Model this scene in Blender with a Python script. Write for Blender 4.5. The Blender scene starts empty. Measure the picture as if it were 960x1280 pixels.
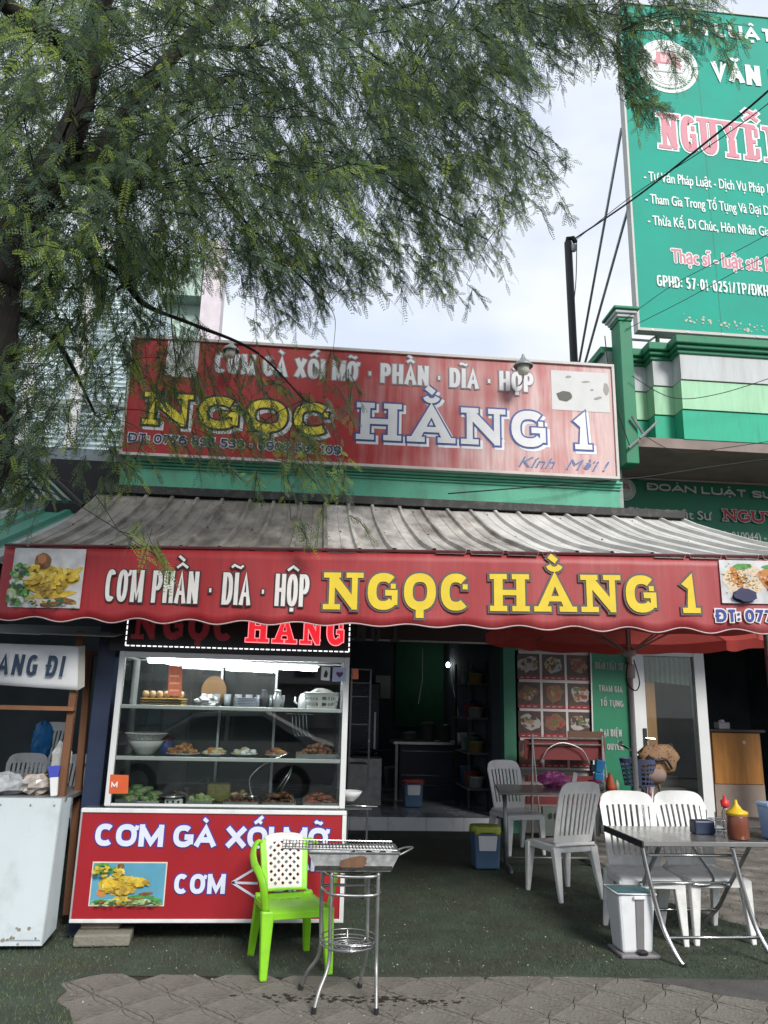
import bpy, math, random, unicodedata
import numpy as np
from mathutils import Vector, Matrix
rng = random.Random(7)
NR = np.random.default_rng(11)
SC = bpy.context.scene
COL = SC.collection
R_ = math.radians

# ------------------------------------------------------------ camera, world, sun, exposure
EYE = 1.65
FPX = 960.0
cam = bpy.data.cameras.new('camera')
cam.sensor_fit = 'VERTICAL'; cam.sensor_height = 36.0; cam.lens = 36.0 * FPX / 1280.0
cam.clip_start = 0.05; cam.clip_end = 1500
camo = bpy.data.objects.new('camera', cam); COL.objects.link(camo)
SC.camera = camo
_y, _p, _r = R_(5), R_(14), R_(1.35)
FW = Vector((math.sin(_y)*math.cos(_p), math.cos(_y)*math.cos(_p), math.sin(_p)))
_r0 = Vector((math.cos(_y), -math.sin(_y), 0)); _u0 = _r0.cross(FW)
CR = _r0*math.cos(_r) + _u0*math.sin(_r); CU = _u0*math.cos(_r) - _r0*math.sin(_r)
CO = Vector((0, 0, EYE))
camo.matrix_world = Matrix(((CR.x, CU.x, -FW.x, CO.x), (CR.y, CU.y, -FW.y, CO.y), (CR.z, CU.z, -FW.z, CO.z), (0, 0, 0, 1)))

def ray(px, py): return FW + CR*((px-480)/FPX) + CU*((640-py)/FPX)
def at(px, py, Y=None, z=None):
    """photograph pixel (960 x 1280) -> point of the place at depth Y or height z"""
    d = ray(px, py)
    t = Y/d.y if Y is not None else (z-EYE)/d.z
    return CO + d*t

world = bpy.data.worlds.new('World'); SC.world = world; world.use_nodes = True
wt = world.node_tree; wt.nodes.clear()
SUN_EL, SUN_AZ = R_(36), R_(160)
def wn(t): return wt.nodes.new(t)
out = wn('ShaderNodeOutputWorld'); mix = wn('ShaderNodeMixShader'); b1 = wn('ShaderNodeBackground'); b2 = wn('ShaderNodeBackground')
sky = wn('ShaderNodeTexSky'); sky.sky_type = 'NISHITA'; sky.sun_disc = False; sky.sun_elevation = SUN_EL; sky.sun_rotation = SUN_AZ
tc = wn('ShaderNodeTexCoord'); nz = wn('ShaderNodeTexNoise'); cr = wn('ShaderNodeValToRGB'); mp = wn('ShaderNodeMapping')
mp.inputs['Scale'].default_value = (1, 1, 2.2)
nz.inputs['Scale'].default_value = 3.2; nz.inputs['Detail'].default_value = 4; nz.inputs['Roughness'].default_value = .5
cr.color_ramp.elements[0].position = .40; cr.color_ramp.elements[0].color = (.335, .37, .435, 1)
cr.color_ramp.elements[1].position = .60; cr.color_ramp.elements[1].color = (.43, .447, .468, 1)
b1.inputs['Strength'].default_value = .06; b2.inputs['Strength'].default_value = 1.0
mix.inputs[0].default_value = .93
wt.links.new(tc.outputs['Generated'], mp.inputs['Vector']); wt.links.new(mp.outputs['Vector'], nz.inputs['Vector'])
wt.links.new(nz.outputs['Fac'], cr.inputs['Fac']); wt.links.new(cr.outputs['Color'], b2.inputs['Color'])
wt.links.new(sky.outputs['Color'], b1.inputs['Color'])
wt.links.new(b1.outputs[0], mix.inputs[1]); wt.links.new(b2.outputs[0], mix.inputs[2]); wt.links.new(mix.outputs[0], out.inputs['Surface'])

sl = bpy.data.lights.new('sun', 'SUN'); sl.energy = 1.5; sl.angle = R_(18); sl.color = (1, .96, .9)
so = bpy.data.objects.new('sun', sl); COL.objects.link(so)
sd = Vector((math.sin(SUN_AZ)*math.cos(SUN_EL), math.cos(SUN_AZ)*math.cos(SUN_EL), math.sin(SUN_EL)))
so.rotation_euler = sd.to_track_quat('Z', 'Y').to_euler()
SC.view_settings.view_transform = 'Standard'; SC.view_settings.look = 'None'; SC.view_settings.gamma = 1; SC.view_settings.exposure = 1.26
SC.view_settings.use_curve_mapping = False
SC.cycles.max_bounces = 8; SC.cycles.transparent_max_bounces = 16; SC.cycles.caustics_reflective = False; SC.cycles.caustics_refractive = False
SC.cycles.sample_clamp_indirect = 4

# ------------------------------------------------------------ materials
def srgb(r, g, b):
    f = lambda c: (c/255/12.92) if c/255 <= .04045 else ((c/255+.055)/1.055)**2.4
    return (f(r), f(g), f(b))
MC = {}
def M(name, col, rough=.6, metal=0.0, var=.12, scale=6.0, bump=0.0, bscale=60.0, dirt=0.0, dcol=(.06, .05, .04), dscale=3.0,
      stretch=(1, 1, 1), emit=0.0, spec=.5, transl=0.0, dlo=.5, dhi=.75, coat=0.0):
    if name in MC: return MC[name]
    m = bpy.data.materials.new(name); m.use_nodes = True; t = m.node_tree; n = t.nodes; L = t.links
    p = n['Principled BSDF']; o = n['Material Output']
    co = n.new('ShaderNodeTexCoord'); ma = n.new('ShaderNodeMapping'); ma.inputs['Scale'].default_value = stretch
    L.new(co.outputs['Object'], ma.inputs['Vector'])
    a = n.new('ShaderNodeTexNoise'); a.inputs['Scale'].default_value = scale; a.inputs['Detail'].default_value = 5
    L.new(ma.outputs['Vector'], a.inputs['Vector'])
    mr = n.new('ShaderNodeMapRange'); mr.inputs['From Min'].default_value = .25; mr.inputs['From Max'].default_value = .75
    mr.inputs['To Min'].default_value = 1-var; mr.inputs['To Max'].default_value = 1+var
    L.new(a.outputs['Fac'], mr.inputs['Value'])
    mu = n.new('ShaderNodeVectorMath'); mu.operation = 'SCALE'; mu.inputs[0].default_value = col[:3]
    L.new(mr.outputs['Result'], mu.inputs['Scale'])
    c = mu.outputs['Vector']
    if dirt > 0:
        d = n.new('ShaderNodeTexNoise'); d.inputs['Scale'].default_value = dscale; d.inputs['Detail'].default_value = 8; d.inputs['Roughness'].default_value = .65
        L.new(ma.outputs['Vector'], d.inputs['Vector'])
        r = n.new('ShaderNodeMapRange'); r.inputs['From Min'].default_value = dlo; r.inputs['From Max'].default_value = dhi
        r.inputs['To Min'].default_value = 0; r.inputs['To Max'].default_value = dirt
        L.new(d.outputs['Fac'], r.inputs['Value'])
        x = n.new('ShaderNodeMix'); x.data_type = 'RGBA'; L.new(r.outputs['Result'], x.inputs['Factor']); L.new(c, x.inputs['A'])
        x.inputs['B'].default_value = (*dcol, 1); c = x.outputs['Result']
    L.new(c, p.inputs['Base Color'])
    rr = n.new('ShaderNodeMapRange'); rr.inputs['To Min'].default_value = max(0, rough-.08); rr.inputs['To Max'].default_value = min(1, rough+.1)
    L.new(a.outputs['Fac'], rr.inputs['Value']); L.new(rr.outputs['Result'], p.inputs['Roughness'])
    p.inputs['Metallic'].default_value = metal; p.inputs['Specular IOR Level'].default_value = spec
    if coat: p.inputs['Coat Weight'].default_value = coat; p.inputs['Coat Roughness'].default_value = .15
    if bump > 0:
        b = n.new('ShaderNodeTexNoise'); b.inputs['Scale'].default_value = bscale; b.inputs['Detail'].default_value = 4
        L.new(ma.outputs['Vector'], b.inputs['Vector'])
        bb = n.new('ShaderNodeBump'); bb.inputs['Strength'].default_value = bump; bb.inputs['Distance'].default_value = .02
        L.new(b.outputs['Fac'], bb.inputs['Height']); L.new(bb.outputs['Normal'], p.inputs['Normal'])
    if emit > 0:
        L.new(c, p.inputs['Emission Color']); p.inputs['Emission Strength'].default_value = emit
    if transl > 0:
        tr = n.new('ShaderNodeBsdfTranslucent'); L.new(c, tr.inputs['Color']); ms = n.new('ShaderNodeMixShader'); ms.inputs[0].default_value = transl
        L.new(p.outputs[0], ms.inputs[1]); L.new(tr.outputs[0], ms.inputs[2]); L.new(ms.outputs[0], o.inputs['Surface'])
    MC[name] = m; return m

def glass_mat(name, tint=(.9, .95, .93), refl=1.0, base=.05, haze=0.0):
    if name in MC: return MC[name]
    m = bpy.data.materials.new(name); m.use_nodes = True; t = m.node_tree; n = t.nodes; L = t.links
    n.remove(n['Principled BSDF']); o = n['Material Output']
    tr = n.new('ShaderNodeBsdfTransparent'); tr.inputs[0].default_value = (*tint, 1)
    gl = n.new('ShaderNodeBsdfGlossy'); gl.inputs['Roughness'].default_value = .02
    fr = n.new('ShaderNodeFresnel'); fr.inputs['IOR'].default_value = 1.5
    ad = n.new('ShaderNodeMath'); ad.operation = 'MULTIPLY_ADD'; ad.inputs[1].default_value = refl; ad.inputs[2].default_value = base; ad.use_clamp = True
    ms = n.new('ShaderNodeMixShader')
    L.new(fr.outputs[0], ad.inputs[0]); L.new(ad.outputs[0], ms.inputs[0]); L.new(tr.outputs[0], ms.inputs[1]); L.new(gl.outputs[0], ms.inputs[2])
    if haze:
        df = n.new('ShaderNodeBsdfDiffuse'); df.inputs[0].default_value = (.7, .7, .7, 1); m2 = n.new('ShaderNodeMixShader'); m2.inputs[0].default_value = haze
        L.new(ms.outputs[0], m2.inputs[1]); L.new(df.outputs[0], m2.inputs[2]); L.new(m2.outputs[0], o.inputs['Surface'])
    else: L.new(ms.outputs[0], o.inputs['Surface'])
    MC[name] = m; return m

def faded_red(name, red, pale, x0, x1, amount, seed=0.0, off=0.0):
    """sun-bleached vinyl: red print worn pale in streaks, more towards one end"""
    if name in MC: return MC[name]
    m = bpy.data.materials.new(name); m.use_nodes = True; t = m.node_tree; n = t.nodes; L = t.links; p = n['Principled BSDF']
    co = n.new('ShaderNodeTexCoord'); sx = n.new('ShaderNodeSeparateXYZ'); L.new(co.outputs['Object'], sx.inputs[0])
    g = n.new('ShaderNodeMapRange'); g.inputs['From Min'].default_value = x0; g.inputs['From Max'].default_value = x1; L.new(sx.outputs['X'], g.inputs['Value'])
    ma = n.new('ShaderNodeMapping'); ma.inputs['Scale'].default_value = (9, 1, .7); ma.inputs['Location'].default_value = (seed, 0, 0); L.new(co.outputs['Object'], ma.inputs['Vector'])
    a = n.new('ShaderNodeTexNoise'); a.inputs['Scale'].default_value = 1.0; a.inputs['Detail'].default_value = 6; L.new(ma.outputs['Vector'], a.inputs['Vector'])
    b = n.new('ShaderNodeTexNoise'); b.inputs['Scale'].default_value = 1.2; b.inputs['Detail'].default_value = 3; L.new(co.outputs['Object'], b.inputs['Vector'])
    s1 = n.new('ShaderNodeMath'); s1.operation = 'MULTIPLY'; L.new(a.outputs['Fac'], s1.inputs[0]); L.new(b.outputs['Fac'], s1.inputs[1])
    s2 = n.new('ShaderNodeMath'); s2.operation = 'MULTIPLY'; L.new(s1.outputs[0], s2.inputs[0]); L.new(g.outputs['Result'], s2.inputs[1])
    s3 = n.new('ShaderNodeMath'); s3.operation = 'MULTIPLY_ADD'; s3.use_clamp = True; s3.inputs[1].default_value = amount; s3.inputs[2].default_value = off; L.new(s2.outputs[0], s3.inputs[0])
    x = n.new('ShaderNodeMix'); x.data_type = 'RGBA'; x.inputs['A'].default_value = (*red, 1); x.inputs['B'].default_value = (*pale, 1)
    L.new(s3.outputs[0], x.inputs['Factor'])
    c = n.new('ShaderNodeTexNoise'); c.inputs['Scale'].default_value = 5; c.inputs['Detail'].default_value = 8; L.new(ma.outputs['Vector'], c.inputs['Vector'])
    mr = n.new('ShaderNodeMapRange'); mr.inputs['To Min'].default_value = .75; mr.inputs['To Max'].default_value = 1.25; L.new(c.outputs['Fac'], mr.inputs['Value'])
    mu = n.new('ShaderNodeVectorMath'); mu.operation = 'SCALE'; L.new(x.outputs['Result'], mu.inputs[0]); L.new(mr.outputs['Result'], mu.inputs['Scale'])
    L.new(mu.outputs['Vector'], p.inputs['Base Color']); p.inputs['Roughness'].default_value = .5
    MC[name] = m; return m

# ------------------------------------------------------------ object helpers
def wpos(o):
    v = Vector((0, 0, 0))
    while o is not None: v += o.location; o = o.parent
    return v
def tag(o, label=None, cat=None, group=None, kind=None):
    if label: o['label'] = label
    if cat: o['category'] = cat
    if group: o['group'] = group
    if kind: o['kind'] = kind
    return o
def thing(name, label, cat, loc=(0, 0, 0), group=None):
    o = bpy.data.objects.new(name, None); COL.objects.link(o); o.location = loc; o.empty_display_size = .1
    return tag(o, label, cat, group)
def dup(root, loc, rotz=0.0, label=None, group=None, scale=None):
    def cp(o, par):
        c = o.copy(); COL.objects.link(c); c.parent = par
        for k in [x for x in bpy.data.objects if x.parent == o]: cp(k, c)
        return c
    r = cp(root, root.parent); r.location = loc; r.rotation_euler = (0, 0, rotz)
    if scale: r.scale = (scale,)*3
    if label: r['label'] = label
    if group: r['group'] = group
    return r
def cr_pts(pts, k=6, closed=False):
    """Catmull-Rom through points"""
    P = [Vector(p) for p in pts]; n = len(P); o = []
    rngi = range(n) if closed else range(n-1)
    for i in rngi:
        p0 = P[(i-1) % n] if closed or i > 0 else P[0]; p1 = P[i]; p2 = P[(i+1) % n]; p3 = P[(i+2) % n] if closed or i+2 < n else P[-1]
        for j in range(k):
            t = j/k
            o.append(.5*((2*p1)+(p2-p0)*t+(2*p0-5*p1+4*p2-p3)*t*t+(3*p1-p0-3*p2+p3)*t**3))
    if not closed: o.append(P[-1])
    return o
class MB:
    def __init__(s): s.v = []; s.f = []; s.m = []; s.mi = 0
    def mat(s, i): s.mi = i; return s
    def add(s, vs, fs):
        b = len(s.v); s.v += [tuple(v) for v in vs]; s.f += [tuple(b+i for i in f) for f in fs]; s.m += [s.mi]*len(fs); return s
    def box(s, x0, x1, y0, y1, z0, z1):
        return s.add([(x0,y0,z0),(x1,y0,z0),(x1,y1,z0),(x0,y1,z0),(x0,y0,z1),(x1,y0,z1),(x1,y1,z1),(x0,y1,z1)],
                     [(0,3,2,1),(4,5,6,7),(0,1,5,4),(1,2,6,5),(2,3,7,6),(3,0,4,7)])
    def obox(s, c, ax, ay, az):
        c, ax, ay, az = Vector(c), Vector(ax), Vector(ay), Vector(az)
        vs = [c+a*ax+b*ay+d*az for d in (-.5, .5) for a, b in ((-.5,-.5),(.5,-.5),(.5,.5),(-.5,.5))]
        return s.add(vs, [(0,3,2,1),(4,5,6,7),(0,1,5,4),(1,2,6,5),(2,3,7,6),(3,0,4,7)])
    def taper(s, p0, p1, w0, d0, w1, d1, up=(0, 1, 0)):
        """bar from p0 to p1 with rectangular section, width x depth at each end"""
        p0, p1 = Vector(p0), Vector(p1); t = (p1-p0).normalized(); b = Vector(up); a = b.cross(t).normalized(); b = t.cross(a)
        vs = []
        for p, w, d in ((p0, w0, d0), (p1, w1, d1)):
            vs += [p+a*w*i/2+b*d*j/2 for i, j in ((-1,-1),(1,-1),(1,1),(-1,1))]
        return s.add(vs, [(0,3,2,1),(4,5,6,7),(0,1,5,4),(1,2,6,5),(2,3,7,6),(3,0,4,7)])
    def tube(s, pts, r, n=8, closed=False, cap=True, flat=1.0):
        P = [Vector(p) for p in pts]; k = len(P)
        rr = r if isinstance(r, (list, tuple)) else [r]*k
        T = []
        for i in range(k):
            a = P[(i+1) % k] if closed or i < k-1 else P[i]; b = P[i-1] if closed or i > 0 else P[i]
            T.append((a-b).normalized())
        u = T[0].orthogonal().normalized(); vs = []
        for i in range(k):
            u = (u - T[i]*u.dot(T[i])); u = u.normalized() if u.length > 1e-6 else T[i].orthogonal().normalized()
            w = T[i].cross(u)
            for j in range(n):
                a = 2*math.pi*j/n; vs.append(P[i]+(u*math.cos(a)*flat+w*math.sin(a))*rr[i])
        fs = []
        for i in range(k if closed else k-1):
            for j in range(n):
                i2 = (i+1) % k; fs.append((i*n+j, i*n+(j+1) % n, i2*n+(j+1) % n, i2*n+j))
        if cap and not closed: fs += [tuple(range(n))[::-1], tuple((k-1)*n+j for j in range(n))]
        return s.add(vs, fs)
    def lathe(s, prof, c=(0, 0, 0), n=20, ax=None, capb=True, capt=True):
        c = Vector(c); vs = []; fs = []
        for r, z in prof:
            for j in range(n):
                a = 2*math.pi*j/n; vs.append(Vector((c.x+r*math.cos(a), c.y+r*math.sin(a), c.z+z)))
        for i in range(len(prof)-1):
            for j in range(n): fs.append((i*n+j, i*n+(j+1) % n, (i+1)*n+(j+1) % n, (i+1)*n+j))
        if capb: fs.append(tuple(range(n))[::-1])
        if capt: fs.append(tuple((len(prof)-1)*n+j for j in range(n)))
        return s.add(vs, fs)
    def grid(s, fn, nu, nv, mask=None):
        vs = [fn(i/nu, j/nv) for j in range(nv+1) for i in range(nu+1)]
        fs = [(j*(nu+1)+i, j*(nu+1)+i+1, (j+1)*(nu+1)+i+1, (j+1)*(nu+1)+i) for j in range(nv) for i in range(nu) if mask is None or mask(i, j)]
        return s.add(vs, fs)
    def extr(s, poly, d):
        """polygon (3d points) extruded along vector d"""
        d = Vector(d); P = [Vector(p) for p in poly]; n = len(P)
        return s.add(P+[p+d for p in P], [tuple(range(n)), tuple(range(2*n-1, n-1, -1))]+[(i, n+i, n+(i+1) % n, (i+1) % n) for i in range(n)])
    def blob(s, c, r, n=8, m=5, jit=.15):
        c = Vector(c); r = Vector(r) if hasattr(r, '__len__') else Vector((r, r, r)); vs = [c-Vector((0, 0, r.z))]
        for i in range(1, m):
            t = math.pi*i/m
            for j in range(n):
                a = 2*math.pi*j/n; k = 1+rng.uniform(-jit, jit)
                vs.append(c+Vector((r.x*math.sin(t)*math.cos(a)*k, r.y*math.sin(t)*math.sin(a)*k, -r.z*math.cos(t)*k)))
        vs.append(c+Vector((0, 0, r.z))); fs = [(0, 1+(j+1) % n, 1+j) for j in range(n)]
        for i in range(m-2):
            for j in range(n): fs.append((1+i*n+j, 1+i*n+(j+1) % n, 1+(i+1)*n+(j+1) % n, 1+(i+1)*n+j))
        e = len(vs)-1; b = 1+(m-2)*n
        fs += [(b+j, b+(j+1) % n, e) for j in range(n)]
        return s.add(vs, fs)
    def build(s, name, mats, parent=None, smooth=False, bevel=0, solid=0, seg=1, label=None):
        me = bpy.data.meshes.new(name); off = wpos(parent) if parent else Vector((0, 0, 0))
        vs = [(x-off.x, y-off.y, z-off.z) for x, y, z in s.v] if off.length else s.v
        me.from_pydata(vs, [], s.f)
        for m in (mats if isinstance(mats, (list, tuple)) else [mats]): me.materials.append(m)
        if any(s.m): me.polygons.foreach_set('material_index', s.m)
        if smooth: me.polygons.foreach_set('use_smooth', [True]*len(s.f))
        o = bpy.data.objects.new(name, me); COL.objects.link(o)
        if parent: o.parent = parent
        if solid: q = o.modifiers.new('solid', 'SOLIDIFY'); q.thickness = solid; q.offset = 0
        if bevel: q = o.modifiers.new('bevel', 'BEVEL'); q.width = bevel; q.segments = seg; q.limit_method = 'ANGLE'; q.angle_limit = R_(40)
        if label: o['label'] = label
        return o
def struct(name, mb, mat, parent=None, **k):
    o = mb.build(name, mat, parent, **k)
    if not parent: o['kind'] = 'structure'
    return o

class Plane:
    """a flat face of the place; uv() reads where a photograph pixel falls on it, w() gives the world point, d = distance in front"""
    def __init__(s, p0, u, v=(0, 0, 1)):
        s.p = Vector(p0); s.u = Vector(u).normalized(); v = Vector(v); s.v = (v - s.u*v.dot(s.u)).normalized(); s.n = s.u.cross(s.v)
        # n points to the viewer for u = +x, v = +z  (u x v = -y)
    def uv(s, px, py):
        d = ray(px, py); t = (s.p-CO).dot(s.n)/d.dot(s.n); q = CO+d*t-s.p
        return q.dot(s.u), q.dot(s.v)
    def w(s, u, v, d=0.0): return s.p+s.u*u+s.v*v+s.n*d

# ------------------------------------------------------------ lettering
def arc(cx, cy, rx, ry, a0, a1, n=8, e=1.0):
    o = []
    for i in range(n+1):
        a = R_(a0+(a1-a0)*i/n); c, q = math.cos(a), math.sin(a)
        o.append((cx+rx*math.copysign(abs(c)**e, c), cy+ry*math.copysign(abs(q)**e, q)))
    return o
_E = .84
G = {
 'A': (1.0, [[(0,0),(.5,1),(1,0)], [(.2,.3),(.8,.3)]]), 'B': (.85, [[(0,0),(0,1)], [(0,1),(.55,1)]+arc(.55,.77,.4,.23,80,-80,5)+[(0,.53)], [(0,.53),(.55,.53)]+arc(.55,.265,.45,.265,80,-80,5)+[(0,0)]]),
 'C': (.85, [arc(.5,.5,.5,.5,48,312,20,_E)]), 'D': (.88, [[(0,0),(0,1)], [(0,1),(.45,1)]+arc(.45,.5,.55,.5,80,-80,8,_E)+[(.45,0),(0,0)]]),
 'E': (.7, [[(0,0),(0,1)], [(0,1),(1,1)], [(0,.52),(.85,.52)], [(0,0),(1,0)]]), 'G': (.9, [arc(.5,.5,.5,.5,48,320,20,_E), [(1,.02),(1,.45),(.58,.45)]]),
 'H': (.88, [[(0,0),(0,1)], [(1,0),(1,1)], [(0,.5),(1,.5)]]), 'I': (.0, [[(.5,0),(.5,1)]]), 'K': (.88, [[(0,0),(0,1)], [(1,1),(.05,.42)], [(.3,.6),(1,0)]]),
 'L': (.7, [[(0,1),(0,0)], [(0,0),(1,0)]]), 'M': (1.15, [[(0,0),(0,1)], [(0,1),(.5,.1),(1,1)], [(1,1),(1,0)]]), 'N': (.9, [[(0,0),(0,1)], [(0,1),(1,0)], [(1,0),(1,1)]]),
 'O': (.92, [arc(.5,.5,.5,.5,0,360,28,_E)]), 'P': (.82, [[(0,0),(0,1)], [(0,1),(.55,1)]+arc(.55,.72,.45,.28,80,-80,6)+[(0,.44)]]),
 'Q': (.92, [arc(.5,.5,.5,.5,0,360,28,_E), [(.6,.25),(1,-.08)]]), 'R': (.87, [[(0,0),(0,1)], [(0,1),(.55,1)]+arc(.55,.74,.45,.26,80,-80,6)+[(0,.48)], [(.5,.48),(1,0)]]),
 'S': (.82, [[(.98,.76),(.86,.94),(.5,1),(.14,.94),(.02,.76),(.12,.6),(.5,.5),(.88,.4),(.98,.24),(.86,.06),(.5,0),(.14,.06),(.02,.24)]]),
 'T': (.8, [[(.5,0),(.5,1)], [(0,1),(1,1)]]), 'U': (.88, [[(0,1),(0,.35)]+arc(.5,.33,.5,.33,180,360,9,_E)+[(1,.35),(1,1)]]), 'V': (.95, [[(0,1),(.5,0),(1,1)]]),
 'X': (.92, [[(0,0),(1,1)], [(0,1),(1,0)]]), 'Y': (.95, [[(0,1),(.5,.48),(1,1)], [(.5,.48),(.5,0)]]),
 '0': (.7, [arc(.5,.5,.5,.5,0,360,24,_E)]), '1': (.35, [[(0,.76),(.6,1),(.6,0)]]), '2': (.7, [arc(.5,.73,.5,.27,165,-30,8)+[(.05,0)], [(0,0),(1,0)]]),
 '3': (.7, [arc(.45,.76,.48,.24,150,-85,7), arc(.45,.27,.55,.27,85,-155,8)]), '4': (.75, [[(.72,0),(.72,1),(0,.28),(1,.28)]]),
 '5': (.7, [[(.95,1),(.15,1),(.08,.53)], [(.08,.53)]+arc(.45,.3,.52,.31,110,-150,8)]), '6': (.72, [arc(.5,.3,.5,.3,0,360,14,_E), arc(.5,.5,.5,.5,50,190,8,_E)]),
 '7': (.7, [[(0,1),(1,1),(.35,0)]]), '8': (.72, [arc(.5,.75,.44,.25,0,360,14), arc(.5,.27,.5,.27,0,360,14)]), '9': (.72, [arc(.5,.7,.5,.3,0,360,14,_E), arc(.5,.5,.5,.5,10,-130,8,_E)]),
 '-': (.3, [[(0,.42),(1,.42)]]), '.': (0, [[(.5,-.02),(.5,.02)]]), ':': (0, [[(.5,.1),(.5,.16)], [(.5,.62),(.5,.68)]]), '/': (.45, [[(0,-.05),(1,1.05)]]),
 '(': (.2, [arc(1.2,.5,1.2,.62,125,235,6)]), ')': (.2, [arc(-.2,.5,1.2,.62,55,-55,6)]), '!': (0, [[(.5,.32),(.5,1)], [(.5,0),(.5,.04)]]), ',': (.05, [[(.9,.04),(.2,-.16)]]),
 '*': (.5, [[(0,.3),(1,.7)], [(0,.7),(1,.3)], [(.5,.2),(.5,.8)]]),
}
SERIF = {'H': [(0,0),(0,1),(1,0),(1,1)], 'N': [(0,0),(0,1),(1,1)], 'A': [(0,0),(1,0)], '1': [(.6,0)], 'U': [(0,1),(1,1)], 'Y': [(0,1),(1,1),(.5,0)], 'I': [(.5,0),(.5,1)],
         'K': [(0,0),(0,1),(1,0),(1,1)], 'T': [(.5,0)], 'M': [(0,0),(0,1),(1,0),(1,1)], 'E': [(0,0),(0,1)], 'V': [(0,1),(1,1)]}
TICK = {'E': [(1,1,-1),(1,0,1)], 'C': [(.93,.80,-.6)], 'G': [(.93,.80,-.6)], 'T': [(0,1,-1),(1,1,-1)]}
def strip(mb, pts, hw, g, P, d, closed=False):
    """flat ribbon along 2-d points, half width hw grown by g, laid on plane P at distance d"""
    n = len(pts)
    if closed: pts = pts[:-1] if (Vector(pts[0])-Vector(pts[-1])).length < 1e-6 else pts; n = len(pts)
    Q = [Vector(p) for p in pts]
    if not closed and n > 1:
        a = (Q[0]-Q[1]); b = (Q[-1]-Q[-2])
        if a.length > 1e-9: Q[0] = Q[0]+a.normalized()*g
        if b.length > 1e-9: Q[-1] = Q[-1]+b.normalized()*g
    w = hw+g; vs = []
    for i in range(n):
        pr = Q[i-1] if (closed or i > 0) else None; nx = Q[(i+1) % n] if (closed or i < n-1) else None
        t1 = (Q[i]-pr).normalized() if pr is not None else None; t2 = (nx-Q[i]).normalized() if nx is not None else None
        if t1 is None: t1 = t2
        if t2 is None: t2 = t1
        n1 = Vector((-t1.y, t1.x)); n2 = Vector((-t2.y, t2.x)); m = n1+n2
        if m.length < .2: m = n1; k = 1
        else: m = m.normalized(); k = min(1/max(m.dot(n1), .3), 1.7)
        vs += [P.w(*(Q[i]+m*w*k), d), P.w(*(Q[i]-m*w*k), d)]
    fs = [(2*i, 2*i+1, (2*i+3) % (2*n), (2*i+2) % (2*n)) for i in range(n if closed else n-1)]
    mb.add(vs, fs)
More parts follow.
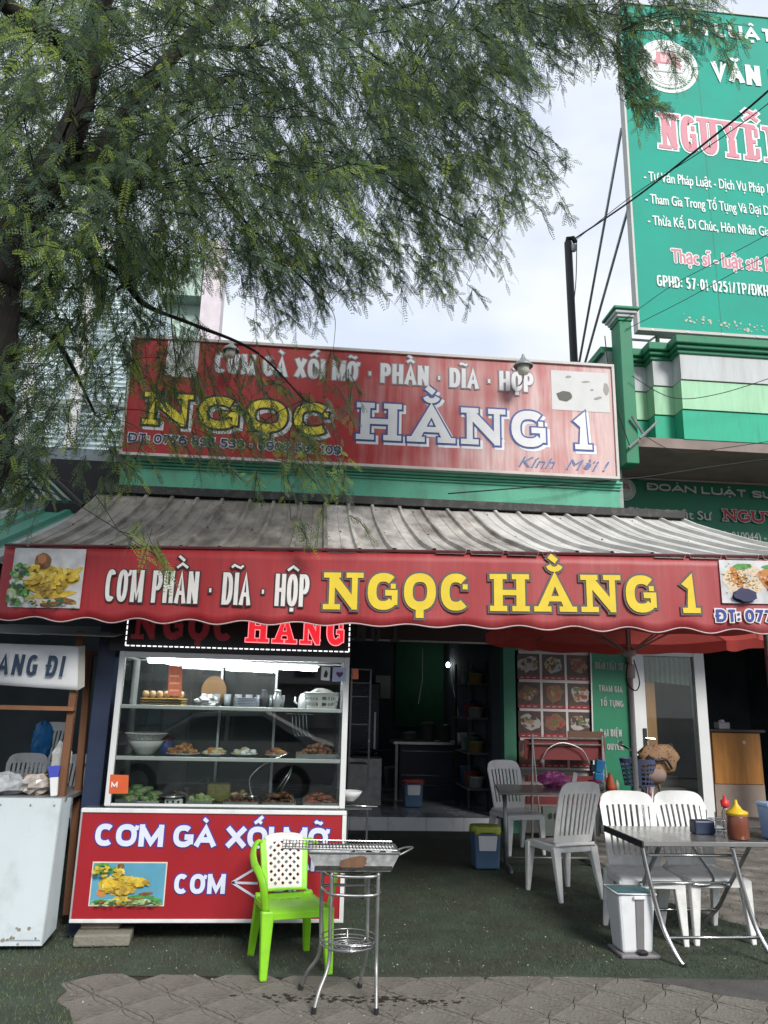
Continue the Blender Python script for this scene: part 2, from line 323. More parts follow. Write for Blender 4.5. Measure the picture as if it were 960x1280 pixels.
def text_layout(s, h, thick, slab, gap, W=1.0):
    """-> list of (strokes in units, half width, closed) with x advancing; base glyph width relative to h"""
    x = 0.0; out = []; wi = []; wn_ = 0
    for ch in s:
        wi += [wn_]*(len(out)-len(wi))
        if ch == ' ': x += .16*h+.2*h*W; wn_ += 1; continue
        bar = ch in 'Đđ'
        d = unicodedata.normalize('NFD', 'D' if bar else ch); base = d[0].upper(); marks = d[1:]
        if base not in G: continue
        wr, st = G[base]
        wd = wr*h*.62*W; hh = h-thick
        x0 = x+thick/2+(thick*.45 if slab and base in SERIF else 0)
        f = lambda p: (x0+p[0]*wd, thick/2+p[1]*hh)
        for k, q in enumerate(st):
            cl = len(q) > 5 and abs(q[0][0]-q[-1][0]) < 1e-6 and abs(q[0][1]-q[-1][1]) < 1e-6
            pp = [f(p) for p in q]; tw = thick/2
            if base in '.:!' and len(q) == 2 and abs(q[0][1]-q[1][1]) < .1: pp = [(pp[0][0], pp[0][1]-thick*.35), (pp[1][0], pp[1][1]+thick*.35)]
            elif not cl:   # stroke ends reach the cap box
                for e, o2 in ((0, 1), (-1, -2)):
                    if q[e][1] in (0, 1): 
                        a = Vector(pp[e]); b = (a-Vector(pp[o2])); 
                        if b.length > 0 and abs(b.normalized().y) > .5 and not (base == 'N' and k == 1): pp[e] = tuple(a+b.normalized()*thick*(.5 if abs(b.normalized().y) > .97 else .3))
            if slab and len(q) == 2 and abs(q[0][1]-q[1][1]) < .01: tw *= .62
            if slab and ((base == 'N' and k != 1) or (base == 'G' and k == 1)): tw *= .66
            out.append((pp, tw, cl))
        if bar: out.append(([(x0-thick*.9, h*.5), (x0+wd*.42, h*.5)], thick*.32, False))
        if slab:
            sh = thick*.3
            for (a, b) in SERIF.get(base, []):
                c = f((a, b)); yy = sh if b == 0 else h-sh; out.append(([(c[0]-thick*.98, yy), (c[0]+thick*.98, yy)], sh, False))
            for (a, b, dd) in TICK.get(base, []):
                c = f((a, b)); yy = c[1]-math.copysign(thick/2, -dd)*0; out.append(([(c[0], yy-.02*h), (c[0], yy+dd*h*.26)], thick*.28, False))
        cx = x0+wd/2; mt = thick*.3; yb = h*1.07+mt
        for mk in marks:
            if mk == '\u0302': out.append(([(cx-.17*h, yb), (cx, yb+.13*h), (cx+.17*h, yb)], mt, False)); 
            elif mk == '\u0306': out.append((arc(cx, yb+.13*h, .16*h, .13*h, 190, 350, 6), mt, False))
            elif mk == '\u0300': 
                y2 = yb+(.2*h if any(m in marks for m in '\u0302\u0306') else 0); out.append(([(cx-.13*h, y2+.17*h), (cx+.06*h, y2+.02*h)], mt*1.1, False))
            elif mk == '\u0301':
                y2 = yb+(.17*h if any(m in marks for m in '\u0302\u0306') else 0); o2 = .1*h if y2 > yb else 0
                out.append(([(cx+.12*h+o2, y2+.15*h), (cx-.06*h+o2, y2)], mt*1.1, False))
            elif mk == '\u0303':
                y2 = yb+(.2*h if '\u0302' in marks else .05*h); out.append(([(cx-.18*h, y2), (cx-.1*h, y2+.08*h), (cx, y2+.03*h), (cx+.1*h, y2-.01*h), (cx+.18*h, y2+.07*h)], mt*.9, False))
            elif mk == '\u0323': out.append(([(cx, -.10*h-thick*.45), (cx, -.10*h+thick*.45)], thick*.45, False))
            elif mk == '\u031b':
                a = f((1, .92)); out.append(([(a[0]-.02*h, a[1]-.06*h), (a[0]+.10*h, a[1]), (a[0]+.12*h, a[1]+.13*h)], thick*.36, False))
        x = x0+wd+thick/2+gap*h+(thick*.45 if slab and base in SERIF else 0)+(.06*h if '\u031b' in marks else 0)
    wi += [wn_]*(len(out)-len(wi))
    return [o_+(w_,) for o_, w_ in zip(out, wi)], x-gap*h
def letter(parent, P, s, xl, yl, xr, yr, ytop, mat, thick=.17, slab=False, outline=None, og=.035, d=.004, gap=.07, name='lettering', slant=0.0, xtop=None, shadow=None):
    u0, v0 = P.uv(xl, yl); u1, v1 = P.uv(xr, yr); _, vt = P.uv(xtop if xtop is not None else xl, ytop)
    h = vt-v0; th = thick*h
    for _ in range(6):
        _, wa = text_layout(s, h, th, slab, gap, 0.0); _, wb2 = text_layout(s, h, th, slab, gap, 1.0); W = ((u1-u0)-wa)/max(wb2-wa, 1e-6)
        if W > .34: break
        th *= .86; gap *= .86
    W = max(W, .2); st, wtot = text_layout(s, h, th, slab, gap, W)
    k = (u1-u0)/wtot; sl = (v1-v0)/(u1-u0)
    def X(p):
        u = p[0]*k+slant*p[1]; return (u0+u, v0+p[1]+sl*u)
    def lay(g, dd, nm, m, dx=0, dy=0):
        for w_ in sorted({q[3] for q in st}):      # each word its own piece
            mb = MB()
            for i, (q, hw, cl, ww) in enumerate(st):
                if ww != w_: continue
                pts = [(a+dx, b+dy) for a, b in map(X, q)]
                strip(mb, pts, hw*min(1.0, .35+.65*k) if k < 1 else hw, g, P, dd+i*.00006, cl)
            last = mb.build(nm, m, parent)
        return last
    if shadow: lay(og*h, d-.0025, name+'_shadow', shadow, og*h*1.3, -og*h*1.3)
    if outline: lay(og*h, d, name+'_outline', outline)
    return lay(0, d+.006, name, mat)

def typed(parent, P, s, xl, yl, xr, yr, ytop, mat, bold=.02, d=.004, outline=None, og=.05, shear=0.0, name='lettering'):
    """upper and lower case text from the built-in face, thickened by laying shifted copies a hair apart"""
    c = bpy.data.curves.new('t', 'FONT'); c.body = s; c.shear = shear; c.resolution_u = 3
    o = bpy.data.objects.new('t', c); COL.objects.link(o); bpy.context.view_layer.update()
    me = bpy.data.meshes.new_from_object(o.evaluated_get(bpy.context.evaluated_depsgraph_get()))
    V = [v.co.copy() for v in me.vertices]; F = [tuple(p.vertices) for p in me.polygons]
    bpy.data.objects.remove(o); bpy.data.curves.remove(c); bpy.data.meshes.remove(me)
    u0, v0 = P.uv(xl, yl); u1, v1 = P.uv(xr, yr); _, vt = P.uv(xl, ytop); h = vt-v0
    x0 = min(v.x for v in V); x1 = max(v.x for v in V); k = (u1-u0)/(x1-x0); kh = h/.70; sl = (v1-v0)/(u1-u0)
    def lay(sh, dd, nm, m):
        mb = MB()
        for i, (a, b) in enumerate(sh):
            mb.add([P.w(u0+(v.x-x0)*k+a*h, v0+v.y*kh+b*h+sl*(v.x-x0)*k, dd+i*.0002) for v in V], F)
        return mb.build(nm, m, parent)
    if outline: lay([(og*math.cos(R_(q)), og*math.sin(R_(q))) for q in range(0, 360, 45)], d, name+'_outline', outline)
    return lay([(0, 0), (bold, 0), (-bold, 0), (0, bold*.7), (0, -bold*.7)], d+.003, name, mat)

def quad_on(parent, P, name, px, mat, d=.004, th=.003):
    """panel on plane P through four photograph corners (bl, br, tr, tl)"""
    mb = MB(); q = [P.w(*P.uv(*p), d) for p in px]; mb.extr(q, -P.n*th); return mb.build(name, mat, parent)
def rect_on(parent, P, name, u0, u1, v0, v1, mat, d=.004, th=.003):
    mb = MB(); mb.extr([P.w(a, b, d) for a, b in ((u0, v0), (u1, v0), (u1, v1), (u0, v1))], -P.n*th); return mb.build(name, mat, parent)
def prints(mb, P, u0, v0, u1, v1, items, d, step=.0002, amp=.06):
    """flat printed shapes: items (cu, cv, ru, rv, rot, material index) in the unit rectangle"""
    for i, (cu, cv, ru, rv, rot, mi) in enumerate(items):
        n = 14; q = []
        for j in range(n):
            a = 2*math.pi*j/n; r = 1+rng.uniform(-amp, amp)*2; x = ru*math.cos(a)*r; y = rv*math.sin(a)*r
            X = cu+x*math.cos(rot)-y*math.sin(rot); Y = cv+x*math.sin(rot)+y*math.cos(rot)
            X = min(max(X, 0), 1); Y = min(max(Y, 0), 1)
            q.append(P.w(u0+(u1-u0)*X, v0+(v1-v0)*Y, d+i*step))
        mb.mat(mi).add(q, [tuple(range(n))])
    mb.mat(0)
# ------------------------------------------------------------ palette
concrete = M('paving concrete', (.235, .217, .192), .85, var=.4, scale=5, bump=.6, bscale=45, dirt=.85, dcol=(.075, .066, .053), dscale=3.2, dlo=.38, dhi=.68)
groutm = M('dark joint dirt', (.030, .026, .020), .95, var=.3, scale=20)
soil = M('street soil and asphalt', (.12, .115, .105), .95, var=.25, scale=2, bump=.4, bscale=30)
turfbase = M('turf backing', (.048, .066, .046), .95, var=.35, scale=3.5, bump=.5, bscale=180, dirt=.85, dcol=(.055, .05, .036), dscale=1.6, dlo=.45, dhi=.65)
blade1 = M('turf blade dark', (.046, .076, .042), .8, var=.3, scale=3); blade2 = M('turf blade mid', (.070, .105, .056), .8, var=.3, scale=3)
blade3 = M('turf blade dusty', (.11, .13, .08), .85, var=.2)
litterm = M('dry leaf litter', (.42, .40, .30), .9, var=.35, scale=40); litterd = M('brown leaf litter', (.14, .09, .045), .9, var=.35, scale=40)
white_paint = M('white paint', (.72, .73, .73), .45, var=.06, scale=9, dirt=.35, dcol=(.3, .29, .26), dscale=5)
green_wall = M('sea green wall paint', (.13, .43, .30), .8, var=.12, scale=5, bump=.15, dirt=.6, dcol=(.10, .16, .12), dscale=4, stretch=(1, 1, .35))
green_deep = M('deep green trim', (.02, .20, .10), .6, var=.12, dirt=.4, dcol=(.03, .09, .05), dscale=5)
green_mid = M('bright green render', (.03, .42, .26), .7, var=.10, dirt=.6, dcol=(.05, .20, .13), dscale=6, stretch=(3, 3, .4))
green_pale = M('pale green render', (.36, .64, .42), .7, var=.08, dirt=.45, dcol=(.2, .35, .2), dscale=4, stretch=(3, 3, .4))
grey_rend = M('off white render', (.54, .57, .58), .8, var=.10, dirt=.7, dcol=(.33, .35, .34), dscale=3, stretch=(3, 3, .4))
old_wall = M('weathered side wall', (.36, .40, .38), .9, var=.2, bump=.3, dirt=.8, dcol=(.10, .12, .10), dscale=3)
soffit_m = M('brown stained soffit', (.27, .22, .20), .9, var=.2, dirt=.6, dcol=(.06, .05, .045))
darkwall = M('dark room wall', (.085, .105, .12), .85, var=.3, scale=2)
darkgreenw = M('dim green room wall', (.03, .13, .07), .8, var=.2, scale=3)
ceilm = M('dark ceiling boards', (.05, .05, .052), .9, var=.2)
tile_floor = M('grey floor tile', (.30, .33, .37), .25, var=.12, scale=4, dirt=.4, dcol=(.08, .08, .08))
tile_riser = M('white step tile', (.68, .70, .72), .3, var=.1, dirt=.5, dcol=(.22, .22, .2), dscale=6)
tin_grey = M('galvanised awning sheet', (.68, .67, .64), .5, .1, var=.14, scale=3, dirt=.45, dcol=(.10, .085, .065), dscale=2.6, stretch=(1.6, .35, 1), dlo=.40, dhi=.72)
tin_old = M('mossy awning sheet', (.30, .275, .24), .75, .0, var=.3, scale=4, dirt=.9, dcol=(.055, .048, .036), dscale=3.2, stretch=(1.6, .4, 1), dlo=.36, dhi=.68)
tin_mid = M('stained awning sheet', (.56, .53, .49), .6, .05, var=.2, scale=3, dirt=.9, dcol=(.075, .063, .05), dscale=2.8, stretch=(1.6, .35, 1), dlo=.38, dhi=.7)
gutter_m = M('black gutter strip', (.035, .035, .035), .7, var=.3, dirt=.5, dcol=(.2, .2, .18), dscale=9)
tin_green = M('green painted sheet', (.025, .19, .13), .5, var=.2, dirt=.7, dcol=(.08, .13, .10), dscale=4)
tin_blue = M('pale blue corrugated sheet', (.58, .70, .74), .45, .15, var=.12, scale=2, dirt=.6, dcol=(.16, .22, .23), dscale=3)
steel = M('brushed steel', (.42, .43, .44), .3, .9, var=.1, scale=12)
chrome = M('chromed tube', (.6, .6, .6), .2, 1.0, var=.05)
steel_dull = M('dull galvanised steel', (.33, .33, .33), .45, .8, var=.25, scale=9, dirt=.5, dcol=(.12, .1, .08))
black_m = M('black plastic', (.012, .012, .014), .5, var=.1)
black_led = M('black sign face', (.008, .008, .01), .35, var=.1)
navy = M('navy laminate', (.022, .035, .075), .4, var=.12)
wood_br = M('old brown timber', (.17, .075, .035), .7, var=.3, scale=3, stretch=(8, 8, 1), bump=.2)
wood_cab = M('varnished cabinet wood', (.40, .17, .035), .4, var=.2, scale=3, stretch=(6, 6, 1))
wood_door = M('orange door leaf', (.52, .25, .10), .5, var=.12, scale=2, stretch=(6, 6, 1))
alu = M('white aluminium', (.66, .68, .68), .35, var=.04, dirt=.2, dcol=(.4, .4, .4))
glass = glass_mat('window glass', (.93, .96, .95), 1.0, .03)
glass_case = glass_mat('display case glass', (.94, .97, .95), 1.0, .03, .0)
rubber = M('black rubber', (.015, .015, .015), .8)
hubgrey = M('grey print', (.45, .45, .46), .6)

# ------------------------------------------------------------ ground
mb = MB(); mb.add([(-200, -150, -.045), (200, -150, -.045), (200, 300, -.045), (-200, 300, -.045)], [(0, 1, 2, 3)])
struct('ground', mb, soil)
mb = MB(); mb.box(-6.0, 8.5, 2.2, 11.2, -.04, -.014)
pav = struct('pavement', mb, groutm)
# diagonal 30 cm paving slabs, each pressed with four petals: centre and petals stand apart by a dirty groove
def slab_mesh():
    mb = MB(); s = .2895/2; n = 6; sag = .044; g = .0024
    def arcp(k, off):
        pts = []
        for i in range(n+1):
            t = i/n; x = -s+2*s*t; y = -s+(4*sag*t*(1-t))+off
            a = k*math.pi/2; pts.append((x*math.cos(a)-y*math.sin(a), x*math.sin(a)+y*math.cos(a)))
        return pts
    cen = []
    for k in range(4):
        q = arcp(k, g)
        cen += [(p[0]*.985, p[1]*.985) for p in q[:-1]]
    mb.extr([(x, y, 0) for x, y in cen][::1], (0, 0, -.012))
    for k in range(4):
        q = arcp(k, -g)
        q = q[1:-1]; a = k*math.pi/2
        e = [(-s*.985, -s), (s*.985, -s)]; e = [(x*math.cos(a)-y*math.sin(a), x*math.sin(a)+y*math.cos(a)) for x, y in e]
        mb.extr([(x, y, -.0005) for x, y in [e[0]]+[e[1]]+q[::-1]], (0, 0, -.0115))
    return mb
base_slab = None; ang = math.atan2(.22, .24); e1 = Vector((.2121, .2121, 0)); e2 = Vector((.2121, -.2121, 0)); o0 = Vector((1.38, 5.07, 0))
far_slabs = MB(); nsl = 0
sm = slab_mesh()
cells = []
for i in range(-40, 40):
    for j in range(-40, 40):
        c = o0+e1*(i+.5)+e2*(j+.5)
        if -1.75 < c.x < 4.7 and 4.15 < c.y < 5.42: cells.append((0, c, i, j))
        elif 3.0 < c.x < 7.5 and 5.42 <= c.y < 10.9: cells.append((1, c, i, j))
for k, c, i, j in cells:
    rz = math.pi/4; dz = rng.uniform(-.002, .0015)
    if k == 0 and nsl < 295:
        if base_slab is None: ob = sm.build('paving_slab', concrete, pav); base_slab = ob
        else: ob = base_slab.copy(); COL.objects.link(ob)
        ob.location = (c.x, c.y, dz); ob.rotation_euler = (rng.uniform(-.006, .006), rng.uniform(-.006, .006), rz); nsl += 1
    else:
        cs, sn = math.cos(rz), math.sin(rz)
        far_slabs.add([(c.x+x*cs-y*sn, c.y+x*sn+y*cs, z+dz) for x, y, z in sm.v], sm.f)
o = far_slabs.build('paving_field', concrete, pav); o['kind'] = 'stuff'

# turf carpet
tp = [(-4.5, 10.9), (-4.5, 3.9), (-1.12, 3.9), (-1.10, 4.45), (-1.16, 4.65), (-1.22, 4.8), (-1.34, 4.95), (-1.33, 5.1), (-1.40, 5.25), (-1.2, 5.4), (-.4, 5.36), (.6, 5.31), (1.6, 5.30), (2.2, 5.25), (2.9, 5.2), (3.6, 5.16), (4.6, 5.1),
      (4.6, 5.75), (3.9, 6.0), (3.45, 6.5), (3.2, 7.2), (3.25, 8.5), (3.3, 10.9)]
_t = []
for i_, (a_, b_) in enumerate(zip(tp, tp[1:]+tp[:1])):
    L_ = math.hypot(b_[0]-a_[0], b_[1]-a_[1]); m_ = max(1, int(L_/.06)) if max(a_[1], b_[1]) < 6.3 and L_ < 2.3 and a_[0] > -4 else 1
    for j_ in range(m_): _t.append((a_[0]+(b_[0]-a_[0])*j_/m_+(rng.gauss(0, .004) if m_ > 1 else 0), a_[1]+(b_[1]-a_[1])*j_/m_+(rng.gauss(0, .003) if m_ > 1 else 0)))
tp = _t
mb = MB(); mb.add([(x, y, .008) for x, y in tp]+[(x, y, -.01) for x, y in tp], [tuple(range(len(tp)))[::-1]]+[(i, (i+1) % len(tp), len(tp)+(i+1) % len(tp), len(tp)+i) for i in range(len(tp))])
turf = struct('turf_carpet', mb, turfbase)
def inside(x, y, poly):
    c = False; j = len(poly)-1
    for i in range(len(poly)):
        if (poly[i][1] > y) != (poly[j][1] > y) and x < (poly[j][0]-poly[i][0])*(y-poly[i][1])/(poly[j][1]-poly[i][1])+poly[i][0]: c = not c
        j = i
    return c
def scatter_tris(name, n, xr, yr, poly, mats, w, h, z0, pick, flat=False, par=None, dens=None, label=None):
    vs = []; mi = []
    for k in range(n):
        x = rng.uniform(*xr); y = yr[0]+(yr[1]-yr[0])*rng.random()**1.5
        if poly and not inside(x, y, poly): continue
        if dens and rng.random() > dens(x, y): continue
        a = rng.uniform(0, 6.283); ww = w*rng.uniform(.6, 1.4); hh = h*rng.uniform(.5, 1.3); dx, dy = math.cos(a)*ww, math.sin(a)*ww
        if flat:
            vs += [(x-dx, y-dy, z0+rng.uniform(0, .002)), (x+dx, y+dy, z0+rng.uniform(0, .003)), (x-dy*.5*rng.uniform(.6, 1.6), y+dx*.5*rng.uniform(.6, 1.6), z0+.002+rng.uniform(0, .006))]
        else:
            lx, ly = rng.gauss(0, hh*.5), rng.gauss(0, hh*.5)
            vs += [(x-dx, y-dy, z0), (x+dx, y+dy, z0), (x+lx, y+ly, z0+hh)]
        mi.append(pick(x, y))
    me = bpy.data.meshes.new(name); m = len(vs)//3; me.vertices.add(len(vs)); me.vertices.foreach_set('co', [c for v in vs for c in v])
    me.loops.add(len(vs)); me.loops.foreach_set('vertex_index', list(range(len(vs)))); me.polygons.add(m); me.polygons.foreach_set('loop_start', [3*i for i in range(m)])
    for q in mats: me.materials.append(q)
    me.polygons.foreach_set('material_index', mi); me.update()
    o = bpy.data.objects.new(name, me); COL.objects.link(o); o['kind'] = 'stuff'
    if par: o.parent = par
    if label: o['label'] = label
    return o
scatter_tris('grass', 90000, (-3.2, 4.5), (3.95, 8.6), tp, [blade1, blade2, blade3, M('turf blade fresh', (.085, .14, .045), .8, var=.3, scale=3)], .0028, .017, .007,
             lambda x, y: rng.choice([1, 3, 3, 2]) if x < -1.3 and y < 5.7 or x < -1.05 and y < 5.2 else (1 if rng.random() < .8 else 2) if x < -1.15 or (y < 5.9 and x > 3.1 and rng.random() < .7) else rng.choice([0, 0, 0, 0, 1, 2] if y < 6 else [0, 0, 0, 0, 0, 1]), label='worn dark green turf pile on the terrace')
tag(bpy.data.objects['grass'], cat='grass')
scatter_tris('leaf_litter', 3200, (-1.8, 4.6), (4.1, 5.7), None, [litterm, litterd], .006, .01, .004, lambda x, y: 0 if rng.random() < .35 else 1, flat=True,
             dens=lambda x, y: (1.0 if abs(y-5.3) < .07 else 0)+(.9 if x < -1.1 and y < 5.1 else 0)+(.8 if abs(x-.45) < .35 and abs(y-4.85) < .14 else 0)+.13, label='tiny dry leaflets and crumbs strewn along the carpet edge')
tag(bpy.data.objects['leaf_litter'], cat='leaf litter')
scatter_tris('leaf_litter', 330, (-3, 3.2), (5.4, 8), None, [litterm], .006, .01, .022, lambda x, y: 0, flat=True, label='pale leaflets fallen on the turf in front of the counters')
tag(bpy.data.objects['leaf_litter.001'], cat='leaf litter')

mb = MB(); q_ = [at(*p_, z=.003) for p_ in ((800, 1225), (850, 1232), (900, 1243), (960, 1252), (990, 1249), (990, 1214), (880, 1219), (830, 1222))]
mb.extr(q_[::-1], (0, 0, -.004)); mb.build('concrete_patch', M('dark concrete patch', (.085, .08, .075), .9, var=.3, scale=6, bump=.4, dirt=.5, dcol=(.04, .04, .035)), pav, label='dark rough concrete patch at the corner of the carpet')
# damp charcoal stain under the grill and the darker concrete beside the carpet
stainm = M('burnt charcoal stain', (.03, .024, .018), .9, var=.3)
mb = MB()
for k in range(150):
    a = rng.gauss(0, .30); x = .42+a; y = 4.93-.10*a+rng.gauss(0, .035)
    n = 9; r = rng.uniform(.003, .016)*(1.5 if k < 14 else 1); q = [(x+r*rng.uniform(.8, 1.7)*math.cos(6.283*i/n), y+r*rng.uniform(.5, 1.1)*math.sin(6.283*i/n), .0022+k*.00002) for i in range(n)]
    mb.add(q, [tuple(range(n))])
o = mb.build('charcoal_stain', stainm, pav); o['kind'] = 'stuff'

# ------------------------------------------------------------ restaurant building
SB = thing('restaurant_building', 'single storey restaurant with sea green parapet, tin awning roof and dark open front', 'building', (.6, 11, 0))
def part(name, mat, x0, x1, y0, y1, z0, z1, par, **k): mb = MB(); mb.box(x0, x1, y0, y1, z0, z1); return mb.build(name, mat, par, **k)
pw = part('wall', green_wall, -2.08, 3.3, 7.9, 8.15, 3.5, 5.32, SB)
for i, (z, dz, dy) in enumerate([(4.048, .03, .05), (4.015, .026, .035), (3.985, .022, .02)]):
    part('cornice', green_wall, -2.1, 3.32, 7.9-dy, 7.899, z, z+dz, pw, bevel=.012, seg=2)
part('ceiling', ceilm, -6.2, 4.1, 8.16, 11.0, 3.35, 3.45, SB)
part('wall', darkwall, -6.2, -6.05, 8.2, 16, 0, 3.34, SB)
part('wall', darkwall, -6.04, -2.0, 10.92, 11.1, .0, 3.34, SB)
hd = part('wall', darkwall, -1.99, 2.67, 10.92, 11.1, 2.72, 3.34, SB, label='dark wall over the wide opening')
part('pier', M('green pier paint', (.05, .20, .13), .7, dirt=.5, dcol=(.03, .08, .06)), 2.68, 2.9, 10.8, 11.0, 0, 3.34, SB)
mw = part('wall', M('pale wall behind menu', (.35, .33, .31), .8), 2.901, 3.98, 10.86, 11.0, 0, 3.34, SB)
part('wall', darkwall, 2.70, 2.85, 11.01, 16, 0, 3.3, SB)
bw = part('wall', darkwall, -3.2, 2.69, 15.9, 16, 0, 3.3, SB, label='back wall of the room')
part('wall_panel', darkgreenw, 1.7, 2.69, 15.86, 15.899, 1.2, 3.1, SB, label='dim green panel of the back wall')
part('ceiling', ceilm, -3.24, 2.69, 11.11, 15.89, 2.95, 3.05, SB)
fl = part('floor', groutm, -2.0, 2.67, 10.97, 15.89, -.02, .160, SB)
for i in range(9):
    for j in range(8):
        if i == 0: continue
        part('floor_tile', tile_floor, -1.98+i*.516, -1.98+i*.516+.51, 10.975+j*.516, 10.975+j*.516+.51, .1605, .17, fl)
for i in range(9): part('step_tile', tile_riser, -1.98+i*.516, -1.98+i*.516+.511, 10.958, 10.9695, .0, .168, fl)
mb = MB()
for k in range(5): mb.box(.7+k*.0, 2.6, 11.05, 11.09, 0, 0)
# sign board over the opening, dim maroon
ib = thing('inner_signboard', 'dim maroon board with pale worn lettering hung above the dark open shopfront', 'signboard', (1.5, 10.88, 2.6))
P = Plane((0, 10.86, 0), (1, 0, 0))
bd = part('board', M('dim maroon board', (.045, .018, .016), .6), .2, 2.55, 10.87, 10.905, 2.5, 3.25, ib)
part('frame', steel_dull, .2, 2.55, 10.855, 10.869, 2.5, 2.525, ib)
letter(ib, P, 'HẰNG 1', 400, 800, 500, 803, 765, M('grey worn letter', (.09, .08, .075), .7), slab=True, d=.002)
# corrugated sheet edge and black gutter between parapet and awning
mb = MB()
def edge_sheet(s, t): x = -2.1+s*5.95; return (x, 7.62+t*.27, 3.712+.010*math.sin(x*60)+t*.03)
mb.grid(edge_sheet, 300, 2)
mb.build('flashing', M('dull green sheet edge', (.07, .17, .12), .6, dirt=.6, dcol=(.04, .05, .04)), SB, smooth=True, solid=.004)
mb = MB(); mb.box(-2.15, 3.85, 7.55, 7.72, 3.62, 3.70); mb.build('gutter', gutter_m, SB)
# terrace posts carrying the awning
for x in (-2.9, 3.62):
    mb = MB(); mb.tube([(x, 5.9, 0), (x, 5.9, 2.62)], .03, 10); mb.build('post', steel_dull, SB, smooth=True)
# awning roof: ribbed sheets, each its own piece
AW0, AW1 = Vector((-2.22, 5.615, 2.675)), Vector((3.9, 4.91, 2.69))
def awn(x, t, lift=0.0):     # x along the shop, t = 0 at the ridge, 1 at the fascia
    fy = AW0.y+(AW1.y-AW0.y)*(x-AW0.x)/(AW1.x-AW0.x)
    fz = AW0.z+(AW1.z-AW0.z)*(x-AW0.x)/(AW1.x-AW0.x)
    y = 7.6+(fy-7.6)*t; z = 3.60+(fz-3.60)*(t**.93) - .05*math.sin(math.pi*t)
    return Vector((x, y, z+lift))
na = 8; xs0, xs1 = -2.2, 3.86
for i in range(na):
    a = xs0+(xs1-xs0)*i/na; b = xs0+(xs1-xs0)*(i+1)/na+.012
    prof = []; m = 3; pw_ = (b-a)/m
    for k in range(m):
        s = a+k*pw_+(rng.uniform(-.018, .018) if k else 0)
        prof += [(s, 0), (s+pw_*.42, 0), (s+pw_*.44, .006), (s+pw_*.46, 0), (s+pw_*.80, 0), (s+pw_*.84, .032), (s+pw_*.93, .032), (s+pw_*.97, 0)]
    prof.append((b, 0)); mb = MB(); nt = 10; lift = .003*(i % 2)
    skew = lambda x, t: x + (-.02 if True else 0)*t
    vs = []; e_ = rng.uniform(-.008, .012); ph = rng.uniform(0, 6)
    for j in range(nt+1):
        for (x, h) in prof:
            q = awn(x, j/nt*(1+e_), h+lift+.005*math.sin(j*1.1+ph+x*3)); vs.append(q)
    n = len(prof); mb.add(vs, [(j*n+k, j*n+k+1, (j+1)*n+k+1, (j+1)*n+k) for j in range(nt) for k in range(n-1)])
    mt = tin_old if i < 3 else (tin_mid if i < 5 else tin_grey)
    for j in range(3):
        for k in range(2):
            sc_p = awn(a+.12+.38*k, (.06, .5, .94)[j], lift+.004); q_ = MB(); q_.lathe([(.009, 0), (.009, .006), (.004, .010)], sc_p, 6, capb=False); q_.build('screw', MC['rust cap'] if 'rust cap' in MC else M('rust cap', (.13, .07, .04), .8), SB)
    mb.build('roof_sheet', mt, SB, solid=.0018)
# purlins and rafters below the sheets
for t in (.08, .35, .65, .96):
    mb = MB(); mb.tube([awn(xs0, t, -.035), awn(xs1, t, -.035)], .02, 6); mb.build('purlin', steel_dull, SB)
for i in range(5):
    x = xs0+.1+i*(xs1-xs0-.2)/4; mb = MB(); mb.tube([awn(x, .02, -.075), awn(x, .5, -.085), awn(x, .98, -.07)], .022, 6); mb.build('rafter', steel_dull, SB)

# ------------------------------------------------------------ fascia banner
FB = thing('awning_banner', 'long red scalloped awning banner with white and yellow dish lettering hung along the roof edge', 'banner', (.6, 5.3, 2.2))
fred = faded_red('banner red vinyl', (.34, .022, .028), (.40, .11, .11), -3.0, 3.0, 2.2, 0, -.1)
fu = (AW1-AW0); fu.z = 0; FL = fu.length; fu.normalize()
PF = Plane((AW0.x, AW0.y, 0), fu)
def fas(u, v, d=0.0):
    x = u/FL
    bot = 2.165+.02*x+(.014+.004*math.sin(u*1.7))*math.cos(u*2*math.pi/.37+1.3+.5*math.sin(u*1.1)); top = 2.675+.015*x
    z = bot+(top-bot)*v
    return PF.w(u, z, d+.006*math.sin(u*7)*(1-v)+.008*math.sin(u*17)*(1-v)**3)
mb = MB(); mb.grid(lambda a, b: fas(a*FL, b), 260, 8); cl = mb.build('cloth', fred, FB, smooth=True, solid=.002)
mb = MB(); mb.tube([fas(u*FL/240, 0, .003) for u in range(241)], .0045, 5); mb.build('hem', M('pale hem tape', (.55, .42, .42), .7), FB)
mb = MB(); mb.tube([PF.w(0, 2.688, .004), PF.w(FL, 2.703, .004)], .012, 6); mb.build('rail', M('dark red rail', (.10, .02, .025), .5, dirt=.5), FB)
part_w = M('white print', (.74, .72, .70), .55, var=.06, scale=20, dirt=.3, dcol=(.5, .4, .4)); yel = M('yellow print', (.74, .55, .03), .55, var=.08, scale=10, dirt=.25, dcol=(.5, .3, .02))
darkp = M('dark outline print', (.04, .03, .03), .6); bluep = M('blue print', (.03, .05, .28), .5)
letter(FB, PF, 'CƠM PHẦN - DĨA - HỘP', 131, 752, 386, 759, 712, part_w, thick=.2, outline=darkp, og=.04, d=.012)
letter(FB, PF, 'NGỌC HẰNG 1', 404, 762, 879, 767, 716, yel, thick=.235, slab=True, outline=M('grey outline print', (.12, .09, .085), .6), og=.06, d=.012, gap=.13)
letter(FB, PF, 'ĐT: 0776 835 530', 895, 777, 1060, 779, 762, bluep, thick=.2, outline=part_w, og=.12, d=.012)
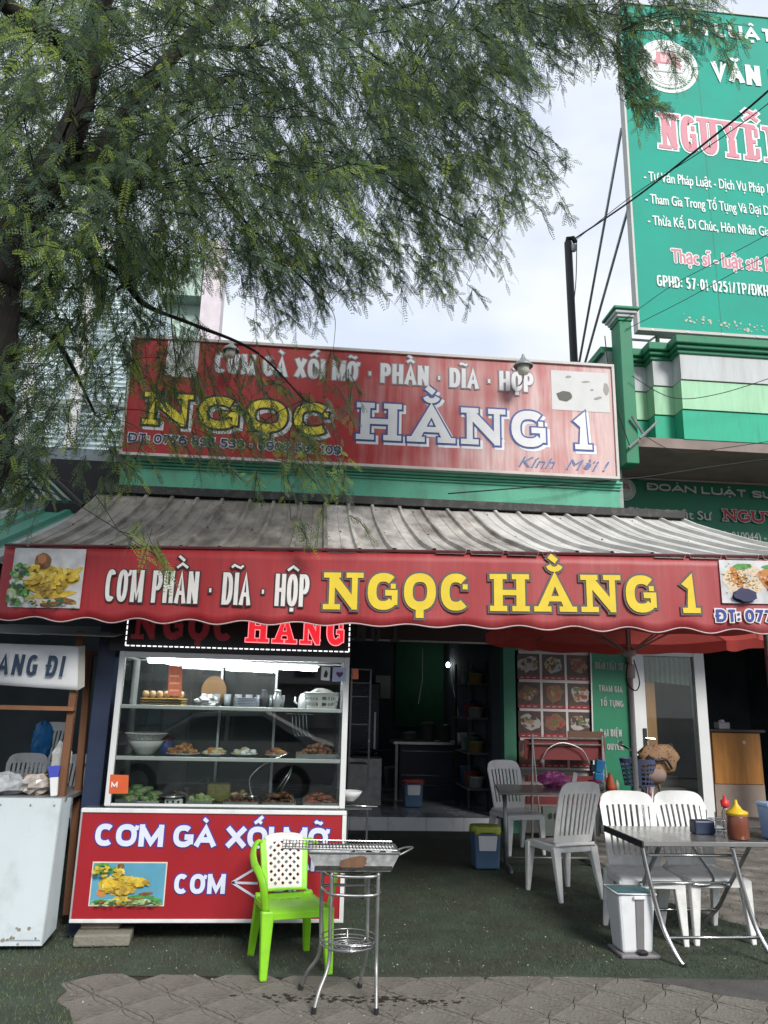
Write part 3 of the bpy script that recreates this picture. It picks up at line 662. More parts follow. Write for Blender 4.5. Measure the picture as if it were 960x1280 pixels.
# two food prints at the ends
foodc = [M('print grey white', (.55, .56, .57), .5, var=.25, scale=12), M('print yellow chicken', (.58, .41, .04), .5, var=.45, scale=16), M('print brown', (.2, .09, .03), .5, var=.6, scale=40), M('print green', (.07, .25, .05), .5, var=.6, scale=40),
         M('print orange', (.50, .20, .05), .5), M('print rice', (.62, .50, .36), .5, var=.35, scale=60), M('print dark bowl', (.03, .03, .09), .4), M('print blue', (.10, .32, .45), .5), M('print pale green', (.35, .48, .22), .5, var=.5, scale=40), M('print ochre', (.36, .22, .03), .5, var=.5, scale=30), M('print light yellow', (.72, .60, .16), .5, var=.3, scale=30), M('print dark green', (.02, .09, .03), .5, var=.5, scale=40)]
def fowl(cx, cy, rx, ry, n=70):
    o = []
    for k in range(n):
        r = math.sqrt(rng.random()); a = rng.uniform(0, 6.283); x, y = r*math.cos(a), r*math.sin(a)
        t = y*.6-x*.2+rng.gauss(0, .35); o.append((cx+rx*x, cy+ry*y, rng.uniform(.03, .07), rng.uniform(.02, .045), rng.uniform(0, 3), 10 if t > .45 else (9 if t < -.35 else 1)))
    return o
def print_rect(par, P, px, items, name='food_print', frame=None, fw=.012, d=.012, amp=.06, bg=0):
    (a, b) = P.uv(*px[0]); (c, e) = P.uv(*px[1])
    if frame: 
        mb = MB(); mb.extr([P.w(x, y, d-.001) for x, y in ((a-fw, b-fw), (c+fw, b-fw), (c+fw, e+fw), (a-fw, e+fw))], -P.n*.002); mb.build('print_border', frame, par)
    mb = MB(); mb.mi = bg; mb.extr([P.w(x, y, d+.001) for x, y in ((a, b), (c, b), (c, e), (a, e))], -P.n*.0015); prints(mb, P, a, b, c, e, items, d+.002, amp=amp)
    return mb.build(name, foodc, par)
chick = [(.12, .25, .16, .2, .3, 3), (.08, .5, .1, .2, .8, 8), (.06, .2, .12, .06, .9, 8), (.2, .12, .2, .05, .5, 8), (.5, .45, .3, .24, .1, 1), (.75, .5, .2, .15, .3, 1), (.3, .5, .14, .2, -.4, 1), (.42, .78, .12, .14, .3, 2), (.40, .82, .06, .08, .3, 4), (.9, .62, .1, .04, .7, 1),
         (.62, .22, .3, .07, .15, 1), (.8, .12, .15, .05, -.2, 2), (.6, .06, .16, .05, .1, 2)]+fowl(.5, .45, .29, .22)+fowl(.76, .5, .17, .12, 26)+fowl(.3, .52, .12, .17, 24)+[(rng.uniform(0, .25), rng.uniform(.02, .7), rng.uniform(.02, .05), rng.uniform(.02, .06), rng.uniform(0, 3), rng.choice([3, 8, 11, 0])) for _ in range(46)]+[(rng.uniform(.3, .95), rng.uniform(.02, .16), rng.uniform(.02, .05), .02, rng.uniform(-.4, .4), rng.choice([2, 11, 9])) for _ in range(20)]
print_rect(FB, PF, ((10, 759), (109, 687)), chick, frame=None)
rice = [(.32, .5, .27, .4, 0, 5), (.22, .6, .08, .25, .2, 4), (.3, .85, .14, .07, .2, 3), (.3, .18, .16, .17, 0, 6), (.78, .45, .22, .42, .4, 4), (.82, .5, .14, .3, .4, 1), (.7, .85, .14, .06, 0, 3), (.95, .6, .1, .2, .3, 2)]+[(.32+rng.gauss(0, .12), .6+rng.gauss(0, .12), .022, .012, rng.uniform(0, 3), rng.choice([0, 5, 10, 4, 9])) for _ in range(90)]+fowl(.8, .48, .16, .28, 40)+[(.3, .18, .15, .15, 0, 6)]
print_rect(FB, PF, ((902, 754), (990, 702)), rice)

# ------------------------------------------------------------ big red sign on the parapet
SG = thing('shop_sign', 'large faded red roof sign with yellow and white shop name above the green parapet', 'sign', (.6, 7.8, 4.1))
sred = faded_red('sign red vinyl', (.36, .018, .022), (.58, .40, .39), -1.6, 3.2, 6.6, 3.1, -.42)
PS = Plane((-2.05, 7.78, 0), (1, 0, 0))
mb = MB(); mb.box(-2.05, 3.22, 7.78, 7.86, 4.11, 5.40); mb.build('panel', sred, SG)
fr = M('pale sign frame', (.55, .50, .48), .5, dirt=.4)
for b in ((-2.08, 3.25, 5.401, 5.43), (-2.08, 3.25, 4.08, 4.109)):
    mb = MB(); mb.box(b[0], b[1], 7.755, 7.87, b[2], b[3]); mb.build('frame_bar', fr, SG)
for b in ((-2.08, -2.051), (3.221, 3.25)):
    mb = MB(); mb.box(b[0], b[1], 7.757, 7.868, 4.11, 5.40); mb.build('frame_bar', fr, SG)
swht = M('sign white print', (.66, .67, .70), .5, var=.08, scale=8); syel = M('sign yellow print', (.78, .64, .05), .5, var=.12, scale=8)
sdark = M('sign navy print', (.02, .03, .12), .5)
letter(SG, PS, 'CƠM GÀ XỐI MỠ - PHẦN - DĨA - HỘP', 268, 466, 667, 491, 441, swht, thick=.2, outline=M('sign grey outline', (.30, .25, .27), .6), og=.05)
letter(SG, PS, 'NGỌC', 178, 530, 414, 545, 490, syel, thick=.235, slab=True, outline=darkp, og=.07, gap=.2, shadow=swht)
letter(SG, PS, 'HẰNG 1', 445, 549, 745, 563, 503, swht, thick=.235, slab=True, outline=M('sign blue outline', (.04, .07, .26), .5), og=.05, gap=.16, shadow=M('sign pale shadow', (.7, .72, .76), .5))
letter(SG, PS, 'ĐT: 0776 835 530 - 0907 531 109', 160, 552, 426, 569, 541, sdark, thick=.2, outline=swht, og=.10)
typed(SG, PS, 'Kính  Mời !', 648, 583, 762, 590, 570, M('sign blue script', (.10, .13, .28), .5), shear=.45, outline=swht, og=.03, bold=.012)
# blank pale patches where photographs have bleached away
a = PS.uv(690, 512); b = PS.uv(760, 467)
mb = MB(); mb.extr([PS.w(x, y, .004) for x, y in ((a[0], a[1]), (b[0], a[1]), (b[0], b[1]), (a[0], b[1]))], -PS.n*.003)
mb.mat(1); prints(mb, PS, a[0], a[1], b[0], b[1], [(.22, .35, .14, .13, 0, 1), (.95, .6, .05, .16, 0, 2), (.3, .85, .05, .03, .3, 2), (.6, .75, .07, .02, .2, 2), (.8, .35, .08, .03, .4, 2), (.7, .55, .03, .02, 0, 2)], .006)
mb.build('bleached_print', [M('bleached print', (.55, .56, .56), .5, var=.1), M('smudge dark', (.09, .09, .08), .6), M('smudge grey', (.3, .28, .26), .6)], SG)
a = PS.uv(206, 470); b = PS.uv(250, 428)
mb = MB(); mb.extr([PS.w(x, y, .004) for x, y in ((a[0], a[1]), (b[0], a[1]), (b[0], b[1]), (a[0], b[1]))], -PS.n*.003)
mb.build('bleached_print', MC['bleached print'], SG)
# two small lanterns that stand up in front of the sign
shade_m = M('tin lamp shade', (.30, .31, .31), .45, .3, var=.3, scale=20, dirt=.6, dcol=(.08, .07, .06), dscale=14); globe_m = M('milky lamp globe', (.55, .57, .50), .35, var=.08)
L1 = thing('roof_lantern', 'small lantern with conical tin shade in front of the word HỘP', 'lantern', (0, 0, 0), 'lanterns in front of the roof sign')
mb = MB(); mb.lathe([(.145, -.045), (.150, -.03), (.10, .03), (.065, .05), (.06, .06), (.035, .10), (.03, .11), (.018, .135), (.02, .15), (.004, .165)], n=20, capb=False); mb.build('shade', shade_m, L1, smooth=True)
mb = MB(); mb.lathe([(.03, -.17), (.075, -.155), (.088, -.10), (.09, -.02), (.08, .01)], n=18); mb.build('globe', globe_m, L1, smooth=True)
mb = MB(); mb.tube(cr_pts([(0, 0, -.165), (0, .03, -.24), (0, .16, -.26), (0, .3, -.22)], 4), .012, 6); mb.build('bracket', steel_dull, L1, smooth=True)
L1.scale = (.72,)*3; p = at(654, 455, Y=7.5); L1.location = p
p = at(289, 436, Y=7.5); dup(L1, p, 0, 'small lantern with conical tin shade, half hidden by leaves before the word CƠM', scale=.6)
MC['window glass'] = None; del MC['window glass']; glass = glass_mat('window glass', (.88, .92, .90), .6, .015)
# ------------------------------------------------------------ law office building next door
LB = thing('office_building', 'green and white stepped parapet building with corner pillar next to the restaurant', 'building', (5.5, 9, 0))
zz = lambda y, Y=8.2, x=900: at(x, y, Y=Y).z
Z = [zz(551), zz(514), zz(478), zz(447), zz(431)]
segs = [(at(787, 500, Y=8.62).x, at(817, 500, Y=8.62).x, 8.62), (at(817, 500, Y=8.42).x, at(852, 500, Y=8.42).x, 8.42), (at(852, 500, Y=8.2).x, 9.0, 8.2)]
for k, (a, b, Y) in enumerate(segs):
    b2 = b-.001 if k < 2 else b
    for (z0, z1, m, dy) in ((Z[0], Z[1]-.012, green_mid, 0), (Z[1], Z[2]-.012, green_pale, .018), (Z[2], Z[3]-.002, grey_rend, .036)):
        part('parapet_band', m, a, b2, Y-dy, Y+.5, z0, z1, LB)
    for i, (z0, z1, dy) in enumerate(((Z[3], Z[3]+.05, .06), (Z[3]+.051, Z[3]+.10, .10), (Z[3]+.101, Z[4]+.03, .14))):
        part('cornice', green_deep, a-dy*.6, b2+(dy*.0 if k < 2 else 0)-.0005, Y-dy, Y+.5, z0, z1, LB, bevel=.012, seg=2)
# pillar with capital
a, b = at(772, 450, Y=8.05).x+.04, at(787, 450, Y=8.05).x+.05
pz0, pz1 = zz(560, 8.1, 785), zz(404, 8.1, 785)
part('pillar', green_deep, a, b, 8.05, 8.3, pz0-.2, pz1, LB, bevel=.01)
for (dz0, dz1, g, m) in ((0, .04, .012, green_deep), (.041, .08, .03, grey_rend), (.081, .12, .055, grey_rend), (.121, .16, .08, green_deep)):
    part('capital', m, a-g, b+g, 8.05-g, 8.3+g, pz1+dz0, pz1+dz1, LB, bevel=.012, seg=2)
part('side_wall', old_wall, a-.07, a+.05, 8.31, 15, 3.5, pz1-.28, LB)
part('coping', green_deep, a-.12, a+.10, 8.35, 15, pz1-.279, pz1-.2, LB)
# conduit and broken bracket at the pillar foot
mb = MB(); 
for q in (((790, 520), (806, 545)), ((800, 548), (822, 527)), ((786, 560), (803, 545))):
    mb.tube([at(*q[0], Y=8.0), at(*q[1], Y=8.02)], .016, 6)
o = mb.build('bracket', steel_dull, LB)
# canopy slab with brown underside, then the office sign boards below
zs = Z[0]
part('canopy_slab', soffit_m, a+.06, 9, 8.21, 9.42, zs-.12, zs-.001, LB)
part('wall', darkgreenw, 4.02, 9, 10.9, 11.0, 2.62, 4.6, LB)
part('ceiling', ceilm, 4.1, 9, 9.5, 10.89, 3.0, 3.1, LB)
OS = thing('office_signboard', 'long dark green office signboard under the brown canopy with white and red lettering', 'signboard', (5.5, 9.4, 3.2))
PO = Plane((3.3, 9.4, 0), (1, 0, 0))
ogreen = M('office sign green', (.015, .20, .11), .5, var=.1); omar = M('maroon stripe', (.045, .01, .02), .5); oline = M('pale line', (.45, .45, .42), .5)
v = lambda y, x=800: PO.uv(x, y)[1]
part('panel', ogreen, 3.72, 9, 9.41, 9.48, 2.9, v(600), OS)
part('stripe', green_deep, 3.72, 9, 9.405, 9.48, v(583)+.001, v(568), OS)
part('stripe', omar, 3.72, 9, 9.402, 9.48, v(597)+.001, v(583), OS)
part('line', oline, 3.72, 9, 9.396, 9.4045, v(583)-.012, v(583)+.012, OS); part('line', oline, 3.72, 9, 9.396, 9.4045, v(598)-.012, v(598)+.012, OS)
ogl = M('office letter grey', (.60, .62, .60), .5); ored = M('office letter red', (.45, .02, .03), .5)
letter(OS, PO, 'ĐOÀN LUẬT SƯ TP', 808, 613, 1000, 627, 604, ogl, thick=.24, d=.02)
typed(OS, PO, 'Phòng Luật Sư', 786, 645, 889, 651, 634, ogl, d=.02, bold=.02)
letter(OS, PO, 'NGUYỄN', 903, 651, 1010, 658, 637, ored, thick=.22, slab=True, outline=ogl, og=.07, d=.02)
typed(OS, PO, 'Điện thoại: (0945. 010044) -', 826, 670, 957, 677, 660, ogl, d=.02, bold=.012)
def badge(par, P, cx, cy, rpx, d=.02):
    c = P.uv(cx, cy); r = abs(P.uv(cx+rpx, cy)[0]-c[0])
    disc = lambda rr, m, dd, nm, e=1.0: (lambda mb: (mb.extr([P.w(c[0]+rr*math.cos(6.283*i/36), c[1]+rr*e*math.sin(6.283*i/36), dd) for i in range(36)], -P.n*.0015), mb.build(nm, m, par))[1])(MB())
    disc(r, M('badge white', (.60, .66, .64), .5), d, 'badge')
    wr = MB()
    for i in range(20):      # laurel of small leaves up both sides
        a = -100+i*7.2
        for sgn in (1, -1):
            q = R_(a if sgn > 0 else 180-a); x = c[0]+r*.84*math.cos(q); y = c[1]+r*.84*math.sin(q)
            for w in (-.35, .35):
                t = q+math.pi/2*sgn+w; wr.add([P.w(x+r*.02*math.cos(t+1.57), y+r*.02*math.sin(t+1.57), d+.004+i*1e-5), P.w(x-r*.02*math.cos(t+1.57), y-r*.02*math.sin(t+1.57), d+.004+i*1e-5), P.w(x+r*.12*math.cos(t), y+r*.12*math.sin(t), d+.004+i*1e-5)], [(0, 1, 2)])
    wr.build('laurel', M('laurel green', (.08, .30, .20), .5), par)
    rg = MB(); strip(rg, [(c[0]+r*.70*math.cos(6.283*i/36), c[1]+r*.70*math.sin(6.283*i/36)) for i in range(37)], r*.012, 0, P, d+.004, True); rg.build('ring', hubgrey, par)
    pinkr = M('faded red print', (.50, .13, .17), .5); mb = MB(); X = lambda x, y, k=.0045: P.w(c[0]+r*x, c[1]+r*y, d+k)
    # open book on a swagged ribbon
    mb.add([X(-.34, .08), X(.32, .08), X(.32, .48), X(-.34, .52)], [(0, 1, 2, 3)])
    mb.add([X(-.44, -.12, .005), X(-.30, -.02, .005), X(-.34, .30, .005), X(-.42, .18, .005)], [(0, 1, 2, 3)]); mb.add([X(.44, -.12, .005), X(.30, -.02, .005), X(.33, .30, .005), X(.42, .18, .005)], [(0, 1, 2, 3)])
    mb.build('emblem', pinkr, par)
    mb = MB(); mb.add([X(-.22, .14, .006), X(-.02, .12, .006), X(-.02, .42, .006), X(-.22, .44, .006)], [(0, 1, 2, 3)]); mb.add([X(.03, .12, .006), X(.22, .14, .006), X(.22, .42, .006), X(.03, .42, .006)], [(0, 1, 2, 3)])
    mb.build('emblem_page', M('emblem pale', (.55, .35, .36), .5), par)
    mb = MB()
    for i in range(5):
        x = -.24+.12*i; mb.add([X(x+.035*math.cos(R_(90+36*k))*(1 if k % 2 == 0 else .45), -.42+.035*math.sin(R_(90+36*k))*(1 if k % 2 == 0 else .45), .006) for k in range(10)], [tuple(range(10))])
    mb.add([X(-.45, -.24, .006), X(.45, -.24, .006), X(.45, -.19, .006), X(-.45, -.19, .006)], [(0, 1, 2, 3)])
    mb.build('star_row', hubgrey, par)
badge(OS, PO, 780, 612, 14)
# green panel with legal services beside the menu, set on the office wall
PG = Plane((4.0, 10.75, 0), (1, 0, 0))
GP = thing('legal_services_sign', 'narrow green panel with pale words THAM GIA TỐ TỤNG beside the menu board', 'sign panel', (4.1, 10.75, 1))
quad_on(GP, PG, 'panel', [(744, 1000), (792, 1002), (786, 817), (739, 815)], M('panel green', (.010, .17, .085), .5, var=.08), d=.0, th=.02)
quad_on(GP, PG, 'edge', [(742.5, 1000), (744, 1000), (739, 815), (737.5, 815)], ogl, d=.004, th=.02)
gl2 = M('panel grey letter', (.34, .36, .35), .6)
letter(GP, PG, 'THAM GIA', 748, 864, 778, 866, 856, gl2, thick=.18, d=.004); letter(GP, PG, 'TỐ TỤNG', 750, 882, 779, 884, 874, gl2, thick=.18, d=.004)
letter(GP, PG, 'ĐẠI DIỆN', 750, 920, 777, 921, 911, gl2, thick=.18, d=.004); letter(GP, PG, 'ỦY QUYỀN', 748, 937, 779, 938, 929, gl2, thick=.18, d=.004)
letter(GP, PG, 'ĐOÀN LUẬT SƯ', 744, 836, 779, 838, 827, gl2, thick=.16, d=.004)
# glass door, stairs and room of the office
OD = thing('glass_door', 'white aluminium framed glass door of the office with pale curtain at its top', 'door', (4.9, 10.8, 0))
PD = Plane((4.4, 10.7, 0), (1, 0, 0))
xa, xb = PD.uv(796, 900)[0]+4.4, PD.uv(876, 900)[0]+4.4
zt = PD.uv(830, 814)[1]
part('jamb', alu, xa-.08, xa+.05, 10.66, 10.8, 0, zt, OD); jb = part('jamb', alu, xb-.06, xb+.09, 10.66, 10.8, 0, zt, OD); part('rail', alu, xa+.051, xb-.061, 10.67, 10.79, zt-.07, zt, OD)
part('stile', alu, xa+.055, xa+.135, 10.68, 10.76, 0.02, zt-.071, OD); part('glass', glass, xa+.136, xb-.061, 10.71, 10.718, .02, zt-.071, OD)
part('leaf_panel', wood_door, xa+.16, xa+.33, 10.80, 10.83, .4, zt-.1, OD)
part('lock', black_m, xa+.07, xa+.12, 10.66, 10.679, 1.12, 1.4, OD); mb = MB(); mb.tube([(xa+.09, 10.65, 1.27), (xa+.22, 10.64, 1.26)], .012, 8); mb.build('handle', chrome, OD)
mb = MB(); mb.grid(lambda s, t: Vector((xa+.15+(xb-xa-.22)*s, 10.775+.015*math.sin(s*60), zt-.08-.34*t-.05*s*t)), 90, 4); mb.build('curtain', M('pale lace curtain', (.34, .42, .38), .8, transl=.3), OD, smooth=True)
OR_ = LB
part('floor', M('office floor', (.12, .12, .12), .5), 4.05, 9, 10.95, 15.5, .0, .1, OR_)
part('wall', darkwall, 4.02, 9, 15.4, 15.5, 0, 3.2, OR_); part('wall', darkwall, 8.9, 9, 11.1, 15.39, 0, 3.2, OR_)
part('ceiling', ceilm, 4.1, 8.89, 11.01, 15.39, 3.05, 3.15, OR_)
stp = M('stair tread', (.16, .15, .15), .5)
for i in range(9): part('stair_step', stp, 4.6, 6.1, 12.3+i*.27, 12.3+i*.27+.29, .1 if i == 0 else .1+i*.17-.03, .1+(i+1)*.17, OR_, bevel=.01)
part('pier', M('dark green pier', (.02, .07, .05), .7), 6.9, 7.2, 10.7, 10.9, 0, 3, OR_)
CB = thing('wooden_cabinet', 'orange brown wooden cabinet with dark top standing in the open office', 'cabinet', (6.7, 12.0, .1))
PC = Plane((6.3, 11.9, 0), (1, 0, 0)); a = PC.uv(893, 980); b = PC.uv(951, 916)
x0, x1, z0, z1 = 6.3+a[0], 6.3+b[0], a[1], b[1]
part('body', M('cabinet side wood', (.20, .09, .03), .5), x0, x1, 11.93, 12.4, .1, z1, CB); part('door', wood_cab, x0+.02, x1-.02, 11.905, 11.929, z0, z1-.01, CB, bevel=.006)
part('top', M('dark cabinet top', (.05, .035, .03), .4), x0-.05, x1+.06, 11.87, 12.42, z1+.001, z1+.045, CB, bevel=.006)
part('plinth', M('pale plinth', (.28, .22, .18), .7), x0+.01, x1-.01, 11.91, 11.928, .1, z0-.005, CB)
mb = MB(); mb.lathe([(.001, 0), (.03, .004), (.03, .008)], (0, 0, 0), 12, capb=False); s = mb.v; mb.v = [((x0+x1)/2+.12+vx, 11.903-vz, z1-.15+vy) for vx, vy, vz in s]; mb.build('knob', M('pale sticker', (.6, .5, .4), .5), CB)
tr = thing('tissue_box', 'small pale tissue box lying on the dark cabinet top', 'box', (x0+.25, 12.0, z1+.046)); mb = MB(); mb.obox((x0+.25, 12.0, z1+.046+.05), (.2, .03, 0), (-.02, .12, 0), (0, 0, .1)); mb.build('body', M('pale box card', (.42, .40, .42), .6), tr, bevel=.006)
mb = MB(); mb.blob((x0+.25, 12, z1+.046+.11), (.05, .04, .03), 8, 5); mb.build('tissue', white_paint, tr, smooth=True)

# ------------------------------------------------------------ billboard above the office
BB = thing('billboard', 'tall teal green law office billboard with red and white lettering above the parapet', 'billboard', (6, 9.2, 6))
PB = Plane((3.5, 9.2, 0), (1, 0, 0))
bl = PB.uv(797, 413); tl = PB.uv(775, 2); bgreen = M('billboard green', (.012, .33, .245), .75, bump=.25, bscale=1.6, var=.14, scale=1.2, dirt=.2, dcol=(.01, .14, .11), dscale=1)
wv = bl[0]
bx0, bz0, bz1 = 3.5+bl[0], bl[1], tl[1]
bx1 = bx0+4.6
part('panel', bgreen, bx0+.03, bx1-.03, 9.2, 9.3, bz0+.04, bz1-.03, BB)
for q in ((bx0, bx0+.029, bz0, bz1), (bx1-.029, bx1, bz0, bz1)): part('frame_bar', oline, q[0], q[1], 9.18, 9.32, q[2], q[3], BB)
for q in ((bz0, bz0+.039), (bz1-.029, bz1)): part('frame_bar', oline, bx0+.0295, bx1-.0295, 9.18, 9.32, q[0], q[1], BB)
bw_ = M('billboard white letter', (.62, .70, .68), .5); bp_ = M('billboard faded red', (.50, .14, .20), .5)
letter(BB, PB, 'ĐOÀN LUẬT SƯ TP', 804, 37, 1058, 63, 21, bw_, thick=.24, d=.006)
letter(BB, PB, 'VĂN PHÒNG', 890, 101, 1060, 122, 76, bw_, thick=.24, d=.006)
letter(BB, PB, 'NGUYỄN', 824, 185, 984, 206, 141, bp_, thick=.16, slab=True, outline=bw_, og=.045, d=.006, gap=.02)
typed(BB, PB, '- Tư Vấn Pháp Luật - Dịch Vụ Pháp Lý', 805, 226, 968, 243, 214, bw_, d=.006, bold=.022)
typed(BB, PB, '- Tham Gia Trong Tố Tụng Và Đại Diện', 807, 254, 974, 271, 242, bw_, d=.006, bold=.022)
typed(BB, PB, '- Thừa Kế, Di Chúc, Hôn Nhân Gia Đình', 810, 281, 985, 298, 269, bw_, d=.006, bold=.022)
typed(BB, PB, 'Thạc sĩ - luật sư: N', 840, 328, 968, 340, 311, bp_, d=.006, bold=.03, outline=bw_, og=.09)
letter(BB, PB, 'GPHĐ: 57-01-0251/TP/ĐKHĐ', 821, 358, 968, 372, 344, bw_, thick=.15, d=.006, gap=.05)
badge(BB, PB, 834, 83, 38, d=.006)
for u_ in (1.2, 2.42, 3.64): rect_on(BB, PB, 'vinyl_seam', bl[0]+u_, bl[0]+u_+.008, bz0+.05, bz1-.05, M('vinyl seam', (.01, .18, .13), .6), .0025, .002)
for k in range(9):
    for z_ in (bz0+.018, bz1-.015): mb = MB(); mb.obox((bx0+.2+.5*k, 9.178, z_), (.02, 0, 0), (0, .006, 0), (0, 0, .02)); mb.build('fixing', steel_dull, BB)
cable('slack pair wire drooping along the green cornice of the office', [at(800, 446, Y=7.9), at(850, 462, Y=7.9), at(905, 455, Y=7.9), at(985, 438, Y=7.9)], .004) if False else None
# worn remains of a last line
mb = MB(); a = PB.uv(850, 400); b = PB.uv(955, 384)
for k in range(46):
    u = a[0]+(b[0]-a[0])*rng.random()**.8; vv = a[1]-.02+rng.uniform(0, .12)-(u-a[0])*.09; r = rng.uniform(.006, .022)
    mb.add([PB.w(u+r*rng.uniform(.5, 1.8)*math.cos(6.283*i/6), vv+r*math.sin(6.283*i/6), .005+k*2e-5) for i in range(6)], [tuple(range(6))])
mb.build('worn_print', M('worn pale flecks', (.40, .45, .33), .6), BB)['kind'] = 'stuff'
for i, (q0, q1, Y) in enumerate((((776, 165), (722, 446), 10.2), ((791, 235), (727, 456), 10.0))):
    pass
# scaffold legs and struts that hold the billboard, standing on the office roof
for (q0, q1, Y0, Y1) in (((777, 160), (721, 470), 9.36, 12.5), ((792, 236), (724, 480), 9.34, 12.2)):
    mb = MB(); mb.tube([at(*q0, Y=Y0), at(*q1, Y=Y1)], .022, 8); mb.build('strut', steel_dull, BB, smooth=True)
for x in (bx0+.35, bx0+1.6, bx0+3.0, bx0+4.2):
    mb = MB(); mb.tube([(x, 9.36, bz1-.3), (x, 9.36, Z[4]-.3)], .03, 8); mb.build('post', steel_dull, BB, smooth=True)
mb = MB(); mb.tube([at(785, 424, Y=9.36), at(812, 426, Y=9.36), at(819, 421, Y=9.36), at(960, 425, Y=9.36)+Vector((3, 0, -.1))], .018, 6); mb.build('strut', steel_dull, BB)
for q in ((822, 431, 818, 452), (868, 426, 862, 470)):
    mb = MB(); mb.tube([at(q[0], q[1]-8, Y=9.38), at(q[2], q[3], Y=9.5)], .012, 6); mb.build('strut', steel_dull, BB)
part('roof', M('flat roof slab', (.2, .2, .19), .9), 3.6, 9, 8.71, 15, Z[2]-.4, Z[2]-.3, LB)

# ------------------------------------------------------------ service pole and overhead cables
UP = thing('utility_pole', 'thin black service pole with cable clamp standing behind the red roof sign', 'pole', (3.96, 11.6, 3.5))
t_, b_ = at(710, 303, Y=11.4), at(721, 520, Y=11.4)
mb = MB(); mb.tube([b_-Vector((0, 0, 5)), b_, t_], .065, 10); mb.build('pole', M('black tarred pole', (.02, .02, .022), .7, bump=.2, var=.3), UP, smooth=True)
mb = MB(); mb.tube([t_+Vector((-.01, 0, -.02)), t_+Vector((0, 0, .07)), t_+Vector((.09, 0, .09)), t_+Vector((.13, 0, .01))], .045, 8); mb.build('pole_hook', rubber, UP, smooth=True)
mb = MB(); mb.lathe([(.03, -.1), (.045, -.08), (.045, .02), (.03, .04)], t_+Vector((.08, -.05, -.1)), 10); mb.build('insulator', hubgrey, UP, smooth=True)
mb = MB(); mb.tube(cr_pts([at(721, 302, Y=11.3), at(720, 350, Y=11.3), at(716, 400, Y=11.3), at(721, 452, Y=11.3)], 5), .008, 5); mb.build('drop_wire', rubber, UP)
def cable(lbl, pts, r, n=6):
    o = MB().tube(cr_pts(pts, 8), r, n).build('overhead_cable', rubber, smooth=True); return tag(o, lbl, 'cable')
cable('thick black cable crossing the green billboard up from the service pole', [t_+Vector((.08, 0, .05)), at(790, 250, Y=9.0), at(880, 180, Y=7.6), at(962, 112, Y=6.6), at(1100, -20, Y=5)], .014)
cable('thin wire running just below the thick black cable from the pole', [t_+Vector((.1, 0, .02)), at(790, 245, Y=9.0), at(880, 187, Y=7.7), at(962, 128, Y=6.8), at(1100, 10, Y=5)], .006)
cable('faint wire slanting over the lower billboard corner to the pillar', [at(780, 400, Y=8.02), at(840, 357, Y=8.0), at(900, 325, Y=7.8), at(975, 285, Y=7.5)], .004)
cable('thin wire sagging across the lowest billboard line', [at(782, 412, Y=8.03), at(850, 378, Y=8.0), at(910, 345, Y=7.8), at(975, 310, Y=7.5)], .004)
cable('thin cable along the green wall under the roof sign up to the office canopy', [at(560, 617, Y=7.7), at(700, 606, Y=7.75), at(800, 597, Y=7.9), at(880, 585, Y=8.0), at(975, 572, Y=8.0)], .007)
cable('wire hanging from the leaves down past the pale house', [at(206, 290, Y=6.5), at(212, 350, Y=6.6), at(215, 410, Y=6.8), at(222, 470, Y=7.6)], .007)
cable('thin wire looping in front of the parapet bands below the billboard', [at(790, 470, Y=7.98), at(840, 497, Y=7.95), at(900, 492, Y=7.9), at(985, 465, Y=7.8)], .0045)
cable('drooping wire between the broken bracket and the canopy edge', [at(806, 545, Y=7.98), at(850, 566, Y=7.98), at(905, 560, Y=7.95), at(985, 548, Y=7.9)], .004)
cable('slack wire falling from the pillar capital to its foot', [at(756, 420, Y=8.0), at(760, 455, Y=8.0), at(768, 500, Y=8.0), at(788, 560, Y=8.0)], .006)

# ------------------------------------------------------------ left neighbours
CS = thing('corrugated_shed', 'tall shed wall of pale blue corrugated sheet behind the hanging foliage', 'shed', (-3.2, 9, 0))
x0, x1 = at(20, 560, Y=9).x-2.6, at(163, 560, Y=9).x; z0, z1 = at(100, 562, Y=9).z, at(100, 330, Y=9).z
cw = (x1-x0)/5
for i in range(5):
    for j in range(3):
        za = z0+(z1-z0)*j/3; zb = z0+(z1-z0)*(j+1)/3+.04
        mb = MB(); n = int((zb-za)/.0125); a = x0+i*cw; b = a+cw+.02; off = .006*((i+j) % 2)
        mb.grid(lambda s, t: Vector((a+(b-a)*s, 9-off-.004*j+.012*math.sin((za+(zb-za)*t)*2*math.pi/.062), za+(zb-za)*t)), 1, n)
        mb.build('wall_sheet', tin_blue, CS, smooth=True, solid=.001)
for px, w in ((92, .14), (30, .12)):
    q = at(px, 520, Y=8.93); part('post', white_paint, q.x-w/2, q.x+w/2, 8.9, 8.97, z0-.02, z1+.2, CS, bevel=.01)
part('side_wall', tin_blue, x1-.02, x1, 9.02, 12, z0-.03, z1, CS)
part('cross_rail', steel_dull, x0, x1, 8.93, 8.96, at(100, 505, Y=8.95).z-.015, at(100, 505, Y=8.95).z+.015, CS)
part('wall', darkwall, x0, x1, 12.0, 12.1, 0, z0+1.6, CS)
dk = M('painted void shade', (.012, .012, .016), .8)
part('recess_shade', dk, at(60, 600, Y=8).x, -2.12, 8.0, 8.9, 3.0, at(100, 575, Y=8).z, CS)  # solid near-black box standing in for the shade of a deep gap
HO = thing('pale_house', 'pale green upper storey with a white corner column far behind the shed', 'house', (-3.4, 15, 0))
hx0, hx1 = at(150, 400, Y=15).x-3, at(251, 400, Y=15).x; hz = at(220, 332, Y=15).z; hz2 = at(220, 380, Y=15).z
hg = M('pale mint house wall', (.42, .55, .48), .8, dirt=.4, dcol=(.28, .36, .32))
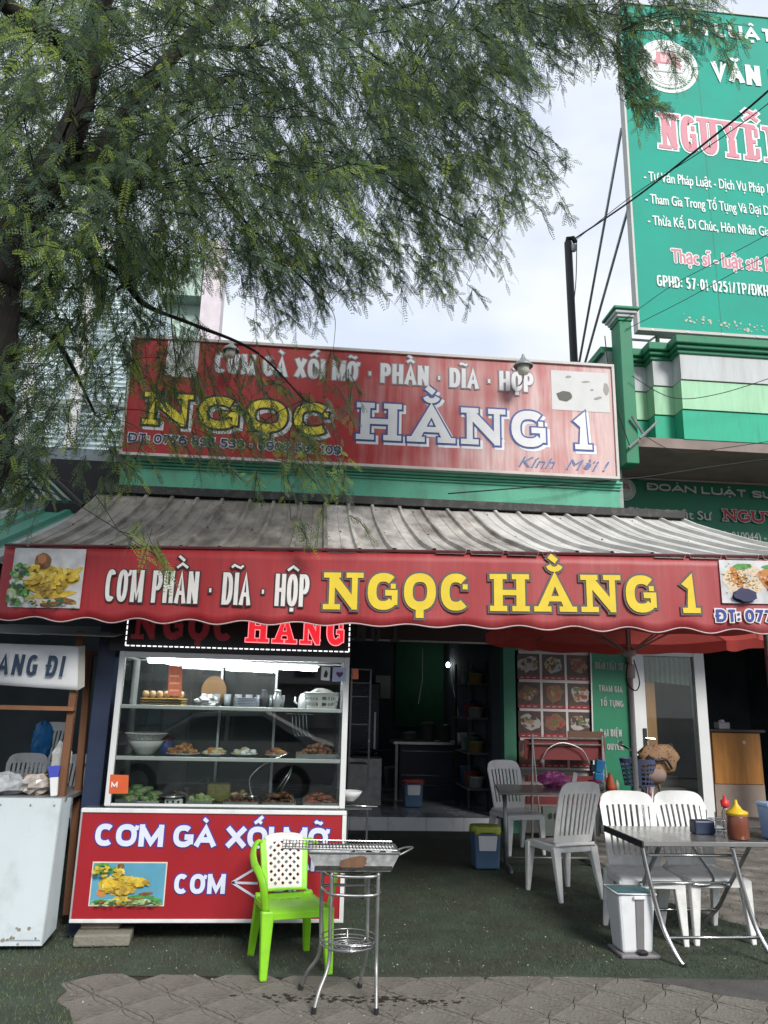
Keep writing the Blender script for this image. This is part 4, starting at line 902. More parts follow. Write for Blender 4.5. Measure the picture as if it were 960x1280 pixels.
part('wall', hg, hx0, hx1, 15, 15.3, 0, hz2, HO); part('wall', M('shaded mint band', (.30, .42, .37), .8), hx0, hx1, 14.6, 15.2, hz2+.001, hz2+.0015, HO)
part('parapet', hg, hx0, hx1+.02, 14.6, 15.2, hz2+.002, hz, HO); part('coping', white_paint, hx0, hx1+.05, 14.55, 15.25, hz+.001, hz+.12, HO)
part('column', M('pinkish white column', (.62, .56, .60), .7), hx1+.06, at(272, 400, Y=14.6).x+.06, 14.5, 14.9, 0, hz+.35, HO)
# green neighbour awning
GA = thing('green_awning', 'green and grey ribbed tin awning of the neighbouring stall beside the brown roof sheets', 'awning', (-3.6, 6, 0))
xg0, xg1 = -5.4, -1.98
def gaw(x, t): 
    y = 7.45+(5.65-7.45)*t; z = 3.36+(2.56-3.36)*t
    return Vector((x-.12*t+.12, y, z))
ng = 7
for i in range(ng):
    a = xg0+(xg1-xg0)*i/ng; b = xg0+(xg1-xg0)*(i+1)/ng+.01; prof = []; pw_ = (b-a)/2
    for k in range(2):
        s = a+k*pw_; prof += [(s, 0), (s+pw_*.5, 0), (s+pw_*.6, .035), (s+pw_*.78, .035), (s+pw_*.88, 0)]
    prof.append((b, 0)); mb = MB(); vs = []
    for j in range(7):
        for (x, h) in prof: q = gaw(x, j/6); q.z += h+.003*(i % 2); vs.append(q)
    n = len(prof); mb.add(vs, [(j*n+k, j*n+k+1, (j+1)*n+k+1, (j+1)*n+k) for j in range(6) for k in range(n-1)])
    mb.build('roof_sheet', tin_green if i % 2 else M('grey ribbed sheet', (.30, .33, .32), .5, var=.2, dirt=.7, dcol=(.10, .12, .10)), GA, solid=.0018)
# upright ribbed gable above it
def gable(q0, q1, Y0, Y1):
    return at(*q0, Y=Y0), at(*q1, Y=Y1)
tri = [at(-70, 622, Y=7.5), at(98, 630, Y=7.5), at(44, 579, Y=7.5), at(-70, 572, Y=7.5)]
mb = MB(); A, B, C_, D = tri
for k in range(13):
    t0, t1 = k/13, (k+.4)/13; t2 = (k+1)/13
    lo = lambda t: A.lerp(B, t); hi = lambda t: D.lerp(C_, min(t*1.0, 1))
    mb = MB(); nrm = Vector((0, -.03, .02))
    mb.extr([lo(t0)+nrm, lo(t1)+nrm, hi(t1)+nrm, hi(t0)+nrm], (0, .035, 0)); mb.build('gable_rib', M('grey rib', (.28, .34, .30), .5, dirt=.6), GA)
mb = MB(); mb.extr([A, B, C_, D], (0, .01, 0)); mb.build('gable_sheet', M('dark green sheet', (.02, .09, .06), .6, dirt=.5), GA)
mb = MB(); mb.tube([B+Vector((.05, -.03, -.02)), C_+Vector((0, -.03, .02))], .025, 6); mb.build('edge_bar', gutter_m, GA)
mb = MB(); mb.tube([at(140, 560, Y=7.9), at(163, 592, Y=7.7)], .03, 6); mb.build('edge_bar', gutter_m, GA)
# ------------------------------------------------------------ food display cart
YF = 5.95
PK = Plane((0, YF, 0), (1, 0, 0))
DC = thing('food_display_cart', 'red fronted food cart with glass display case and black lettered sign box', 'food cart', (-.65, 6.2, 0))
cx0, cx1 = -1.575, .300; cz0, cz1 = .145, .885
cred = M('cart red panel', (.33, .014, .022), .4, var=.06, scale=2, dirt=.25, dcol=(.14, .01, .015), dscale=3)
part('panel', cred, cx0+.012, cx1-.03, YF, YF+.02, cz0+.025, cz1-.03, DC)
part('trim', white_paint, cx0, cx1, YF-.012, YF+.03, cz1-.0295, cz1, DC, bevel=.004); part('trim', white_paint, cx0, cx1, YF-.012, YF+.03, cz0, cz0+.0245, DC, bevel=.004)
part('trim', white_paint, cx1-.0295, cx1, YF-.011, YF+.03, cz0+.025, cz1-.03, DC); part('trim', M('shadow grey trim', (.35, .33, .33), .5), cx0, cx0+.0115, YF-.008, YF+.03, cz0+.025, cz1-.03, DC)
part('body', M('cart side panel', (.16, .15, .15), .6, dirt=.4), cx0+.005, cx1-.005, YF+.031, YF+.62, cz0, cz1-.03, DC)
part('counter_top', M('glass green counter', (.16, .20, .20), .12, .3, var=.15), cx0, cx1+.0, YF+.031, YF+.65, cz1-.0295, cz1-.004, DC)
clet = M('cart pale letter', (.66, .70, .82), .4, var=.05); cblu = M('cart blue outline', (.06, .05, .30), .4)
letter(DC, PK, 'CƠM GÀ XỐI MỠ', 118, 1057, 411, 1062, 1029, clet, thick=.25, outline=cblu, og=.06, d=.003, gap=.05)
letter(DC, PK, 'CƠM', 217, 1117, 281, 1117, 1092, clet, thick=.24, outline=cblu, og=.06, d=.003)
letter(DC, PK, 'PHẦN', 342, 1088, 402, 1089, 1066, clet, thick=.22, outline=cblu, og=.06, d=.003)
letter(DC, PK, 'DĨA', 342, 1114, 385, 1115, 1094, clet, thick=.22, outline=cblu, og=.06, d=.003)
letter(DC, PK, 'HỘP', 342, 1143, 390, 1144, 1122, clet, thick=.22, outline=cblu, og=.06, d=.003)
mb = MB()
for q in ((320, 1085), (322, 1104), (322, 1123)):
    a = PK.uv(290, 1103); b = PK.uv(*q); strip(mb, [a, b], .008, 0, PK, .006)
a = PK.uv(290, 1103); 
mb.build('arrow_lines', clet, DC)
chick2 = [(.12, .88, .12, .12, 0, 3), (.14, .84, .08, .08, 0, 1), (.3, .82, .08, .08, 0, 3), (.85, .5, .05, .5, 0, 7), (.5, .05, .5, .10, 0, 8), (.15, .3, .07, .12, 0, 4), (.38, .48, .27, .24, -.1, 1), (.36, .8, .06, .16, 0, 1), (.38, .92, .05, .07, 0, 2), (.65, .55, .12, .12, .7, 1), (.25, .62, .14, .06, .3, 1), (.38, .38, .16, .12, -.2, 5),
          (.4, .12, .10, .10, 0, 1), (.5, .15, .05, .06, 0, 1), (.62, .16, .12, .04, 0, 2), (.7, .2, .18, .04, 0, 3), (.15, .08, .12, .05, 0, 3), (.75, .27, .1, .04, .2, 2), (.88, .12, .1, .05, 0, 3)]+fowl(.38, .48, .25, .2)+fowl(.66, .55, .11, .1, 20)+fowl(.36, .78, .05, .12, 14)+fowl(.42, .12, .1, .07, 16)+[(rng.uniform(.02, .98), rng.uniform(.01, .13), rng.uniform(.02, .05), .02, rng.uniform(-.4, .4), rng.choice([2, 11, 8, 3, 0])) for _ in range(50)]+[(rng.uniform(.02, .25), rng.uniform(.72, .98), .03, .03, 0, rng.choice([3, 11, 1])) for _ in range(24)]
print_rect(DC, PK, ((112, 1131), (208, 1079)), chick2, frame=M('print border', (.7, .6, .5), .5), fw=.008, d=.003, bg=7)
# case frame
kx0, kx1 = -1.425, .285; kz0, kz1 = .90, 1.985; kd = .56
f = .042
frame_parts = [(kx0, kx0+f, YF, YF+f, kz0, kz1), (kx1-f, kx1, YF, YF+f, kz0, kz1), (kx0, kx0+f, YF+kd-f, YF+kd, kz0, kz1), (kx1-f, kx1, YF+kd-f, YF+kd, kz0, kz1),
    (kx0+f+.001, kx1-f-.001, YF+.001, YF+f-.001, kz1-f, kz1-.001), (kx0+f+.001, kx1-f-.001, YF+.001, YF+.026, kz0+.0, kz0+.018), (kx0+f+.001, kx1-f-.001, YF+kd-f+.001, YF+kd-.001, kz1-f, kz1-.001),
    (kx0+.001, kx0+f-.001, YF+f+.001, YF+kd-f-.001, kz1-f, kz1-.001), (kx1-f+.001, kx1-.001, YF+f+.001, YF+kd-f-.001, kz1-f, kz1-.001)]
for q in frame_parts: part('frame_bar', alu, *q, DC, bevel=.003)
part('roof_panel', M('case roof lining', (.22, .23, .24), .7), kx0+f+.002, kx1-f-.002, YF+f+.002, YF+kd-f-.002, kz1-.03, kz1-.024, DC)
part('floor_panel', M('case steel floor', (.34, .38, .38), .25, .7, var=.1), kx0+.002, kx1-.002, YF+.03, YF+kd, kz0-.012, kz0-.001, DC)
z_s = [PK.uv(285, 885)[1], PK.uv(285, 949)[1]]
shelfg = glass_mat('shelf glass', (.85, .92, .90), 1.0, .04, .02)
for z in z_s:
    part('shelf_edge', alu, kx0+f+.002, kx1-f-.002, YF+.012, YF+.030, z-.018, z+.010, DC, bevel=.003)
    part('shelf', shelfg, kx0+f+.004, kx1-f-.004, YF+.032, YF+kd-.05, z-.004, z+.002, DC)
part('pane', glass_case, kx0+f+.0015, kx1-f-.0015, YF+.006, YF+.0105, kz0+.02, kz1-f-.002, DC)
part('pane', glass_case, kx0+.012, kx0+.017, YF+f+.002, YF+kd-f-.002, kz0, kz1-f-.002, DC); part('pane', glass_case, kx1-.017, kx1-.012, YF+f+.002, YF+kd-f-.002, kz0, kz1-f-.002, DC)
# sliding back doors half open: two frosted panes
frost = glass_mat('grimy back pane', (.60, .64, .62), .6, .03, .06)
xm = PK.uv(335, 900)[0]
part('back_pane', frost, kx0+f+.002, -.72, YF+kd-.03, YF+kd-.026, kz0, kz1-f, DC); part('back_pane', frost, -.70, -.28, YF+kd-.02, YF+kd-.016, kz0, kz1-f, DC)
for x in (-.72, -.28): part('pane_edge', alu, x-.012, x+.006, YF+kd-.034, YF+kd-.012, kz0, kz1-f-.002, DC)
# strip lamp
tubem = M('lit lamp tube', (.95, .97, 1.0), .5, var=0, emit=26.0)
pa, pb = at(186, 826, Y=6.03), at(396, 837, Y=6.03)
SL = thing('strip_lamp', 'glowing white strip lamp under the roof of the glass display case', 'lamp', pa.lerp(pb, .5))
mb = MB(); mb.tube([pa, pb], .014, 10); mb.build('tube', tubem, SL, smooth=True)
mb = MB(); mb.obox((pa+pb)/2+Vector((0, .012, .024)), (pb-pa)*1.03, (0, .03, 0), (0, 0, .018)); mb.build('batten', white_paint, SL)
# black sign box with dashed light border
part('sign_box', black_led, kx0-.085, kx1+.005, YF+.02, YF+.14, kz1+.012, kz1+.50, DC)
part('sign_rail', black_m, kx0-.08, kx1, YF-.005, YF+.019, kz1+.003, kz1+.02, DC)
PLd = Plane((0, YF+.019, 0), (1, 0, 0))
ledw = M('lit white dashes', (.85, .85, .85), .5, emit=.7); bl = PLd.uv(157, 806); br = PLd.uv(436, 818); tl2 = PLd.uv(160, 770)
mb = MB()
zb = PLd.uv(200, 808)[1]; zb2 = PLd.uv(400, 816)[1]
u = bl[0]
while u < br[0]: strip(mb, [(u, zb), (min(u+.028, br[0]), zb)], .0045, 0, PLd, .004); u += .04
for x in (bl[0], br[0]):
    z = zb
    while z < kz1+.48: strip(mb, [(x, z), (x, z+.028)], .0045, 0, PLd, .004); z += .04
mb.build('dashed_border', ledw, DC)
ledr = M('lit red letter', (.65, .02, .03), .4, emit=.55); leddim = M('dim glowing red letter', (.16, .012, .018), .4, emit=.12); pinkl = M('pink letter edge', (.85, .25, .28), .4, emit=.6); dimedge = M('dim letter edge', (.28, .12, .10), .4)  # the dim letters are given a faint glow of their own too
letter(DC, PLd, 'NGỌC', 164, 798, 291, 801, 760, leddim, thick=.2, slab=True, outline=dimedge, og=.02, d=.003, gap=.14)
letter(DC, PLd, 'HẰNG', 307, 802, 430, 807, 766, ledr, thick=.2, slab=True, outline=pinkl, og=.03, d=.003, gap=.14)
# navy side return, legs and castors
part('side_return', navy, kx0-.20, kx0-.07, YF+.16, YF+.44, .02, 2.42, DC)
for x in (cx0+.16, cx1-.1):
    for y in (YF+.12, YF+.52): part('leg', rubber, x-.025, x+.025, y-.025, y+.025, .012, cz0, DC)
# side shelf with rail and bowl at the open end
mb = MB(); mb.tube([(cx1+.002, YF+.18, .90), (cx1+.24, YF+.18, .895)], .009, 8); mb.build('rail', chrome, DC, smooth=True)
part('side_shelf', steel, cx1+.001, cx1+.2, YF+.2, YF+.5, .87, .885, DC)
porc = M('white porcelain', (.66, .67, .68), .25, var=.05)
def bowl(lbl, p, r, h, mat=porc, cat='bowl', grp=None, n=24):
    t = thing('bowl', lbl, cat, p, grp); mb = MB()
    mb.lathe([(r*.45, 0), (r*.5, .01), (r*.8, h*.5), (r, h), (r*.97, h+.003), (r*.76, h*.5), (r*.4, .02), (.001, .018)], p, n, capt=False); mb.build('body', mat, t, smooth=True); return t
bowl('white bowl on the small steel shelf at the open end of the case', at(436, 1003, Y=6.2)+Vector((0, 0, .01)), .10, .07)

# ---- things inside the case
glaze = [M('fried golden crust', (.42, .19, .05), .55, var=.3, scale=40), M('fried dark crust', (.22, .085, .025), .5, var=.3, scale=40), M('pale dough', (.48, .42, .26), .6, var=.2, scale=30)]
meat = [M('braised meat', (.16, .06, .03), .4, var=.35, scale=40), M('dark glaze', (.07, .03, .018), .35, var=.3), M('red sausage', (.34, .075, .035), .45, var=.3, scale=30)]
greens = [M('herb green', (.10, .20, .06), .6, var=.3, scale=20), M('herb pale', (.26, .34, .18), .6, var=.3, scale=20)]
melon = [M('pale cabbage rolls', (.38, .42, .22), .55, var=.2, scale=20), M('green cabbage', (.24, .32, .12), .55, var=.2)]
def pile(name, lbl, cat, c, rx, ry, h, size, n, mats, dish=None, dishmat=porc, stretch=1.0, dd=.0, food='food_pile'):
    t = thing(name, lbl, cat, c); c = Vector(c)
    z0 = c.z
    if dish == 'plate':
        mb = MB(); mb.lathe([(rx*.6, 0), (rx*.65, .006), (rx*1.15, .018), (rx*1.15, .022), (rx*.6, .010), (.001, .009)], c, 26, capt=False); mb.build('plate', dishmat, t, smooth=True); z0 += .01
    elif dish == 'tray':
        mb = MB(); a, b = rx*1.1, ry*1.1; mb.box(c.x-a, c.x+a, c.y-b, c.y+b, c.z+.001, c.z+.006)
        for q in ((-a, a, -b, -b+.005), (-a, a, b-.005, b), (-a, -a+.005, -b+.006, b-.006), (a-.005, a, -b+.006, b-.006)): mb.box(c.x+q[0], c.x+q[1], c.y+q[2], c.y+q[3], c.z+.0065, c.z+.035)
        mb.build('tray', dishmat, t); z0 += .008
    for mi, m in enumerate(mats):
        mb = MB()
        for k in range(n//len(mats)+1):
            r = math.sqrt(rng.random()); a = rng.uniform(0, 6.283); x, y = r*math.cos(a), r*math.sin(a); s = size*rng.uniform(.7, 1.25)
            mb.blob((c.x+x*rx*.92, c.y+y*ry*.92, z0+s*.6+rng.random()*h*(1-r*r*.9)), (s*stretch*rng.uniform(.8, 1.2), s*rng.uniform(.7, 1.2), s*rng.uniform(.6, .9)), 7, 5, .22)
        o = mb.build(food, m, t, smooth=True); o['kind'] = 'stuff'
    return t
yb = 6.16
def on(px, py, Y=yb, z=None): 
    p = at(px, py, Y=Y); 
    if z is not None: p.z = z
    return p
zf = kz0; zs2, zs1 = z_s[1]+.003, z_s[0]+.003
pile('plate_of_fried_tofu', 'white plate heaped with golden fried pieces on the middle shelf', 'plate of food', on(229, 940, 6.18, zs2), .11, .11, .07, .022, 46, glaze[:2], 'plate')
pile('tray_of_chopped_pork', 'heap of brown roast meat on the right of the middle shelf', 'tray of food', on(397, 944, 6.2, zs2), .15, .12, .085, .020, 70, [meat[0], glaze[1]], 'tray', steel)
pile('tray_of_cabbage_rolls', 'tray of pale green cabbage rolls beside the black scale', 'tray of food', on(251, 1002, 6.08, zf), .085, .08, .045, .026, 18, melon, 'tray', steel)
pile('tray_of_braised_meat', 'shallow steel tray of dark braised strips in the middle of the case floor', 'tray of food', on(302, 1002, 6.08, zf), .115, .09, .05, .017, 60, [meat[0], meat[1]], 'tray', steel, 1.6)
pile('tray_of_grilled_ribs', 'shallow steel tray of dark grilled ribs with tongs next to the red sausages', 'tray of food', on(349, 1003, 6.08, zf), .11, .10, .08, .018, 60, [meat[1], meat[0]], 'tray', steel, 1.7)
pile('tray_of_sausages', 'heap of reddish sausages at the right end of the case floor', 'tray of food', on(401, 1004, 6.1, zf), .12, .11, .07, .018, 60, [meat[2], meat[0]], 'tray', steel, 1.8)
pile('bunch_of_herbs', 'heap of green herbs behind the orange sticker at the left end of the case floor', 'herbs', on(176, 985, 6.26, zf), .17, .11, .09, .030, 44, greens, None, porc, 1.5)
pile('dried_fish_tray', 'low tray of greyish dried food behind the black scale', 'tray of food', on(222, 985, 6.34, zf), .12, .09, .05, .018, 40, [M('grey dried food', (.13, .12, .11), .7, var=.4, scale=30), meat[1]], 'tray', steel, 1.6)
# container of yellow pickles
yc = thing('pickle_box', 'clear square box of yellow pickles behind the trays', 'box', on(275, 980, 6.3, zf)); c = yc.location
mb = MB(); mb.box(c.x-.085, c.x+.085, c.y-.08, c.y+.08, c.z+.002, c.z+.13); mb.build('pickle', M('yellow pickle', (.34, .27, .07), .5, var=.3, scale=30), yc, bevel=.01)
mb = MB()
for q in ((-.092, -.087, -.087, .087), (.087, .092, -.087, .087), (-.0865, .0865, -.092, -.087), (-.0865, .0865, .087, .092)): mb.box(c.x+q[0], c.x+q[1], c.y+q[2], c.y+q[3], c.z, c.z+.17)
mb.build('box_wall', glass, yc)
# scale with price card
sc_ = thing('kitchen_scale', 'small black scale with white digit card on the case floor', 'scale', on(215, 999, 6.05, zf)); c = sc_.location
mb = MB(); mb.box(c.x-.10, c.x+.09, c.y-.05, c.y+.08, c.z, c.z+.05); mb.build('body', black_m, sc_, bevel=.01)
mb = MB(); mb.lathe([(.06, .05), (.10, .062), (.102, .066)], c, 20); mb.build('pan', steel, sc_, smooth=True)
Pq = Plane((c.x, c.y-.0505, c.z), (1, 0, 0)); mb = MB(); mb.box(c.x-.04, c.x+.085, c.y-.056, c.y-.0505, c.z+.008, c.z+.048); mb.build('card', white_paint, sc_)
for i, s_ in enumerate((-.022, .018, .055)): 
    mb = MB(); mb.extr([(c.x+s_+.009*math.cos(6.283*k/8), c.y-.0565, c.z+.028+.009*math.sin(6.283*k/8)) for k in range(8)], (0, -.001, 0)); mb.build('dial', black_m, sc_)
# colander and bowls on the middle shelf
t = bowl('large white mixing bowl at the left of the middle shelf', on(181, 944, 6.24, zs2), .13, .10)
c = t.location; 
t = thing('colander', 'pale perforated colander resting in the large white bowl', 'colander', (c.x, c.y, c.z+.105)); mb = MB()
def colf(s, q): a = s*6.283; r = .10+.055*q; return Vector((c.x+r*math.cos(a), c.y+r*math.sin(a), c.z+.105+.05*q))
mb.grid(colf, 44, 5, lambda i, j: not (j in (1, 3) and i % 2 == 0)); mb.build('body', white_paint, t, solid=.002)
mb = MB(); mb.tube([colf(k/40, 1.02) for k in range(41)], .005, 6); mb.build('rim', white_paint, t, smooth=True)
# crowded back row of the case
for i, (px, py, Y, z, r, lbl) in enumerate(((160, 1000, 6.1, 'f', .07, 'steel tray of sliced cucumber in the front corner behind the orange sticker'), (187, 1002, 6.02, 'f', .07, 'small steel tray of chopped greens left of the black scale'),
        (300, 985, 6.36, 'f', .10, 'steel tray of stewed eggs behind the braised strips'), (350, 985, 6.38, 'f', .10, 'steel tray of fried fish at the back behind the ribs'), (395, 985, 6.40, 'f', .09, 'deep tray of red roast pork behind the sausages'),
        (268, 944, 6.2, 's', .075, 'small plate of spring rolls beside the fried golden pieces'), (305, 944, 6.26, 's', .09, 'plate of pale steamed rolls in the centre of the middle shelf'), (345, 944, 6.22, 's', .075, 'plate of fried chicken legs left of the roast meat heap'))):
    mats = ([greens[1], melon[0]], [greens[0], greens[1]], [glaze[2], glaze[0]], [glaze[0], glaze[1]], [meat[2], glaze[0]], [glaze[0], glaze[2]], [glaze[2], porc], [glaze[0], glaze[1]])[i]
    pile(('vegetable_tray', 'vegetable_tray', 'tray_of_eggs', 'tray_of_fish', 'tray_of_pork', 'plate_of_rolls', 'plate_of_rolls', 'plate_of_chicken')[i], lbl, 'plate of food' if z == 's' else 'tray of food', on(px, py, Y, zf if z == 'f' else zs2), r, r*.85, .04, .02 if i != 2 else .026, 26, mats, 'plate' if z == 's' else 'tray', porc if z == 's' else steel, 1.5 if i in (3, 5, 7) else 1.0)
for i in range(7):
    p = on(270+i*13.5, 884, 6.36, zs1); t = thing('drinking_glass', ('leftmost smoky drinking glass of the row on the top shelf', 'second smoky drinking glass of the row, just right of the leftmost', 'third smoky drinking glass of the row on the top shelf', 'middle smoky drinking glass of the row on the top shelf', 'fifth smoky drinking glass of the row on the top shelf', 'sixth smoky drinking glass of the row, before the small jar', 'rightmost smoky drinking glass of the row on the top shelf')[i], 'glass', p, 'row of drinking glasses on the top shelf'); mb = MB(); mb.lathe([(.024, 0), (.03, .10), (.028, .10), (.022, .01)], p, 12, capt=False); mb.build('body', M('smoky glass ware', (.25, .27, .28), .1), t, smooth=True)
t = thing('sauce_tub', 'red lidded tub standing at the back of the middle shelf', 'tub', on(205, 944, 6.42, zs2)); mb = MB(); mb.lathe([(.055, 0), (.06, .10)], t.location, 18); mb.build('body', M('blue tub plastic', (.04, .09, .32), .4), t, smooth=True); mb = MB(); mb.lathe([(.064, .101), (.064, .115)], t.location, 18); mb.build('lid', M('red tub lid', (.42, .03, .03), .4), t)
# tongs
t = thing('tongs', 'steel tongs leaning over the grilled ribs', 'tongs', on(347, 995, 6.05, zf+.09)); mb = MB(); c = Vector(t.location)
mb.tube([c+Vector((-.02, .02, 0)), c+Vector((.06, .06, .12)), c+Vector((.1, .1, .20))], .004, 5); mb.tube([c+Vector((.015, .0, 0)), c+Vector((.08, .05, .12)), c+Vector((.1, .1, .20))], .004, 5); mb.build('arms', chrome, t, smooth=True)
# ladle, big curved handle
t = thing('ladle', 'long handled steel ladle lying across the braised strips', 'ladle', on(315, 985, 6.06, zf+.07)); mb = MB(); c = Vector(t.location)
mb.tube(cr_pts([c, c+Vector((-.02, .0, .12)), c+Vector((.08, .03, .22)), c+Vector((.26, .08, .30))], 5), .005, 6); mb.build('handle', chrome, t, smooth=True)
mb = MB(); mb.lathe([(.012, 0), (.04, .012), (.05, .035), (.047, .035), (.035, .014), (.001, .004)], c-Vector((0, 0, .03)), 16, capt=False); mb.build('cup', chrome, t, smooth=True)
# top shelf: egg tray, bag, plates, jars, basket
et = thing('egg_tray', 'stacked yellow cardboard egg trays with five rows of eggs on the top shelf', 'egg tray', on(205, 880, 6.14, zs1)); c = Vector(et.location)
for k in range(3):
    mb = MB(); mb.grid(lambda s, q: Vector((c.x-.155+.31*s, c.y-.12+.24*q, c.z+.014+.018*k+.007*math.sin(s*31)*math.sin(q*25))), 30, 20); mb.build('tray', M('yellow pulp tray', (.38, .24, .06), .8, var=.2, scale=30), et, smooth=True, solid=.004)
eggm = M('brown egg', (.52, .34, .18), .5, var=.15)
for i in range(6):
    for j in range(2):
        mb = MB(); mb.blob((c.x-.13+i*.052, c.y-.09+j*.06, c.z+.085), (.020, .020, .026), 10, 7, .0); mb.build('egg', eggm, et, smooth=True)
t = thing('plastic_bag', 'crumpled clear plastic bag beside the egg trays', 'bag', on(258, 882, 6.12, zs1)); mb = MB(); mb.blob(Vector(t.location)+Vector((0, 0, .04)), (.085, .06, .05), 14, 9, .3); mb.build('film', M('crumpled film', (.42, .42, .42), .25, var=.3, scale=30), t)
def plates(lbl, p, r, n, mat):
    t = thing('plate_stack', lbl, 'stack of plates', p)
    for i in range(n):
        mb = MB(); mb.lathe([(r*.6, 0), (r*.63, .003), (r, .012), (r, .015), (r*.6, .006), (.001, .005)], Vector(p)+Vector((0, 0, i*.012)), 24, capt=False); mb.build('plate', mat, t, smooth=True)
plates('stack of pale blue grey plates on the top shelf', on(308, 884, 6.12, zs1), .10, 6, M('pale blue glaze', (.38, .42, .50), .3))
for i, (px, lbl, m) in enumerate(((330, 'dark glass jar beside the stack of plates', black_m), (346, 'grey lidded jar between the dark glass jar and the small kettle', steel))):
    t = thing('jar', lbl, 'jar', on(px, 884, 6.16, zs1)); mb = MB(); mb.lathe([(.035, 0), (.04, .01), (.04, .09), (.028, .11), (.03, .13), (.03, .14)], t.location, 16); mb.build('body', m, t, smooth=True)
t = thing('cutting_board', 'round brown chopping board propped behind the bag on the top shelf', 'chopping board', on(266, 880, 6.42, zs1)); c = Vector(t.location)
mb = MB(); mb.extr([(c.x+.10*math.cos(6.283*i/24), c.y, c.z+.12+.12*math.sin(6.283*i/24)) for i in range(24)], (0, .02, 0)); mb.build('board', M('chopping board wood', (.20, .11, .045), .7, var=.3), t)
wb = thing('dish_basket', 'white plastic slotted basket with lid at the right of the top shelf', 'basket', on(402, 884, 6.12, zs1)); c = Vector(wb.location)
def bas(s, q):
    a = s*6.283; e = .5; cx_, sy_ = math.cos(a), math.sin(a); k = .82+.18*q
    return Vector((c.x+.135*k*math.copysign(abs(cx_)**e, cx_), c.y+.10*k*math.copysign(abs(sy_)**e, sy_), c.z+.12*q))
mb = MB(); mb.grid(bas, 88, 14, lambda i, j: not (i % 2 == 0 and j in (3, 4, 5, 8, 9, 10))); mb.build('side', white_paint, wb, solid=.003)
mb = MB(); mb.tube([bas(k/60, 1.02) for k in range(61)], .006, 6); mb.build('rim', white_paint, wb, smooth=True)
mb = MB(); mb.blob(c+Vector((0, 0, .10)), (.11, .08, .06), 12, 7, .1); mb.build('content', M('grey cloth', (.35, .35, .34), .8, var=.3, scale=30), wb)
t = thing('kettle', 'small white appliance with a spout left of the slotted basket', 'kettle', on(381, 884, 6.2, zs1)); mb = MB(); mb.lathe([(.05, 0), (.055, .01), (.05, .09), (.035, .115), (.01, .12)], t.location, 18); mb.build('body', white_paint, t, smooth=True)
mb = MB(); q = Vector(t.location); mb.tube([q+Vector((-.045, 0, .03)), q+Vector((-.08, 0, .05)), q+Vector((-.075, 0, .09))], .009, 6); mb.build('spout', white_paint, t, smooth=True)
# hanging ladles seen through the glass right of centre
t = thing('utensil_rack', 'row of hanging steel spoons behind the middle shelf', 'utensils', on(372, 915, 6.46)); c = Vector(t.location)
for k in range(5):
    mb = MB(); x = c.x-.05+k*.028; mb.tube(cr_pts([(x, c.y, c.z+.14), (x+.01, c.y-.01, c.z+.04), (x+.03, c.y-.03, c.z-.02), (x+.05, c.y-.02, c.z-.03)], 4), .005, 6); mb.build('spoon', chrome, t, smooth=True)
mb = MB(); mb.tube([(c.x-.1, c.y+.01, c.z+.14), (c.x+.12, c.y+.01, c.z+.14)], .005, 6); mb.build('rod', chrome, t)
# stickers on the glass
def sticker(px, mat, lbl, text=None, tm=None, txt_px=None, extra=None):
    t = thing('sticker', lbl, 'sticker', PK.w(*PK.uv(*px[0]))); quad_on(t, PK, 'sheet', px, mat, d=.002, th=.0015)
    if text: letter(t, PK, text, *txt_px, tm, thick=.22, d=.003)
    return t
osk = M('orange sticker', (.62, .11, .035), .4, var=.1)
sticker([(136, 992), (160, 992), (161, 969), (138, 968)], osk, 'orange payment sticker with white m low on the left of the glass', 'm'.upper(), part_w, (139, 984, 147, 984, 977), None)
t = sticker([(210, 869), (227, 870), (228, 833), (211, 832)], M('orange pink sticker', (.55, .16, .09), .4, var=.2, scale=30), 'orange and pink sticker above the egg trays')
mb = MB(); 
for k in range(3): 
    a = PK.uv(212, 845+k*9); strip(mb, [a, (a[0]+.07, a[1])], .006, 0, PK, .005)
mb.build('print', M('pale orange print', (.70, .40, .25), .5), t)
t = sticker([(415, 852), (432, 852), (433, 834), (416, 834)], M('pale blue sticker', (.42, .48, .66), .4), 'pale blue sticker with a dark heart at the top corner of the glass')
a = PK.uv(424.5, 843); mb = MB(); mb.add([PK.w(a[0]+.00165*16*math.sin(q)**3, a[1]+.00165*(13*math.cos(q)-5*math.cos(2*q)-2*math.cos(3*q)-math.cos(4*q)), .005) for q in [6.283*i/24 for i in range(24)]], [tuple(range(24))]); mb.build('heart', M('dark violet print', (.09, .02, .13), .5), t)
t = sticker([(401, 850), (412, 851), (413, 834), (402, 833)], white_paint, 'small white sticker with a dark figure next to the heart sticker')
a = PK.uv(407, 842); mb = MB(); mb.add([PK.w(a[0]+x, a[1]+y, .005) for x, y in ((-.015, -.025), (.01, -.03), (.018, .0), (.004, .03), (-.008, .01))], [(0, 1, 2, 3, 4)]); mb.build('print', black_m, t)
sticker([(441, 849), (448, 849), (448, 836), (441, 836)], osk, 'orange sticker on the dark glass shelf unit beyond the case')
# shelf unit in the gap right of the case
t = thing('wall_rack', 'narrow dark glass shelf rack between the food case and the dark room', 'rack', on(448, 1000, 7.2, .0)); x0, x1 = on(438, 900, 7.2).x, on(462, 900, 7.2).x; z1 = on(450, 836, 7.2).z
for x in (x0, x1): part('upright', M('tarnished rack', (.10, .10, .11), .5, .5), x-.008, x+.008, 7.19, 7.21, 0, z1, t)
for py in (836, 853, 870, 905, 955): z = on(450, py, 7.2).z; part('shelf', MC['tarnished rack'], x0+.009, x1-.009, 7.2, 7.45, z-.008, z, t)
